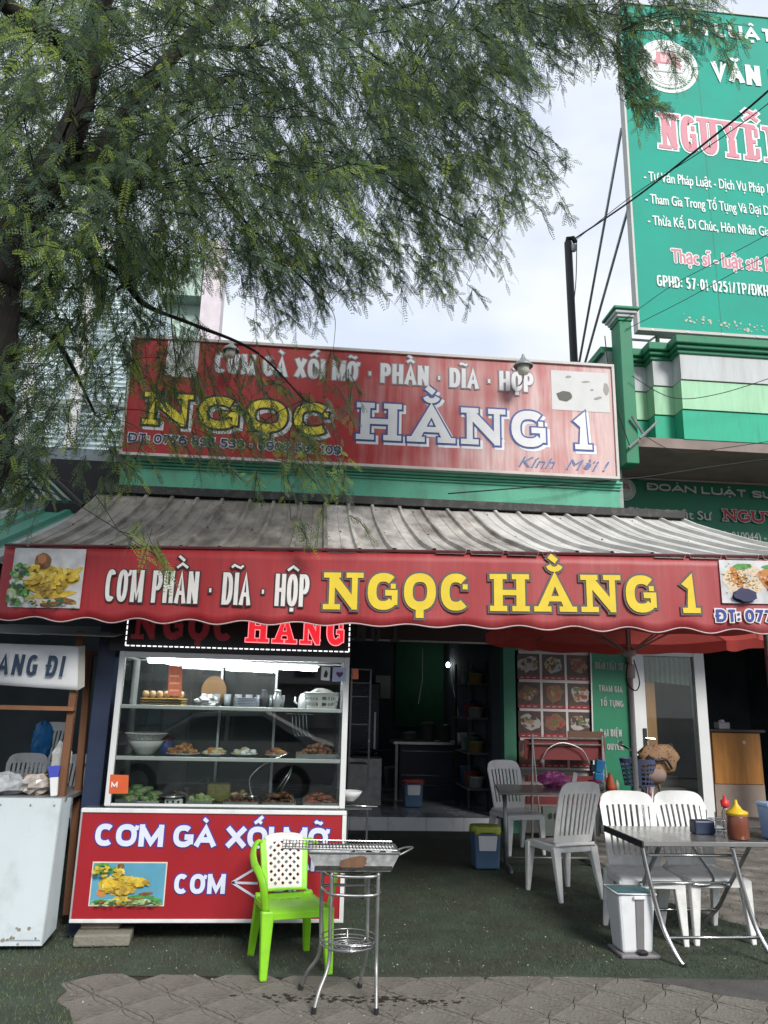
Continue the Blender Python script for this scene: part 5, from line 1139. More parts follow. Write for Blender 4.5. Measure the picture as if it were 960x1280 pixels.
# broken concrete blocks under the cart corner
cblk = M('old concrete block', (.22, .21, .17), .9, var=.3, bump=.5, bscale=40, dirt=.6)
t = thing('concrete_block', 'flat mossy concrete block lying on the turf under the cart corner', 'block', (-1.36, 5.98, .01))
mb = MB(); mb.obox((-1.34, 5.99, .052), (.37, .02, 0), (-.02, .22, 0), (.004, 0, .075)); mb.build('body', cblk, t, bevel=.012, seg=2)
t = thing('brick', 'small grey brick standing between the flat block and the cart bottom', 'brick', (-1.40, 6.05, .09))
mb = MB(); mb.obox((-1.38, 6.06, .117), (.26, 0, 0), (0, .12, 0), (0, 0, .052)); mb.build('body', M('dirty brick', (.20, .17, .13), .9, var=.3, bump=.4), t, bevel=.008)

# ------------------------------------------------------------ left stall with white front
ST = thing('drink_stall', 'white fronted wooden stall with brown posts beside the red food cart', 'stall', (-2.4, 6.1, 0))
sheet_w = M('bluish white painted sheet', (.54, .61, .64), .5, var=.06, scale=1.5, dirt=.5, dcol=(.30, .33, .33), dscale=4)
mb = MB(); mb.extr([(-3.4, 5.80, .045), (-1.70, 5.80, .045), (-1.70, 5.87, .955), (-3.4, 5.87, .955)], (0, .02, 0)); mb.build('front_sheet', sheet_w, ST)
mb = MB(); mb.extr([(-1.698, 5.80, .045), (-1.672, 5.99, .10), (-1.672, 6.0, .95), (-1.698, 5.87, .955)], (.004, .0, 0)); mb.build('side_sheet', sheet_w, ST)
for x_ in [-3.3+.2*k for k in range(8)]+[-1.74]:
    for z_ in (.09, .91):
        y_ = 5.80+.07*(z_-.045)/.91; mb = MB(); mb.obox((x_, y_-.002, z_), (.010, 0, 0), (0, .006, 0), (0, 0, .010)); mb.build('rivet', steel_dull, ST)
mb = MB(); mb.obox((-2.55, 5.805, .075), (1.68, 0, 0), (0, .006, 0), (0, 0, .012)); mb.build('seam', M('grey sheet seam', (.30, .33, .35), .6), ST)
mb = MB()
for k in range(30):
    x_ = rng.uniform(-2.6, -1.72); r_ = rng.uniform(.004, .02); z_ = .05+abs(rng.gauss(0, .07)); y_ = 5.80+.07*(z_-.045)/.91-.0012-k*.00002
    mb.add([(x_+r_*math.cos(6.283*i/7), y_, z_+.002+r_*rng.uniform(.5, 1.2)*math.sin(6.283*i/7)) for i in range(7)], [tuple(range(7))])
mb.build('mud_splash', M('dried mud splash', (.25, .23, .19), .9), ST)['kind'] = 'stuff'
part('table_top', M('stall steel top', (.35, .36, .36), .35, .5), -3.4, -1.68, 5.90, 6.6, .935, .96, ST)
for i, (px, pa, pb, yy) in enumerate(((86, (91, 862), (76, 1000), 5.98), (110, (113, 800), (100, 1000), 6.35))):
    a = at(*pa, Y=yy); b = at(*pb, Y=yy); mb = MB(); a.z += .25; mb.taper((b.x, yy, .1), (a.x+.01, yy, 2.12 if i == 0 else 2.0), .055, .055, .05, .05); mb.build('post', wood_br, ST, bevel=.004)
a = at(0, 884, Y=5.955); b = at(94, 886, Y=5.955); mb = MB(); mb.taper((a.x-.8, 5.945, a.z), (b.x, 5.945, b.z), .055, .03, .055, .03, (0, 0, 1)); mb.build('beam', M('lighter brown timber', (.27, .12, .055), .7, var=.3, scale=3), ST)
mb = MB(); mb.taper((-3.3, 6.35, 1.98), (-1.58, 6.35, 1.98), .06, .04, .06, .04, (0, 0, 1)); mb.build('beam', wood_br, ST)
tg = M('grey stall roof sheet', (.22, .23, .23), .6, var=.2, dirt=.5, dcol=(.08, .08, .07))
for i in range(4):
    a = -3.5+i*.52; mb = MB(); mb.extr([(a, 5.75, 2.075), (a+.515, 5.75, 2.07), (a+.515+.0, 6.55, 2.2), (a, 6.55, 2.205)], (0, 0, .006)); mb.build('roof_panel', tg, ST)
BN = thing('cloth_banner', 'white cloth banner with dark letters ĐI tied under the stall roof', 'banner', (-2.1, 5.92, 1.7))
PN = Plane((-2.6, 5.92, 0), (1, 0, 0))
q0, q1, q2, q3 = PN.uv(-60, 852), PN.uv(97, 863), PN.uv(99, 808), PN.uv(-60, 802)
def ban(s, v_):
    lo = (q0[0]+(q1[0]-q0[0])*s, q0[1]+(q1[1]-q0[1])*s); hi = (q3[0]+(q2[0]-q3[0])*s, q3[1]+(q2[1]-q3[1])*s)
    return PN.w(lo[0]+(hi[0]-lo[0])*v_, lo[1]+(hi[1]-lo[1])*v_-.006*math.sin(s*3.1)*0, .006*math.sin(s*14+v_*2)+.01*(s**8)*-1)
mb = MB(); mb.grid(ban, 40, 8); mb.build('cloth', M('white banner cloth', (.80, .82, .84), .8, var=.06, scale=3, transl=.15), BN, smooth=True, solid=.002)
mb = MB(); mb.extr([PN.w(q1[0], q1[1], 0), PN.w(q1[0]+.035, q1[1]+.03, -.04), PN.w(q2[0]+.03, q2[1]+.01, -.04), PN.w(q2[0], q2[1], 0)], (0, .002, 0)); mb.build('hem', M('shaded hem cloth', (.45, .44, .40), .8), BN)
letter(BN, PN, 'MANG ĐI', -24, 842, 79, 846, 816, M('banner navy letter', (.02, .045, .09), .6), thick=.17, d=.016, gap=.16, slant=.08)
# things on the stall top
def film(lbl, p, r, col=(.4, .42, .45), nm='plastic_bag', cat='bag'):
    t = thing(nm, lbl, cat, p); mb = MB(); mb.blob(Vector(p)+Vector((0, 0, r[2])), r, 14, 9, .22); mb.build('film', M('film '+lbl[:14], col, .22, var=.35, scale=25), t); return t
film('clear bag of ice cubes on the stall top', (-2.18, 6.0, .96), (.18, .10, .075), (.36, .38, .40))
film('cloudy plastic bag slumped between the ice bag and the tall tube', (-1.93, 6.02, .96), (.10, .08, .07), (.40, .36, .33))
film('tall transparent bag leaning on the brown post', (-1.80, 6.1, .96), (.07, .06, .18), (.42, .43, .42))
film('small red bag at the edge of the stall top', (-2.42, 6.0, .96), (.05, .05, .06), (.30, .02, .02))
t = thing('packet', 'blue and white tube shaped packet standing before the brown post', 'packet', at(67, 1000, Y=5.93)); c = Vector(t.location); c.z = .962; t.location = c
mb = MB(); mb.taper(c, c+Vector((-.015, 0, .13)), .045, .03, .06, .025); mb.build('body', white_paint, t, bevel=.006)
mb = MB(); mb.taper(c+Vector((-.0151, 0, .1301)), c+Vector((-.022, 0, .205)), .06, .025, .085, .012); mb.build('label', M('blue packet print', (.05, .07, .42), .4), t)
t = thing('yellow_tub', 'yellow tub standing on the stall top behind the packet', 'tub', (-1.98, 6.2, .962)); mb = MB(); mb.lathe([(.06, 0), (.07, .12), (.075, .125)], t.location, 18); mb.build('body', M('yellow tub plastic', (.52, .34, .03), .5), t, smooth=True)
# ------------------------------------------------------------ white slatted plastic chairs
wpl = M('white moulded plastic', (.82, .83, .82), .42, var=.05, scale=6, dirt=.55, dcol=(.46, .45, .40), dscale=7)
def make_chair(lbl):
    t = thing('plastic_chair', lbl, 'chair', (0, 0, 0), 'white slatted plastic chairs')
    def bk(s, v_):
        u = 2*s-1; w = .205+.022*v_
        z = .47+.53*v_ - .055*abs(u)**4*v_**3 ; x = w*u*(1-.10*max(0, v_-.86)/.14*(abs(u)**6)); y = .205+.125*v_+.02*v_*v_-.035*u*u*(1-.3*v_)
        return Vector((x, y, z))
    nu, nv = 46, 26
    def mk(i, j):
        if j < 3 or j > 20: return True
        if j < 3+abs(i-23)*.0 or i < 4 or i > 41: return True
        return (i-4) % 5 not in (1, 2) or i > 40
    mb = MB(); mb.grid(bk, nu, nv, mk); mb.build('backrest', wpl, t, solid=.014, smooth=False)
    def st(s, v_):
        u = 2*s-1; x = u*(.225-.012*v_); y = -.235+.47*v_; z = .452-.012*(1-u*u)*math.sin(math.pi*min(v_*1.1, 1)) - .02*max(0, .12-v_)/.12 - .006*abs(u)**6
        return Vector((x, y, z))
    mb = MB(); mb.grid(st, 14, 12); se = mb.build('seat', wpl, t, smooth=True, solid=.012)
    mb = MB(); mb.box(-.222, .222, -.238, -.228, .385, .440); mb.box(-.224, -.214, -.226, .215, .39, .444); mb.box(.214, .224, -.226, .215, .39, .444); mb.box(-.212, .212, .205, .215, .39, .47)
    mb.build('apron', wpl, t, bevel=.003)
    for sx in (-1, 1):
        for (y0, y1, w0) in ((-.205, -.225, .085), (.19, .285, .08)):
            mb = MB(); a = Vector((sx*.200, y0, .43)); b = Vector((sx*.222, y1, 0)); 
            mb.taper(b, a, .036, .034, w0, .062); mb.build('leg', wpl, t, bevel=.009, seg=2)
    return t
ch0 = make_chair('white slatted chair at the steel table, just behind the white bin')
def place(ch, x, y, deg, z=0.0): ch.location = (x, y, z); ch.rotation_euler = (0, 0, R_(deg))
place(ch0, 2.57, 6.12, -6)
dup(ch0, (3.06, 6.12, .006), R_(3), 'white slatted chair nearest the bicycle, tucked under the front steel table')
dup(ch0, (2.36, 7.42, .008), R_(198), 'white slatted chair seen from behind in front of the rear table')
dup(ch0, (2.47, 9.42, .008), R_(14), 'white slatted chair behind the rear table, next to the dark doorway')
q = at(44, 930, Y=9.7); dup(ch0, (q.x, 9.3, .0), R_(5), 'white slatted chair behind the stall, lowest of those seen over its top')
q = at(64, 905, Y=10.2); c5 = dup(ch0, (q.x, 10.0, .33), R_(-4), 'white slatted chair standing higher than the others at the back of the stall')
q = at(104, 930, Y=9.7); dup(ch0, (q.x, 9.3, .0), R_(-8), 'white slatted chair seen between the two brown posts')
# box that raises the rear chair, and the blue bag on it
t = thing('crate', 'dark plastic crate under the raised white chair behind the stall', 'crate', (c5.location.x, 10.0, 0)); x, y = c5.location.x, 10.0
part('body', black_m, x-.3, x+.3, y-.3, y+.36, .0, .328, t, bevel=.01)
t = thing('blue_bag', 'bright blue plastic bag hanging on the raised white chair', 'bag', (x+.05, 9.72, .95)); mb = MB(); mb.blob((x+.06, 9.74, 1.12), (.12, .06, .24), 14, 9, .14); mb.build('bag', M('blue plastic film', (.02, .20, .52), .3, var=.3, scale=12), t)

# ------------------------------------------------------------ green armchair with white diamond back
lime = M('lime green plastic', (.25, .62, .02), .40, var=.08, scale=5, dirt=.4, dcol=(.14, .35, .03), dscale=8); cream = M('cream white plastic', (.70, .66, .62), .4, var=.06, dirt=.25, dcol=(.4, .35, .3), dscale=7)
GC = thing('lime_armchair', 'lime green plastic armchair with cream diamond lattice back in front of the food cart', 'chair', (0, 0, 0))
def gb(u, v_):   # u in [-1,1]
    return Vector((.155*u*(1+.12*v_), .19+.10*v_-.02*u*u, .43+.36*v_-.05*abs(u)**3*v_))
mb = MB()
def mkb(i, j):
    u = 2*(i+.5)/36-1; v_ = (j+.5)/26
    return abs(u) > .72 or v_ < .06 
mb.grid(lambda s, v_: gb(2*s-1, v_), 36, 26, mkb); mb.build('back_frame', lime, GC, solid=.024, smooth=True)
# lattice: holes cut from the cream panel as a diamond pattern
NU, NV = 66, 84
mb = MB()
def mk2(i, j):
    u = (i+.5)/NU; v_ = (j+.5)/NV
    if u < .05 or u > .95 or v_ < .05 or v_ > .86: return True
    a = (u*4.5+v_*6.5) % 1.0; b = (u*4.5-v_*6.5) % 1.0
    return not (.24 < a < .76+.0 and .24 < b < .76)
mb.grid(lambda s, v_: gb((2*s-1)*.76, .045+v_*.955)+Vector((0, -.004, .004)), NU, NV, mk2); mb.build('back_panel', cream, GC, solid=.016)
mb = MB(); mb.tube([gb((2*k/20-1)*.80, .985) for k in range(21)], .018, 8, flat=.8); mb.build('top_rail', cream, GC, smooth=True)
def gs(s, v_):
    u = 2*s-1; return Vector((u*(.215-.035*v_), -.215+.43*v_, .405-.012*(1-u*u)*math.sin(math.pi*v_)-.03*max(0, .15-v_)/.15))
mb = MB(); mb.grid(gs, 14, 14, lambda i, j: not (j in (9,) and i in (5, 7, 9))); mb.build('seat', lime, GC, smooth=True, solid=.014)
mb = MB(); mb.box(-.208, .208, -.222, -.21, .345, .386); mb.box(-.2, -.188, -.208, .19, .36, .40); mb.box(.188, .2, -.208, .19, .36, .40); mb.build('apron', lime, GC, bevel=.004)
for sx in (-1, 1):
    mb = MB(); mb.taper((sx*.213, -.235, 0), (sx*.198, -.195, .40), .045, .045, .085, .06); mb.build('leg', lime, GC, bevel=.012, seg=2)
    mb = MB(); mb.taper((sx*.195, .265, 0), (sx*.165, .185, .42), .042, .038, .07, .05); mb.build('leg', lime, GC, bevel=.010, seg=2)
    pts = cr_pts([(sx*.165, .275, .735), (sx*.20, .245, .745), (sx*.245, .13, .70), (sx*.262, -.02, .655), (sx*.255, -.15, .625), (sx*.235, -.205, .555), (sx*.21, -.20, .40)], 6)
    mb = MB(); mb.tube(pts, [.026]*len(pts), 10, flat=.55); mb.build('arm', lime, GC, smooth=True)
GC.scale = (.98, .98, .95); GC.location = (-.07, 5.52, 0); GC.rotation_euler = (0, 0, R_(15))

# ------------------------------------------------------------ charcoal grill on its tube stand
GR = thing('charcoal_grill', 'galvanised charcoal grill tray with wire rack on a thin steel tube stand', 'grill', (.27, 4.95, 0))
tubep = lambda nm, pts, r=.011, m=steel_dull, k=5, par=GR, n=8: MB().tube(cr_pts(pts, k), r, n).build(nm, m, par, smooth=True)
fl_, fr_, rl_, rr_ = (.095, 4.74), (.435, 4.72), (.02, 5.10), (.37, 5.12)
def gleg(b, t, kick):
    return [(b[0], b[1], .012), (b[0]+(t[0]-b[0])*.35+kick*.0, b[1]+(t[1]-b[1])*.35, .10), (t[0]-.0, t[1], .22), (t[0], t[1], .45), (t[0], t[1], .692)]
for (b, tt) in ((fl_, (.17, 4.84)), (fr_, (.44, 4.84)), (rl_, (.12, 5.04)), (rr_, (.40, 5.05))):
    tubep('leg', gleg(b, tt, 0)); mb = MB(); mb.lathe([(.014, 0), (.015, .03)], (b[0], b[1], 0), 10); mb.build('foot_cap', rubber, GR)
for z in (.675, .575): tubep('ring_band', [(.17, 4.835, z), (.30, 4.83, z-.006), (.44, 4.835, z), (.44, 5.05, z), (.28, 5.07, z), (.12, 5.05, z), (.17, 4.835, z)], .009, steel, 3)
tubep('cross_brace', [(.17, 4.84, .70), (.29, 4.95, .665), (.40, 5.05, .64)], .006, steel_dull, 3); tubep('cross_brace', [(.44, 4.84, .70), (.29, 4.945, .655), (.12, 5.04, .64)], .006, steel_dull, 3)
cc = Vector((.285, 4.945, .295))
for i, (r, dz) in enumerate(((.165, .03), (.165, .0), (.14, -.012), (.11, -.018), (.08, -.02), (.05, -.022))):
    mb = MB(); mb.tube([cc+Vector((r*math.cos(6.283*k/30), r*math.sin(6.283*k/30), dz)) for k in range(30)], .004, 6, closed=True); mb.build('basket_ring', steel, GR, smooth=True)
for k in range(8):
    a = 6.283*k/8; mb = MB(); mb.tube([cc+Vector((0, 0, -.024)), cc+Vector((.14*math.cos(a), .14*math.sin(a), -.016)), cc+Vector((.168*math.cos(a), .168*math.sin(a), .03))], .003, 5); mb.build('basket_spoke', steel, GR)
# tray: flared trough, rolled edge, ash inside, wire rack skewed on top
tx0, tx1, ty0, ty1, tz0, tz1 = .03, .56, 4.80, 5.08, .700, .803
def tr(k, i): 
    g = .05*k; X = [(tx0+.05-g, ty0+.03-.6*g), (tx1-.05+g, ty0+.03-.6*g), (tx1-.05+g, ty1-.03+.6*g), (tx0+.05-g, ty1-.03+.6*g)][i]
    return Vector((X[0], X[1], tz0+(tz1-tz0)*k))
galv = M('spangled galvanised tray', (.56, .58, .59), .45, .4, var=.35, scale=28, dirt=.55, dcol=(.16, .15, .14), dscale=10)
mb = MB(); mb.add([tr(0, i) for i in range(4)]+[tr(1, i) for i in range(4)], [(0, 3, 2, 1)]+[(i, (i+1) % 4, 4+(i+1) % 4, 4+i) for i in range(4)]); mb.build('tray', galv, GR, solid=.003)
rustp = M('rust brown scorch', (.20, .11, .065), .85, var=.3, scale=20)
mb = MB(); c0 = tr(.5, 0).lerp(tr(.5, 1), .47); q = []
for i in range(18):
    a = 6.283*i/18; r = 1+rng.uniform(-.15, .15); k = .43+.42*math.sin(a)*r; s = .50+.16*math.cos(a)*r+.03*math.sin(a)
    k = min(max(k, .0), .86); q.append(tr(k, 0).lerp(tr(k, 1), s)+Vector((0, -.0035, 0)))
mb.add(q, [tuple(range(18))]); mb.build('scorch_patch', rustp, GR)
for i in range(4):
    mb = MB(); mb.tube([tr(1, i), tr(1, (i+1) % 4)], .006, 6); mb.build('rolled_edge', steel, GR)
part('ash', M('ash and charcoal', (.035, .033, .032), .95, var=.5, scale=30, bump=.6), tx0+.04, tx1-.04, ty0+.02, ty1-.02, tz0+.006, tz0+.055, GR)
o = MB()
for k in range(30): o.blob((rng.uniform(tx0+.06, tx1-.06), rng.uniform(ty0+.03, ty1-.03), tz0+.06), (.025, .018, .016), 6, 4, .3)
o = o.build('charcoal', black_m, GR); o['kind'] = 'stuff'
WR = thing('wire_rack', 'blackened steel wire rack lying skewed across the charcoal grill tray', 'rack', (.2, 4.93, .85))
rx0, rx1 = -.125, .545
def rk(u, v_): return Vector((rx0+(rx1-rx0)*u, 4.785+.30*v_+.03*u, .828-.012*u))
wire = M('sooty wire', (.10, .095, .09), .5, .6, var=.4, scale=15)
mb = MB(); mb.tube([rk(0, 0), rk(1, 0), rk(1, 1), rk(0, 1)], .0045, 6, closed=True); mb.build('rim', steel, WR)
for k in range(1, 34):
    mb = MB(); mb.tube([rk(k/34, 0), rk(k/34, 1)], .0032, 5); mb.build('rod', wire if k > 9 and k < 27 else steel, WR)
for k in (.33, .66): mb = MB(); mb.tube([rk(0, k)-Vector((0, 0, .005)), rk(1, k)-Vector((0, 0, .005))], .003, 5); mb.build('rod', wire, WR)
mb = MB(); mb.tube(cr_pts([tr(.9, 1), tr(.9, 1)+Vector((.05, .02, .02)), tr(.9, 1)+Vector((.09, .08, .03)), tr(.9, 1)+Vector((.05, .13, .02)), tr(.9, 1)+Vector((0, .15, 0))], 5), .006, 6); mb.build('handle', steel_dull, GR, smooth=True)

# ------------------------------------------------------------ steel tables
ss_top = M('scratched stainless top', (.5, .5, .49), .26, .8, var=.12, scale=5, dirt=.4, dcol=(.16, .14, .12), dscale=2.5)
TB = thing('steel_table', 'folding stainless steel table with bent chrome legs and sauce bottles at the front', 'table', (2.9, 5.9, 0))
part('table_top', ss_top, 2.33, 3.75, 5.50, 6.20, .735, .768, TB, bevel=.004)
part('edge_strip', M('dark table edge', (.03, .03, .035), .4), 2.318, 2.3295, 5.49, 6.21, .725, .77, TB)
def xleg(x, s=1):
    tubep('leg', [(x-.06, 5.60, .73), (x-.03, 5.58, .52), (x+.03, 5.55, .24), (x+.08, 5.46, .07), (x+.115, 5.43, .012)], .016, chrome, 6, TB, 10)
    tubep('leg', [(x+.075, 5.60, .73), (x+.05, 5.74, .55), (x+.04, 5.90, .38), (x+.055, 6.08, .22), (x-.0, 6.18, .10), (x-.03, 6.26, .012)], .015, steel_dull, 6, TB, 10)
    for (a, b) in ((x+.115, 5.43), (x-.03, 6.26)):
        mb = MB(); mb.lathe([(.018, 0), (.019, .03)], (a, b, 0.0), 10); mb.build('foot_cap', rubber, TB)
    mb = MB(); mb.blob((x+.03, 5.86, .42), (.022, .022, .022), 8, 6, 0); mb.build('pivot', steel, TB, smooth=True)
xleg(2.42); xleg(3.08)
for (z, y, a, b) in ((.16, 5.52, 2.47, 3.13), (.20, 6.08, 2.45, 3.11), (.43, 5.86, 2.47, 3.1), (.66, 5.62, 2.4, 3.1)): tubep('crossbar', [(a, y, z), (b, y, z)], .011, chrome, 2, TB)
tubep('brace', [(2.92, 6.12, .72), (2.99, 6.0, .55), (3.02, 5.90, .45), (2.95, 5.86, .42), (2.84, 5.86, .42)], .014, chrome, 5, TB)
T2 = thing('rear_steel_table', 'rear steel table on single pedestal legs in front of the food picture board', 'table', (2.6, 8.8, 0))
mb = MB(); mb.extr([(2.02, 8.42, .745), (3.35, 8.42, .745), (3.42, 9.15, .745), (2.18, 9.25, .745)], (0, 0, .03)); mb.build('table_top', M('warm steel top', (.36, .33, .31), .3, .7, var=.1, dirt=.3), T2, bevel=.004)
for x in (2.13, 3.1):
    tubep('leg', [(x, 8.6, .03), (x, 8.6, .74)], .022, steel_dull, 2, T2, 10)
    tubep('foot', [(x-.03, 8.25, .02), (x, 8.45, .035), (x, 8.8, .035), (x-.02, 9.05, .02)], .017, steel_dull, 4, T2)
tubep('crossbar', [(2.13, 8.6, .10), (3.1, 8.6, .10)], .013, steel_dull, 2, T2)

# ------------------------------------------------------------ bins and buckets
B1 = thing('pedal_bin', 'white pedal bin with grey front stripe and teal liner beside the front table', 'bin', (2.34, 5.72, 0))
bx, by = 2.31, 5.74; wb_ = M('bin white plastic', (.74, .76, .78), .4, var=.05, dirt=.3, dcol=(.3, .3, .3), dscale=6); gb_ = M('bin grey plastic', (.20, .19, .20), .5, var=.08)
def tap4(w0, d0, w1, d1, z0, z1, c): return [Vector((c[0]+w*i/2, c[1]+d*j/2, z)) for (w, d, z) in ((w0, d0, z0), (w1, d1, z1)) for i, j in ((-1, -1), (1, -1), (1, 1), (-1, 1))]
FQ = [(0, 3, 2, 1), (4, 5, 6, 7), (0, 1, 5, 4), (1, 2, 6, 5), (2, 3, 7, 6), (3, 0, 4, 7)]
mb = MB(); mb.add(tap4(.215, .20, .265, .26, .03, .40, (bx, by)), FQ[:1]+FQ[2:]); mb.build('body', wb_, B1, bevel=.02, seg=2)
part('base', gb_, bx-.135, bx+.14, by-.15, by+.12, .008, .032, B1, bevel=.006)
mb = MB(); mb.extr([(bx-.008, by-.103, .05), (bx+.042, by-.103, .05), (bx+.046, by-.134, .39), (bx-.012, by-.134, .39)], (0, -.006, 0)); mb.build('stripe', gb_, B1)
part('pedal', black_m, bx-.015, bx+.05, by-.165, by-.112, .034, .06, B1, bevel=.008)
part('handle', wb_, bx-.03, bx+.055, by-.150, by-.132, .375, .40, B1, bevel=.006)
mb = MB(); mb.add(tap4(.268, .264, .27, .266, .395, .415, (bx, by)), FQ); mb.build('lid', M('teal liner', (.03, .12, .14), .4, var=.25, scale=14), B1, bevel=.01)
mb = MB(); mb.tube([(bx-.135, by-.133, .408), (bx+.135, by-.133, .408), (bx+.135, by+.133, .408), (bx-.135, by+.133, .408)], .008, 6, closed=True); mb.build('rim', wb_, B1, smooth=True)
def blue_bin(lbl, c, bagm, h=.42):
    t = thing('lined_bin', lbl, 'bin', c); x, y, z = c
    mb = MB(); mb.add(tap4(.25, .22, .28, .24, z+.01, z+h*.86, (x, y)), FQ); mb.build('body', M('blue bin plastic', (.07, .14, .25), .5, var=.08), t, bevel=.02, seg=2)
    mb = MB(); mb.extr([(x-.09, y-.122, z+h*.45), (x+.085, y-.122, z+h*.45), (x+.10, y-.128, z+h*.80), (x-.10, y-.128, z+h*.80)], (0, -.005, 0)); mb.build('front_panel', wb_, t, bevel=.004)
    def lf(s, q):
        a = s*6.283; k = .155+.012*math.sin(a*9+q*3)*q; e = .6
        return Vector((x+k*math.copysign(abs(math.cos(a))**e, math.cos(a)), y+k*.86*math.copysign(abs(math.sin(a))**e, math.sin(a)), z+h*1.0-h*(.16+.03*math.sin(a*5))*q))
    mb = MB(); mb.grid(lf, 60, 4); mb.grid(lambda s, q: Vector((x+(lf(s, 0).x-x)*q, y+(lf(s, 0).y-y)*q, z+h*(.95+.05*q))), 40, 2); mb.build('bag', bagm, t, smooth=True, solid=.003)
    return t
yb1 = at(608, 1090, z=0)
blue_bin('blue bin with white front and loose yellow bag near the rear table leg', (yb1.x+.02, yb1.y+.13, .008), M('yellow bin bag', (.40, .46, .06), .4, var=.25, scale=14))
p = at(517, 1010, z=.17); blue_bin('blue bin with red lid line inside the dark doorway', (p.x, p.y+.1, .17), M('red bin rim', (.28, .05, .045), .5, var=.1), .40)
p = at(489, 984, z=.17); t = thing('white_bucket', 'pale bucket on the tiled floor left of the blue bin in the dark room', 'bucket', (p.x, p.y, .17)); mb = MB(); mb.lathe([(.11, 0), (.14, .34), (.145, .34), (.145, .36), (.135, .36)], t.location, 20); mb.build('body', M('dim white bucket', (.40, .42, .42), .5), t, smooth=True)

# ------------------------------------------------------------ things on the tables
def onT(px, Y, z=.769): p = at(px, 1030, Y=Y); return Vector((p.x, Y, z))
t = thing('napkin_box', 'dark navy napkin box on the front table', 'box', onT(877, 5.85)); c = t.location
mb = MB(); mb.box(c.x-.075, c.x+.08, c.y-.05, c.y+.05, .769, .865); mb.build('body', navy, t, bevel=.012, seg=2); part('slot', black_m, c.x-.03, c.x+.03, c.y-.01, c.y+.01, .8651, .868, t)
sau = M('brown chilli sauce', (.18, .055, .03), .3, var=.15); ylp = M('yellow cap plastic', (.70, .46, .02), .4, var=.05)
t = thing('sauce_bottle', 'squat bottle of brown sauce with yellow nozzle cap on the front table', 'bottle', onT(922, 5.62)); c = t.location
mb = MB(); mb.lathe([(.068, 0), (.074, .01), (.074, .15), (.068, .165)], c, 24); mb.build('body', sau, t, smooth=True)
mb = MB(); mb.lathe([(.075, .1655), (.076, .185), (.04, .20), (.03, .215), (.012, .24), (.008, .265)], c, 24); mb.build('cap', ylp, t, smooth=True)
mb = MB(); mb.lathe([(.0685, .155), (.0755, .158), (.0755, .1654)], c, 24, capb=False, capt=False); mb.build('collar', M('tan collar', (.40, .22, .10), .5), t, smooth=True)
t = thing('chilli_bottle', 'slim bottle with red cap standing behind the brown sauce', 'bottle', onT(908, 6.02)); c = t.location
mb = MB(); mb.lathe([(.032, 0), (.034, .01), (.034, .12), (.018, .16), (.016, .17)], c, 18); mb.build('body', M('clear sauce glass', (.30, .22, .18), .2), t, smooth=True)
mb = MB(); mb.lathe([(.030, .1705), (.032, .18), (.032, .215), (.012, .225), (.01, .25)], c, 18); mb.build('cap', M('red cap plastic', (.62, .03, .03), .4), t, smooth=True)
t = thing('cutlery_box', 'light blue plastic cutlery box at the edge of the front table', 'box', onT(970, 5.62)); c = t.location; lb = M('light blue plastic', (.22, .40, .74), .4, var=.06)
mb = MB(); mb.add(tap4(.20, .13, .235, .16, .769, 1.005, (c.x+.02, c.y)), FQ); mb.build('body', lb, t, bevel=.018, seg=2); mb = MB(); mb.add(tap4(.237, .162, .241, .166, .99, 1.02, (c.x+.02, c.y)), FQ); mb.build('lid', M('pale blue lid', (.32, .50, .78), .4), t, bevel=.008)
bowl('shallow pale blue dish leaning between the napkin box and the bottles', onT(893, 6.0), .06, .03, M('pale blue porcelain', (.48, .56, .68), .25), 'dish')
t = thing('bottle_rack', 'wire rack for sauces between the pale dish and the brown sauce', 'rack', onT(905, 5.84)); c = t.location
for z in (.03, .10): mb = MB(); mb.tube([(c.x-.09, c.y-.05, c.z+z), (c.x+.05, c.y-.05, c.z+z), (c.x+.05, c.y+.08, c.z+z), (c.x-.09, c.y+.08, c.z+z)], .004, 6, closed=True); mb.build('rail', chrome, t)
for dx, dy in ((-.09, -.05), (.05, -.05), (.05, .08), (-.09, .08)): mb = MB(); mb.tube([(c.x+dx, c.y+dy, c.z), (c.x+dx, c.y+dy, c.z+.16)], .004, 6); mb.build('post', chrome, t)
# rear table
def onR(px, Y=8.8, z=.776): p = at(px, 980, Y=Y); return Vector((p.x, Y, z))
film('pink and violet plastic bag lying on the rear table', onR(692, 8.95), (.17, .10, .085), (.55, .12, .36))
t = thing('tissue_box', 'white tissue holder with a tissue standing up on the rear table', 'box', onR(716, 8.65)); c = t.location
part('body', porc, c.x-.08, c.x+.08, c.y-.05, c.y+.05, .776, .86, t, bevel=.008); mb = MB(); mb.taper((c.x+.01, c.y, .861), (c.x+.035, c.y, .96), .05, .03, .045, .01); mb.build('tissue', porc, t)
t = thing('condiment_jar', 'wide dark jar with magenta lid on the rear table', 'jar', onR(744, 8.7)); mb = MB(); mb.lathe([(.085, 0), (.095, .02), (.095, .075), (.08, .09)], t.location, 20); mb.build('body', M('dark glass jar', (.07, .06, .06), .15), t, smooth=True)
mb = MB(); mb.lathe([(.075, .0905), (.075, .105)], t.location, 20); mb.build('lid', M('magenta lid', (.38, .02, .12), .4), t, smooth=True)
t = thing('blue_bottle', 'bright blue spray bottle standing behind the dark jar on the rear table', 'bottle', onR(748, 9.0)); c = t.location
mb = MB(); mb.taper((c.x, c.y, c.z), (c.x+.005, c.y, c.z+.16), .12, .07, .10, .06); mb.taper((c.x+.005, c.y, c.z+.161), (c.x+.04, c.y, c.z+.30), .085, .05, .12, .05); mb.build('body', M('bright blue plastic', (.02, .28, .62), .4), t, bevel=.012, seg=2)
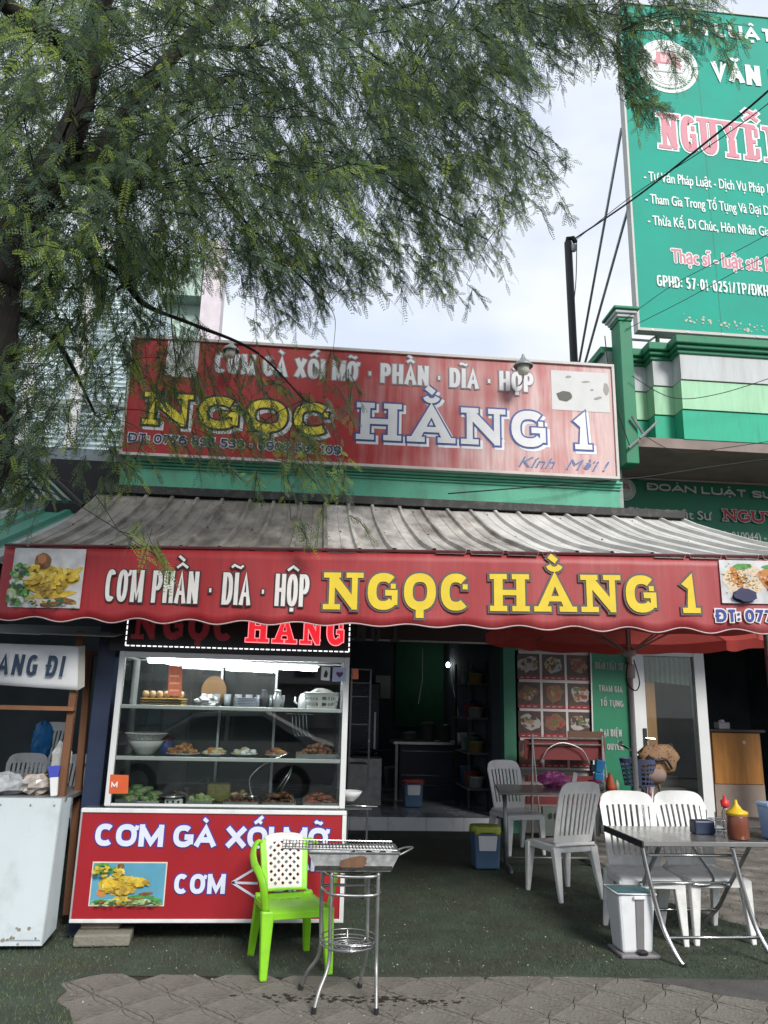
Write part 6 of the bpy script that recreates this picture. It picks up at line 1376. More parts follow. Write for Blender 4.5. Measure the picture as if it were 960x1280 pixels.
part('cap', navy, c.x-.09, c.x-.035, c.y-.03, c.y+.03, c.z+.17, c.z+.25, t, bevel=.008)
t = thing('sauce_tube', 'orange red cone shaped sauce bottle on the rear table', 'bottle', onR(763, 8.75)); mb = MB(); mb.lathe([(.055, 0), (.055, .04), (.035, .12), (.018, .17), (.01, .18)], t.location, 18); mb.build('body', M('orange red plastic', (.55, .10, .03), .4), t, smooth=True)
t = thing('sauce_cup', 'tiny green topped bottle beside the orange red one', 'bottle', onR(771, 8.75)); mb = MB(); mb.lathe([(.025, 0), (.025, .07), (.012, .09), (.012, .11)], t.location, 14); mb.build('body', M('pale green glass', (.40, .48, .36), .3), t, smooth=True)

# ------------------------------------------------------------ food picture board
MBd = thing('menu_board', 'tall white framed board of twelve dark food pictures on the wall behind the tables', 'menu board', (3.4, 10.8, 1))
PM = Plane((2.8, 10.8, 0), (1, 0, 0)); a = PM.uv(646, 952); b = PM.uv(740, 816)
fu0, fu1, fz0, fz1 = a[0], PM.uv(741, 880)[0], a[1]-.1, b[1]
rect_on(MBd, PM, 'backing', fu0, fu1, fz0, fz1, M('white board', (.50, .47, .46), .5, var=.06), 0, .03)
bars = M('pinkish white bars', (.46, .41, .40), .5)
fcol = [M('food print dark', (.05, .03, .025), .5, var=.4, scale=20), M('food print brown', (.16, .075, .035), .5, var=.3, scale=30), M('food print tan', (.28, .16, .08), .5, var=.3, scale=30), M('food print green', (.07, .11, .04), .5),
        M('food print red', (.24, .03, .02), .5), M('food print plate', (.32, .30, .28), .5), M('caption red', (.22, .012, .02), .5), M('food print yellow', (.32, .24, .05), .5)]
cw_ = (fu1-fu0-.03)/3; rh = (fz1-fz0-.03)/4.0
for r in range(4):
    for c_ in range(3):
        u0 = fu0+.03+c_*cw_; u1 = u0+cw_-.035; v1 = fz1-.04-r*rh; v0 = v1-rh+.04
        mb = MB(); mb.mi = 0; mb.extr([PM.w(x, y, .004) for x, y in ((u0, v0), (u1, v0), (u1, v1), (u0, v1))], -PM.n*.003)
        it = [(.5+rng.uniform(-.06, .06), .58, .42, .30, rng.uniform(-.2, .2), rng.choice([5, 5, 1, 2]))]
        for k in range(16): it.append((.5+rng.uniform(-.3, .3), .58+rng.uniform(-.2, .2), rng.uniform(.05, .15), rng.uniform(.04, .09), rng.uniform(0, 3), rng.choice([0, 1, 1, 2, 3, 4] if c_ else [0, 1, 2, 3, 5]) if not (r == 0 and c_ == 1 and k < 6) else 7))
        it.append((.5, .08, .6, .08, 0, 6))
        prints(mb, PM, u0, v0, u1, v1, it, .0046, amp=.12); mb.mat(6).add([PM.w(x, y, .0095) for x, y in ((u0, v0), (u1, v0), (u1, v0+.05), (u0, v0+.05))], [(0, 1, 2, 3)])
        mb.mat(5)
        for k in range(3): x = u0+.04+k*(u1-u0-.06)/3; mb.add([PM.w(x, v0+.018, .0099), PM.w(x+.05, v0+.018, .0099), PM.w(x+.05, v0+.03, .0099), PM.w(x, v0+.03, .0099)], [(0, 1, 2, 3)])
        mb.build('dish_picture', fcol, MBd)
# red folding trolley / bench with slats under the pictures
RT = thing('red_trolley', 'steel framed red slatted trolley folded against the wall below the food pictures', 'trolley', (3.3, 10.4, 0))
redp = M('red trolley board', (.15, .018, .02), .5, var=.15, dirt=.4, dcol=(.06, .01, .01)); 
for z, w in ((.42, .10), (.56, .08), (.70, .08), (.98, .26)): part('slat', redp, 2.85, 3.95, 10.40, 10.42, z, z+w, RT)
for x in (2.95, 3.9): mb = MB(); mb.tube([(x-.08, 10.2, 0), (x, 10.36, 1.30)], .014, 8); mb.build('leg', steel_dull, RT); mb = MB(); mb.tube([(x+.05, 10.2, 0), (x+.0, 10.38, 1.28)], .010, 8); mb.build('leg', steel_dull, RT)
for z in (1.26, 1.18): mb = MB(); mb.tube([(2.9, 10.36, z), (3.9, 10.36, z)], .010, 6); mb.build('rail', steel_dull, RT)
mb = MB(); mb.tube(cr_pts([(3.05, 10.34, .95), (3.15, 10.33, 1.12), (3.35, 10.33, 1.2), (3.6, 10.33, 1.12), (3.7, 10.34, .95)], 5), .010, 6); mb.build('hoop', steel_dull, RT)
part('board', M('brown board', (.10, .045, .025), .6), 3.45, 3.95, 10.41, 10.43, 1.05, 1.35, RT)
P6 = Plane((2.8, 10.30, 0), (1, 0, 0)); part('grey_box', M('grey green crate', (.12, .14, .13), .6), 3.05, 3.8, 10.31, 10.38, .05, .40, RT); letter(RT, P6, '0 BỘ', 686, 1023, 704, 1023, 1016, black_m, thick=.2, d=.004)

# ------------------------------------------------------------ parasol
PA = thing('parasol', 'faded red parasol on a grey pole over the tables beside the awning', 'parasol', (2.95, 7.1, 0))
ctr = Vector((2.97, 7.1, 0)); Rr, zr, za = 1.36, 2.36, 2.82; nseg = 8; a0 = R_(22.5)
pink = M('sun bleached parasol cloth', (.66, .12, .105), .85, var=.12, scale=4, transl=.45)
def rim(k, drop=0): a = a0+k*2*math.pi/nseg; return Vector((ctr.x+Rr*math.cos(a), ctr.y+Rr*math.sin(a), zr-drop))
apex = Vector((ctr.x, ctr.y, za))
for k in range(nseg):
    A, B = rim(k), rim(k+1)
    def pn(s, t):
        e = A.lerp(B, s); q = apex.lerp(e, t); sag = .03*math.sin(math.pi*s)*t; q.z -= sag; q = q+(ctr-Vector((q.x, q.y, 0))-Vector((0, 0, 0)))*0; 
        k_ = 1-.05*math.sin(math.pi*s)*t; q.x = ctr.x+(q.x-ctr.x)*k_; q.y = ctr.y+(q.y-ctr.y)*k_; return q
    mb = MB(); mb.grid(pn, 8, 8); mb.build('canopy_panel', pink, PA, smooth=True)
    mb = MB(); mb.grid(lambda s, t: pn(s, 1)+Vector((0, 0, -.10*t-.012*t*math.sin(s*3.14*3))), 12, 2); mb.build('valance', pink, PA, smooth=True)
    mb = MB(); hub = Vector((ctr.x, ctr.y, 2.18)); mid = apex.lerp(A, .55)-Vector((0, 0, .02)); mb.tube([apex-Vector((0, 0, .03)), A-Vector((0, 0, .012))], .008, 5); mb.build('rib', M('pinkish steel rib', (.40, .30, .29), .5), PA)
    mb = MB(); mb.tube([hub+(A-apex).normalized()*.04*Vector((1, 1, 0)), mid], .009, 5); mb.build('strut', MC['pinkish steel rib'], PA)
mb = MB(); mb.tube([(ctr.x, ctr.y, .0), (ctr.x, ctr.y, za+.04)], .024, 12); mb.build('pole', M('grey parasol pole', (.45, .44, .43), .45, .3), PA, smooth=True)
mb = MB(); mb.lathe([(.03, 0), (.06, .015), (.06, .05), (.035, .09)], (ctr.x, ctr.y, 2.13), 14); mb.build('hub', hubgrey, PA, smooth=True); mb = MB(); mb.lathe([(.035, 0), (.045, .01), (.045, .12), (.035, .13)], (ctr.x, ctr.y, 1.93), 14); mb.build('slider', hubgrey, PA, smooth=True)
mb = MB(); mb.tube(cr_pts([(ctr.x+.03, ctr.y-.03, 2.1), (ctr.x+.07, ctr.y-.04, 1.9), (ctr.x+.02, ctr.y-.05, 1.82), (ctr.x-.05, ctr.y-.03, 1.9), (ctr.x-.03, ctr.y-.03, 2.08)], 5), .006, 5); mb.build('cord', rubber, PA, smooth=True)
mb = MB(); mb.lathe([(.22, 0), (.22, .04), (.06, .07), (.05, .25), (.03, .26)], (ctr.x, ctr.y, .008), 20); mb.build('base', M('cast base', (.08, .08, .08), .8), PA, smooth=True)

# ------------------------------------------------------------ bicycle with basket
BK = thing('bicycle', 'old bicycle with upright handlebar and blue grey front basket before the glass door', 'bicycle', (0, 0, 0))
# local: forward = -x, origin under the front hub; y across
bt = lambda nm, pts, r, m, k=4, n=8: MB().tube(cr_pts(pts, k), r, n).build(nm, m, BK, smooth=True)
fpaint = M('dull pink frame paint', (.30, .13, .15), .4, var=.1)
for wx in (0.0, 1.06):
    mb = MB(); mb.tube([(wx+.31*math.cos(6.283*k/40), 0, .335+.31*math.sin(6.283*k/40)) for k in range(40)], .019, 8, closed=True); w = mb.build('wheel', rubber, BK, smooth=True)
    mb = MB(); mb.tube([(wx+.285*math.cos(6.283*k/40), 0, .335+.285*math.sin(6.283*k/40)) for k in range(40)], .009, 6, closed=True); mb.build('rim', chrome, w, smooth=True)
    mb = MB()
    for k in range(20): a = 6.283*k/20; mb.tube([(wx, .02*(-1)**k, .335), (wx+.285*math.cos(a), 0, .335+.285*math.sin(a))], .0016, 4)
    mb.build('spokes', chrome, w)
    mb = MB(); mb.tube([(wx+.35*math.cos(R_(q)), 0, .335+.35*math.sin(R_(q))) for q in range(10, 171, 10)], .022, 6, flat=1.2); mb.build('mudguard', steel_dull, BK, smooth=True)
head = Vector((.20, 0, .86)); seat = Vector((.78, 0, .82)); bb = Vector((.60, 0, .30)); rh_ = Vector((1.06, 0, .335))
bt('fork', [(0, -.05, .335), (.05, -.05, .55), (.13, -.04, .68), (.16, 0, .72)], .012, chrome); bt('fork', [(0, .05, .335), (.05, .05, .55), (.13, .04, .68), (.16, 0, .72)], .012, chrome)
bt('head_tube', [(.16, 0, .70), (.21, 0, .90)], .02, fpaint, 2); bt('down_tube', [(.17, 0, .74), (.35, 0, .45), bb], .018, fpaint); bt('top_tube', [(.19, 0, .84), (.45, 0, .62), (.70, 0, .55)], .015, fpaint)
bt('seat_tube', [bb, seat], .016, fpaint, 2); bt('chain_stay', [bb+Vector((0, .05, 0)), rh_+Vector((0, .06, 0))], .01, fpaint, 2); bt('seat_stay', [(.74, .03, .66), rh_+Vector((0, .06, 0))], .009, fpaint, 2)
bt('stem', [(.21, 0, .89), (.235, 0, 1.02)], .013, chrome, 2); bt('handlebar', [(.52, -.27, 1.10), (.40, -.27, 1.09), (.28, -.19, 1.07), (.225, -.06, 1.02), (.225, .06, 1.02), (.28, .19, 1.07), (.40, .27, 1.09), (.52, .27, 1.10)], .012, chrome)
for s in (-1, 1): bt('grip', [(.42, s*.27, 1.092), (.54, s*.27, 1.102)], .018, rubber, 2)
mb = MB(); mb.blob((.84, 0, .90), (.14, .08, .04), 14, 8, .0); mb.build('saddle', black_m, BK, smooth=True)
mb = MB(); mb.lathe([(.085, 0), (.09, .006)], (0, 0, 0), 20); vv = mb.v; mb.v = [(bb.x+x, -.05-z, bb.z+y) for x, y, z in vv]; mb.build('chainring', chrome, BK)
bkm = M('blue grey basket plastic', (.06, .08, .15), .5)
def bas2(s, q): 
    a = s*6.283; e = .55; k = .78+.22*q; return Vector((-.02+.15*k*math.copysign(abs(math.cos(a))**e, math.cos(a)), .19*k*math.copysign(abs(math.sin(a))**e, math.sin(a)), .70+.27*q))
mb = MB(); mb.grid(bas2, 72, 18, lambda i, j: (i % 3 == 0) or (j % 3 == 0) or j > 15); bsk = mb.build('basket', bkm, BK, solid=.003)
mb = MB(); mb.extr([bas2(k/24, 0) for k in range(24)], (0, 0, .004)); mb.build('basket_floor', bkm, bsk)
q = at(793, 1000, Y=9.3); BK.location = (q.x+.06, 9.25, 0); BK.rotation_euler = (0, 0, R_(58)); BK.scale = (1.12,)*3
LBg = thing('leopard_bag', 'brown leopard patterned shoulder bag hanging over the bicycle basket', 'bag', at(820, 955, Y=9.18))
leo = bpy.data.materials.new('leopard cloth'); leo.use_nodes = True; nt = leo.node_tree; pp = nt.nodes['Principled BSDF']; vo = nt.nodes.new('ShaderNodeTexVoronoi'); vo.inputs['Scale'].default_value = 34; rp = nt.nodes.new('ShaderNodeValToRGB')
tcn = nt.nodes.new('ShaderNodeTexCoord'); nt.links.new(tcn.outputs['Object'], vo.inputs['Vector']); nt.links.new(vo.outputs['Distance'], rp.inputs['Fac']); rp.color_ramp.elements[0].color = (.03, .015, .01, 1); rp.color_ramp.elements[0].position = .2; rp.color_ramp.elements[1].color = (.24, .14, .075, 1); rp.color_ramp.elements[1].position = .36
nt.links.new(rp.outputs['Color'], pp.inputs['Base Color']); pp.inputs['Roughness'].default_value = .8
c = Vector(LBg.location)
mb = MB(); mb.blob(c+Vector((.03, 0, .05)), (.24, .10, .17), 18, 11, .16); mb.blob(c+Vector((-.07, -.02, -.06)), (.17, .10, .17), 16, 9, .16); mb.blob(c+Vector((.12, -.01, .11)), (.13, .08, .11), 14, 9, .16); mb.build('body', leo, LBg, smooth=True); mb = MB(); mb.tube(cr_pts([c+Vector((-.14, -.1, .1)), c+Vector((-.05, -.14, .05)), c+Vector((.06, -.14, .06)), c+Vector((.14, -.11, -.04))], 5), .016, 6); mb.build('strap', black_m, LBg, smooth=True)
mb = MB(); mb.blob(c+Vector((-.05, -.05, -.12)), (.15, .10, .10), 14, 8, .1); mb.build('pocket', M('taupe cloth', (.24, .17, .14), .8, var=.2), LBg, smooth=True)

# ------------------------------------------------------------ inside the dark room
WT = thing('work_counter', 'steel topped dark work counter in the middle of the unlit room', 'counter', (2.1, 13, .17))
c0 = at(491, 926, Y=12.9); c1 = at(597, 929, Y=12.9); zt = c0.z
part('top', steel, c0.x, c1.x, 12.8, 13.5, zt-.05, zt, WT, bevel=.006); part('cabinet', M('dark blue cabinet', (.015, .02, .045), .5), c0.x+.12, c1.x-.05, 12.92, 13.45, .17, zt-.051, WT)
for z in (zt-.15, zt-.52, .40): mb = MB(); mb.tube([(c0.x+.15, 12.88, z), (c1.x-.35, 12.88, z)], .010, 6); mb.build('rail', steel, WT)
for x in (c0.x+.06, c1.x-.03): part('leg', steel_dull, x-.02, x+.02, 12.84, 12.88, .17, zt-.051, WT)
for i, (px, r, h) in enumerate(((535, .11, .28), (556, .09, .24), (512, .10, .12))):
    p = at(px, 922, Y=13.05); t = thing('steel_pot', ('tall steel stock pot on the work counter', 'narrow steel pot to the tall pot\'s side, before the lit bulb', 'low steel pan at the near end of the work counter')[i], 'pot', (p.x, 13.05, zt)); mb = MB(); mb.lathe([(r, 0), (r, h), (r*1.06, h), (r*1.06, h+.012), (r*.3, h+.03)], t.location, 20); mb.build('body', M('dim steel pot', (.30, .30, .31), .35, .7), t, smooth=True)
for i, (px, py) in enumerate(((560, 831), (603, 831))):
    p = at(px, py, Y=15.0); t = thing('light_bulb', ('lit white bulb deep in the room above the steel pots', 'second lit bulb nearer the green pier')[i], 'bulb', p)
    mb = MB(); mb.blob(p, (.035, .035, .05) if i == 0 else (.02, .02, .07), 12, 8, 0); mb.build('bulb', M('lit bulb', (.9, 1, .95), .5, var=0, emit=12), t, smooth=True)
    mb = MB(); mb.tube([p+Vector((0, 0, .05)), (p.x, p.y, 2.95)], .006, 5); mb.build('flex', rubber, t)
t = thing('hanging_tubes', 'pair of slanting pale steel tubes hanging over the pots', 'rack', at(525, 870, Y=13.6)); 
for (a, b) in (((528, 850), (523, 880)), ((565, 850), (573, 895))): mb = MB(); mb.tube([at(*a, Y=13.6)+Vector((0, 0, .55)), at(*a, Y=13.6), at(*b, Y=13.6)], .008, 6); mb.build('tube', steel, t)
t = thing('fridge', 'tall dark blue fridge standing against the wall in the unlit room', 'fridge', (.9, 14, .17)); part('body', M('dark fridge', (.012, .016, .04), .3), .45, 1.2, 13.6, 14.3, .19, 2.0, t, bevel=.02); part('door', M('dark fridge door', (.016, .02, .05), .25), .46, 1.19, 13.57, 13.598, .25, 1.98, t, bevel=.01); part('handle', steel, 1.10, 1.13, 13.54, 13.569, .9, 1.5, t)

# shelves, stock and clutter that fill the room
SU = thing('storage_shelf', 'grey open shelf unit stacked with bowls and boxes against the right wall of the room', 'shelf unit', (2.45, 12.2, .17))
for y in (11.7, 12.7):
    for x in (2.36, 2.64): part('upright', black_m, x-.015, x+.015, y-.015, y+.015, .17, 2.3, SU)
for z in (.45, .95, 1.45, 1.95): part('shelf_board', M('grey shelf board', (.12, .12, .13), .6), 2.34, 2.66, 11.68, 12.72, z, z+.025, SU)
k_ = 0
for z in (.475, .975, 1.475, 1.975):
    for y in (11.85, 12.15, 12.45):
        col = ((.5, .5, .5), (.35, .06, .05), (.05, .14, .30), (.45, .34, .12), (.10, .28, .16), (.4, .4, .42))[k_ % 6]
        nm = ('white', 'red', 'blue', 'tan', 'green', 'grey')[k_ % 6]; lvl = ('lowest', 'second', 'third', 'topmost')[int((z-.4)/.5)]; pos = ('nearest', 'middle', 'farthest')[int((y-11.8)/.3)]
        t = thing('storage_tub', '%s plastic tub, %s of three on the %s shelf of the unit in the room' % (nm, pos, lvl), 'tub', (2.50, y, z+.001), 'tubs on the shelf unit'); mb = MB(); h_ = .14+.05*((k_*7) % 3)
        mb.lathe([(.10, 0), (.125, h_), (.135, h_), (.135, h_+.015)], (2.50, y, z+.001), 16); mb.build('body', M(nm+' storage plastic', col, .5, var=.15), t, smooth=True); k_ += 1
for i in range(5):
    p = (c0.x+.28+i*.22, 13.1+.1*(i % 2), zt); 
    if i in (0, 4): t = thing('stacked_bowls', ('short stack of white bowls at the near end of the work counter', 'tall stack of white bowls at the far end of the work counter')[i//4], 'stack of bowls', p)
    else: continue
    for k in range(3 if i == 0 else 5): mb = MB(); mb.lathe([(.04, 0), (.08, .05), (.078, .05), (.035, .006)], Vector(p)+Vector((0, 0, k*.022)), 16, capt=False); mb.build('bowl', porc, t, smooth=True)
t = thing('wall_calendar', 'small pale sheet pinned on the back wall over the pots', 'poster', (1.95, 15.85, 1.9)); part('sheet', M('pale paper', (.5, .5, .45), .8), 1.3, 1.6, 15.84, 15.858, 1.75, 2.2, t)
t = thing('cooking_range', 'low steel cooking range with black pan beside the work counter', 'stove', (.2, 12.4, .17)); part('body', steel_dull, .62, 1.12, 12.1, 12.6, .17, .85, t, bevel=.01); part('hob', black_m, .66, 1.08, 12.14, 12.56, .851, .87, t)
mb = MB(); mb.lathe([(.12, .0), (.19, .08), (.185, .08), (.11, .008)], (.87, 12.35, .872), 20, capt=False); mb.tube([(1.03, 12.3, .93), (1.25, 12.2, .97)], .012, 6); t2 = thing('wok', 'black wok resting on the steel cooking range', 'wok', (.87, 12.35, .872)); mb.build('body', M('black iron', (.03, .03, .03), .5, .5), t2, smooth=True)
# ------------------------------------------------------------ tree in front, its crown hanging over the roofs
TR = thing('street_tree', 'dark trunked feathery leaved tree spreading over the sign from the pavement', 'tree', (-2.75, 4.6, 0))
barkm = M('dark wet bark', (.022, .019, .017), .95, var=.5, scale=9, bump=1.0, bscale=40, stretch=(1, 1, .22))
def limb(nm, pts, r0, r1, k=7, n=10, par=TR):
    P = cr_pts(pts, k); m = len(P); rr = [(r0+(r1-r0)*(i/(m-1)))*(1+.06*math.sin(i*1.7)+.05*math.sin(i*4.1)+.07*math.sin(i*.6)) for i in range(m)]
    MB().tube(P, rr, n).build(nm, barkm, par, smooth=True); return P
A_ = lambda px, py, Y: at(px, py, Y=Y)
limbs = []
limbs += limb('trunk', [(-2.75, 4.6, -.05), (-2.6, 4.5, .9), (-2.35, 4.35, 1.9), A_(-26, 600, 4.2), A_(-8, 480, 4.2), A_(2, 350, 4.1)], .15, .10, 8, 14)
l1 = limb('limb', [A_(2, 360, 4.1), A_(30, 260, 4.1), A_(92, 160, 4.1), A_(112, 80, 4.0), A_(128, 0, 3.9), A_(150, -120, 3.6)], .095, .055); limbs += l1
l2 = limb('limb', [A_(24, 290, 4.1), A_(72, 225, 4.2), A_(122, 190, 4.3), A_(165, 135, 4.4), A_(215, 70, 4.5), A_(270, 15, 4.6), A_(330, -60, 4.6)], .075, .04); limbs += l2
l3 = limb('limb', [A_(215, 72, 4.5), A_(260, 58, 4.5), A_(310, 60, 4.5), A_(370, 30, 4.6), A_(440, 18, 4.6), A_(520, 5, 4.7), A_(640, -25, 4.8)], .022, .009); limbs += l3
l4 = limb('limb', [A_(128, 195, 4.3), A_(150, 240, 4.4), A_(185, 210, 4.6), A_(235, 130, 4.8), A_(300, 90, 5.0)], .045, .02); limbs += l4
l5 = limb('limb', [A_(165, 135, 4.4), A_(230, 190, 4.8), A_(300, 270, 5.1), A_(360, 330, 5.3), A_(410, 380, 5.4)], .014, .007, n=8); limbs += l5
l6 = limb('limb', [A_(60, 300, 4.3), A_(140, 335, 4.7), A_(180, 380, 5.0), A_(240, 405, 5.2), A_(320, 440, 5.3), A_(380, 500, 5.3)], .026, .006, n=8); limbs += l6
l7 = limb('limb', [A_(300, 60, 4.5), A_(380, 130, 4.9), A_(450, 200, 5.1), A_(520, 250, 5.2), A_(610, 300, 5.3)], .013, .006, n=8); limbs += l7
l8 = limb('limb', [A_(400, 25, 4.6), A_(500, 90, 4.8), A_(590, 140, 5.0), A_(670, 190, 5.0)], .013, .006, n=8); limbs += l8
l9 = limb('limb', [A_(520, 5, 4.7), A_(600, -12, 4.75), A_(670, 14, 4.6), A_(735, 12, 4.7), A_(772, 40, 4.65)], .010, .003, n=8); limbs += l9
l10 = limb('limb', [A_(10, 380, 4.1), A_(40, 400, 4.4), A_(80, 440, 4.7), A_(120, 520, 4.9)], .03, .007, n=8); limbs += l10
limb('limb', [A_(146, 362, 4.6), A_(180, 340, 4.8), A_(236, 300, 5.0)], .009, .006, n=8)
ex = [limb('limb', q, .07, .02, n=8) for q in ([A_(112, 80, 4.0), A_(0, 0, 3.6), A_(-120, -120, 3.3), A_(-260, -200, 3.0)], [A_(150, -120, 3.6), A_(260, -260, 3.2), A_(420, -420, 2.8)], [A_(-12, 600, 4.2), A_(-160, 420, 4.3), A_(-330, 300, 4.4)], [A_(330, -60, 4.6), A_(520, -180, 4.8), A_(760, -300, 5.0)])]
for e in ex: limbs += e
LV = np.array([tuple(v) for v in limbs])

# (cx, cy, rx, ry, Ymin, Ymax, twigs, backlit tone share 0..1, kind: 'e' ellipse / 'r' rectangle)
CL = [(230, 130, 270, 190, 2.9, 3.8, 150, .2, 'r'), (250, 120, 340, 150, 5.8, 7.3, 330, .25, 'r'), (590, 110, 70, 110, 5.0, 6.0, 60, .15, 'r'), (150, 310, 180, 50, 5.8, 6.8, 70, .4, 'r'), (420, 300, 120, 50, 5.6, 6.6, 25, .1, 'r'), (260, -60, 440, 90, 3.2, 5.6, 210, .1, 'r'), (280, 60, 380, 70, 3.3, 6.0, 470, .12, 'r'), (640, 40, 60, 70, 4.2, 5.4, 60, .15, 'r'), (230, 170, 300, 60, 3.6, 6.2, 370, .2, 'r'), (560, 150, 95, 75, 4.2, 5.6, 150, .15, 'r'),
      (60, 260, 110, 70, 3.8, 5.6, 190, .2, 'r'), (270, 270, 130, 70, 4.2, 6.0, 170, .3, 'r'), (440, 260, 100, 70, 4.4, 6.0, 105, .15, 'r'), (560, 250, 85, 55, 4.5, 5.8, 66, .25, 'e'), (650, 195, 48, 50, 4.7, 5.4, 34, .1, 'e'),
      (600, 305, 40, 32, 4.8, 5.4, 16, .2, 'e'), (500, 325, 70, 35, 4.8, 5.8, 32, .2, 'e'), (545, 350, 30, 22, 4.9, 5.4, 8, .1, 'e'), (590, 368, 12, 8, 5.1, 5.2, 2, .1, 'e'), (420, 340, 60, 35, 4.8, 5.8, 38, .15, 'e'), (370, 370, 40, 40, 4.8, 5.6, 18, .1, 'e'),
      (672, 262, 10, 6, 5.0, 5.1, 1, 0, 'e'), (708, 262, 12, 6, 5.0, 5.1, 2, 0, 'e'), (695, 200, 16, 14, 5.0, 5.2, 4, 0, 'e'), (668, 100, 14, 14, 5, 5.2, 2, 0, 'e'),
      (715, 35, 45, 38, 4.4, 5.0, 52, .1, 'e'), (783, 70, 20, 65, 4.6, 4.9, 32, .1, 'e'), (800, 128, 26, 22, 4.6, 4.9, 13, .1, 'e'), (840, 22, 50, 24, 4.5, 4.9, 24, .1, 'e'), (850, 68, 14, 30, 4.6, 4.8, 7, .1, 'e'), (905, 55, 22, 30, 4.6, 4.8, 10, .15, 'e'), (760, -30, 150, 40, 4, 5, 80, .1, 'r'),
      (20, 380, 60, 60, 3.9, 4.8, 75, .2, 'r'), (20, 500, 45, 70, 3.8, 4.6, 60, .12, 'r'), (20, 600, 35, 40, 4, 4.8, 26, .2, 'r'), (110, 370, 70, 45, 4.2, 5.6, 76, .35, 'e'), (110, 450, 60, 50, 4.4, 5.4, 32, .35, 'e'), (70, 520, 40, 50, 4.3, 5.0, 11, .2, 'e'), (145, 540, 30, 50, 4.7, 5.3, 14, .4, 'e'),
      (200, 420, 55, 40, 4.6, 5.8, 34, .25, 'e'), (215, 480, 45, 35, 4.8, 5.8, 22, .35, 'e'), (300, 470, 60, 40, 5.0, 5.8, 18, .2, 'e'), (345, 520, 75, 35, 5.0, 5.8, 22, .25, 'e'), (260, 545, 70, 25, 5.0, 5.6, 16, .3, 'e'), (385, 560, 45, 25, 5.0, 5.6, 15, .5, 'e'), (420, 480, 30, 45, 5.2, 5.6, 9, .2, 'e'),
      (325, 350, 50, 60, 4.8, 5.8, 46, .1, 'e'), (190, 330, 60, 30, 4.4, 5.8, 50, .3, 'e'), (415, 600, 30, 14, 5.1, 5.3, 5, .4, 'e'), (330, 590, 70, 18, 5.0, 5.4, 8, .3, 'e'), (120, 590, 25, 35, 4.9, 5.2, 6, .3, 'e'), (180, 640, 18, 45, 4.8, 5.0, 3, .6, 'e'), (196, 690, 10, 12, 4.7, 4.8, 2, .9, 'e'), (400, 655, 55, 9, 5.1, 5.2, 4, .3, 'e'),
      (160, 575, 30, 14, 4.9, 5.2, 5, .3, 'e'), (40, 60, 34, 60, 2.9, 3.4, 10, .9, 'e'), (110, 30, 40, 40, 3.0, 3.6, 12, .5, 'e'),
      (-260, 100, 190, 300, 3.2, 5, 120, .1, 'r'), (260, -260, 560, 110, 2.6, 4.6, 230, .1, 'r')]
HOLES = [(455, 300, 16, 10), (520, 305, 14, 12), (590, 250, 12, 14), (545, 215, 10, 9), (485, 350, 14, 10), (420, 270, 8, 12), (340, 300, 10, 9), (380, 345, 12, 10), (300, 330, 14, 10), (600, 185, 9, 9), (330, 390, 12, 14), (292, 388, 17, 40), (745, 135, 42, 62), (250, 372, 22, 30), (470, 250, 10, 16), (360, 250, 9, 14), (235, 30, 8, 10), (38, 8, 10, 8), (505, 275, 12, 9), (440, 330, 12, 10), (395, 300, 9, 12), (625, 225, 14, 10), (630, 110, 18, 12), (140, 300, 10, 8), (560, 300, 8, 12)]
FB_, FD, FS, FLn, FM = [], [], [], [], []
tw = MB(); ncl = 0
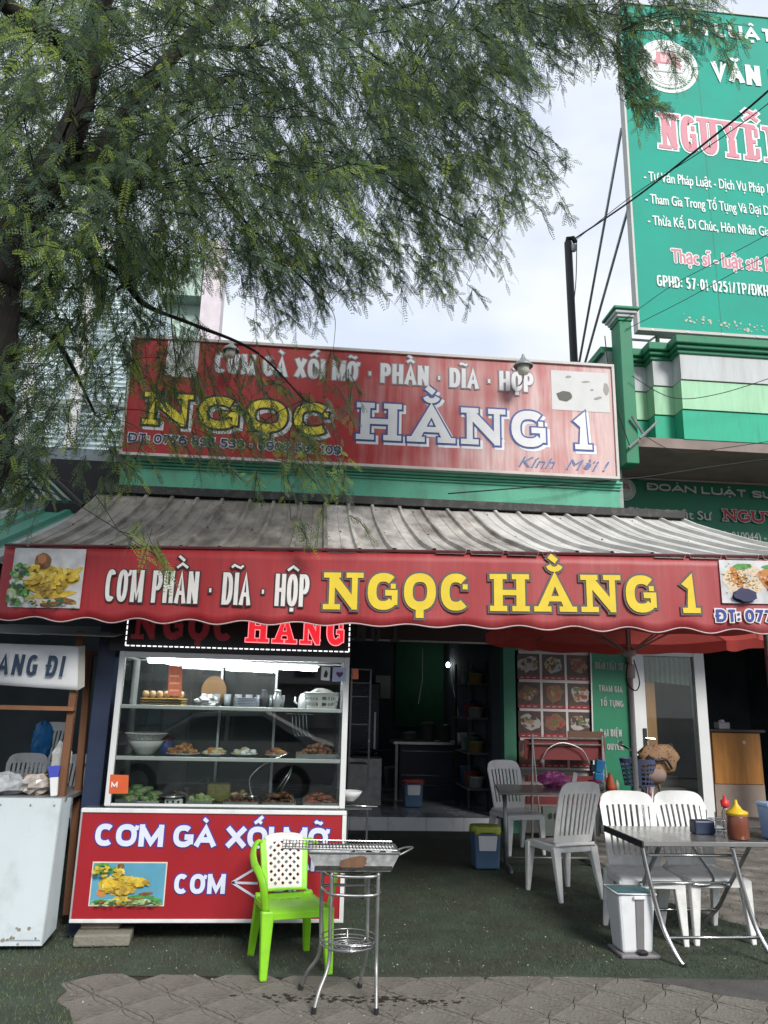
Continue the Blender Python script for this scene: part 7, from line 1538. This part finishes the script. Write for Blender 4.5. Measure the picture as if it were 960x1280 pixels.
for (cx, cy, rx, ry, Y0, Y1, n, br, kd) in CL:
    cp = None
    n = int(n*(1.6 if cy < 290 else 1.2)) if n > 12 else n
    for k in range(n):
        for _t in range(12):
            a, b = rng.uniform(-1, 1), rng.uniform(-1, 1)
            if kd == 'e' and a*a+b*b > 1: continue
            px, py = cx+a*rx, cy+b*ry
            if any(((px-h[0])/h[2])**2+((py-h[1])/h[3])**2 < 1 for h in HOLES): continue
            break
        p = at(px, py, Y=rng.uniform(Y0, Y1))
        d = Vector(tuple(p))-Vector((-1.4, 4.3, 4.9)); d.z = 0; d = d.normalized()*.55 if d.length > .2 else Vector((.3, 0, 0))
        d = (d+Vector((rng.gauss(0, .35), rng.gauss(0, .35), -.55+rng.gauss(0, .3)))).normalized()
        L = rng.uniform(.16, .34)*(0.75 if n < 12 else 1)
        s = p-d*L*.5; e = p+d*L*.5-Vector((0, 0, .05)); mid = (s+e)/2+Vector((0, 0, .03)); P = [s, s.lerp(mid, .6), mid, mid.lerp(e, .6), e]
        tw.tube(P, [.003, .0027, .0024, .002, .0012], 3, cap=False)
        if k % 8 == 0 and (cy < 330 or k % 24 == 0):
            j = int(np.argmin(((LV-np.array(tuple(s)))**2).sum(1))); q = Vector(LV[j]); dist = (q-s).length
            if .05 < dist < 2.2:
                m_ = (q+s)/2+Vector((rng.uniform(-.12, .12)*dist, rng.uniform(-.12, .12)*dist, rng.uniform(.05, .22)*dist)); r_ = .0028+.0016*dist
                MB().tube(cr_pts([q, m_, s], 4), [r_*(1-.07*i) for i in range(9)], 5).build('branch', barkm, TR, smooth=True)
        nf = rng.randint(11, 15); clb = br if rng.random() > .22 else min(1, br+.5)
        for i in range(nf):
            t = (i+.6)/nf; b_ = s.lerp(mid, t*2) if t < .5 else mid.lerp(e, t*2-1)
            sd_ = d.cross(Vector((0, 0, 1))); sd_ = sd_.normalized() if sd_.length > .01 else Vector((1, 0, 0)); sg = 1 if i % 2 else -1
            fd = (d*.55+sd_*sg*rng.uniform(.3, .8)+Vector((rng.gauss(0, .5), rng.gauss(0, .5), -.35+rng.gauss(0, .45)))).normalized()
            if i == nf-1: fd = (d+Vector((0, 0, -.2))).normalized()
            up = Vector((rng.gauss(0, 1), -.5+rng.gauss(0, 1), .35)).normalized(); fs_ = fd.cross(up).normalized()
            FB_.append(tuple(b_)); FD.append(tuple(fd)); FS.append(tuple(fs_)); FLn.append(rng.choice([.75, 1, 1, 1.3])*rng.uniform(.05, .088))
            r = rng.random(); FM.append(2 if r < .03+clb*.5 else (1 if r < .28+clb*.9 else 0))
# a few bright and mid toned fronds hanging close to the viewer
for (x0_, y0_, x1_, y1_, Y_, mi_) in ((48, 50, 4, 92, 2.4, 2), (48, 52, 64, 122, 2.4, 2), (58, -8, 50, 66, 2.5, 1), (66, -10, 62, 60, 2.5, 1), (95, -14, 84, 36, 2.6, 1), (44, 38, 4, 44, 2.4, 2), (112, -10, 96, 30, 2.7, 1), (20, 150, -6, 176, 2.6, 1), (6, 160, 34, 172, 2.7, 1), (440, 150, 452, 196, 3.4, 1), (446, 155, 470, 190, 3.4, 1), (432, 238, 446, 262, 3.4, 2), (391, 205, 393, 240, 3.4, 2), (560, 190, 556, 218, 3.6, 2), (500, 60, 520, 110, 3.4, 1),
        (400, 30, 404, 62, 3.3, 1), (375, -5, 385, 30, 3.2, 1), (160, 220, 152, 262, 3.3, 2), (186, 676, 176, 706, 4.7, 2), (190, 680, 206, 702, 4.7, 2), (160, 455, 178, 476, 4.7, 2), (168, 452, 180, 480, 4.7, 2), (410, 598, 420, 622, 5.2, 2), (205, 150, 200, 190, 3.3, 1), (246, 120, 252, 165, 3.3, 1), (300, 170, 318, 205, 3.4, 1)):
    p0 = at(x0_, y0_, Y=Y_); p1 = at(x1_, y1_, Y=Y_+rng.uniform(-.03, .03)); L_ = (p1-p0).length; dd = (p1-p0)/L_; ss = dd.cross(FW).normalized()
    for o_ in (0, .5/7):
        FB_.append(tuple(p0+dd*L_*o_)); FD.append(tuple((dd+Vector((0, 0, .12))).normalized())); FS.append(tuple(ss)); FLn.append(min(L_, .17)); FM.append(mi_)
    tw.tube([p0-dd*.06+Vector((0, 0, .02)), p0, p0.lerp(p1, .5), p1], [.0018, .0016, .0012, .0006], 4)
tw.build('twigs', barkm, TR)['kind'] = 'stuff'
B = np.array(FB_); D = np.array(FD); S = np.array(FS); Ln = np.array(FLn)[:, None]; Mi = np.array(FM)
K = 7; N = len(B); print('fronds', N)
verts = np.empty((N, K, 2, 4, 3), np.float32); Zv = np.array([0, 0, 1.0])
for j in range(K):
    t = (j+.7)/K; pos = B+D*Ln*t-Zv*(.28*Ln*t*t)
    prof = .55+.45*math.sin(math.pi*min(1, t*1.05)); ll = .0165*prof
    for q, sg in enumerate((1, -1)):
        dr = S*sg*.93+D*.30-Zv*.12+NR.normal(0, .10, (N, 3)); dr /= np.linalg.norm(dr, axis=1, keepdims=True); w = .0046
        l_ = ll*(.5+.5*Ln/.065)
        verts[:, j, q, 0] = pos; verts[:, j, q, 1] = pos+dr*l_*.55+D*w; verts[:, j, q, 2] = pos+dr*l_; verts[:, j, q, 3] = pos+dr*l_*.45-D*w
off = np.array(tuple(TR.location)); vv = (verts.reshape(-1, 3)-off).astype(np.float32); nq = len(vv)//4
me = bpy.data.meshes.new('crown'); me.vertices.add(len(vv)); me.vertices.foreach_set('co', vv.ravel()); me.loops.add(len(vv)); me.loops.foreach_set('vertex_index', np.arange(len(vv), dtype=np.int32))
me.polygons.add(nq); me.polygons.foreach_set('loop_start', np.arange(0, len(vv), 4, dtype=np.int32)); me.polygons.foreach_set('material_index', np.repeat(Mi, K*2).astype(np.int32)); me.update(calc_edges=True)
for m in (M('dark leaflets', (.095, .150, .105), .6, var=.3, scale=2, transl=.55, spec=.3), M('mid leaflets', (.145, .225, .105), .6, var=.3, scale=2, transl=.55, spec=.3), M('backlit yellow green leaflets', (.27, .37, .075), .6, var=.3, scale=2, transl=.55, spec=.3)): me.materials.append(m)  # yellow green tone puts the backlight of leaf clumps into the colour
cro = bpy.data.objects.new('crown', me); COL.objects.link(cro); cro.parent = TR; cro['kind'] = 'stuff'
print('crown quads', nq)
limb('limb', [A_(735, 12, 4.7), A_(800, 22, 4.8), A_(845, 15, 4.75), A_(905, 50, 4.7)], .006, .003, n=6)
# ------------------------------------------------------------ the street behind the viewer, seen only as reflections in the glass
CAR = thing('parked_car', 'silver hatchback parked across the street, mirrored in the food case glass', 'car', (-1.5, -2.4, 0))
cpaint = M('silver car paint', (.50, .52, .54), .3, .5, var=.03, coat=.6); cglass = M('dark car glass', (.03, .035, .04), .08, .0)
prof = [(-2.0, .30), (-2.05, .62), (-1.95, .82), (-1.15, .96), (-.45, 1.42), (.75, 1.46), (1.65, 1.0), (1.95, .92), (2.0, .55), (1.95, .30)]
def carx(y0, y1, pr, inset): return [(-1.5+x, y, z) for x, z in pr for y in (y0, y1)]
mb = MB(); n = len(prof); vs = []
for (yy, k) in ((-3.22, .80), (-3.26, 1.0), (-1.54, 1.0), (-1.58, .80)):
    for x, z in prof:
        nar = max(0, (z-.95))*.28; y = yy+(nar if yy < -2.4 else -nar); vs.append((-1.5+x, y, z if k == 1 else .3+(z-.3)*1.0))
mb.add(vs, [(r*n+i, r*n+(i+1) % n, (r+1)*n+(i+1) % n, (r+1)*n+i) for r in range(3) for i in range(n)]+[tuple(range(n))[::-1], tuple(3*n+i for i in range(n))]); mb.build('body', cpaint, CAR, bevel=.03, seg=2)
mb = MB(); mb.extr([(-1.5-1.05, -1.60+.02, .99), (-1.5-.42, -1.685+.02, 1.36), (-1.5+.1, -1.69+.02, 1.39), (-1.5+.1, -1.6+.02, .99)], (0, .012, 0)); mb.build('side_window', cglass, CAR)
mb = MB(); mb.extr([(-1.5+.16, -1.60+.02, .99), (-1.5+.16, -1.69+.02, 1.39), (-1.5+.72, -1.69+.02, 1.40), (-1.5+1.4, -1.6+.02, 1.0)], (0, .012, 0)); mb.build('side_window', cglass, CAR)
mb = MB(); mb.extr([(-1.5-1.13, -3.08, .985), (-1.5-1.13, -1.72, .985), (-1.5-.50, -1.82, 1.40), (-1.5-.50, -2.98, 1.40)], (-.012, 0, .014)); mb.build('windscreen', cglass, CAR)
for wx in (-1.25, 1.25):
    for wy in (-3.18, -1.62):
        mb = MB(); mb.lathe([(.30, -.09), (.31, -.06), (.31, .06), (.30, .09)], (0, 0, 0), 24); q = mb.v; mb.v = [(-1.5+wx+x, wy+z, .315+y) for x, y, z in q]; w = mb.build('wheel', rubber, CAR, smooth=False)
        mb = MB(); mb.lathe([(.19, -.095), (.19, .095)], (0, 0, 0), 20); q = mb.v; mb.v = [(-1.5+wx+x, wy+z, .315+y) for x, y, z in q]; mb.build('rim', steel, w)
for wy in (-3.05, -1.80): part('headlight', M('lamp glass', (.7, .72, .75), .1), -3.52, -3.40, wy-.12, wy+.12, .66, .80, CAR, bevel=.02)
road = MB(); road.box(-60, 60, -36, 1.4, -.044, -.035); struct('road', road, M('asphalt road', (.055, .055, .056), .9, var=.2, scale=4, bump=.4, bscale=80))
mb = MB(); mb.box(-60, 60, 1.4, 1.6, -.04, .0); struct('kerb', mb, concrete)
for i, (x0, w, h, col) in enumerate(((-22, 9, 8.5, (.34, .30, .24)), (-12.5, 7.5, 6.5, (.22, .28, .30)), (-4.5, 8, 9.5, (.38, .35, .33)), (4, 10, 7, (.30, .24, .20)))):
    t = thing('row_house', ('tan three storey house facing the restaurant from across the street', 'blue grey two storey house across the street beside the tan one', 'tall pale shop house straight across the street', 'brown shop house across the street past the pale one')[i], 'house', (x0+w/2, -40, 0))
    part('wall', M('house render %d' % i if False else ('tan render', 'blue grey render', 'pale render', 'brown render')[i], col, .9, dirt=.4), x0, x0+w, -46, -40, 0, h, t)
    for r in range(int(h//3)):
        for c_ in range(3): xx = x0+w*(.12+.3*c_); part('window' if r else 'shutter', cglass if r else M('shutter grey', (.2, .22, .24), .5), xx, xx+w*.17, -40.0+.001, -39.95, .2+r*3, 2.4+r*3 if r == 0 else 2.3+r*3, t)
    part('canopy', tin_mid, x0, x0+w, -39.99, -38.6, 2.75, 2.82, t)
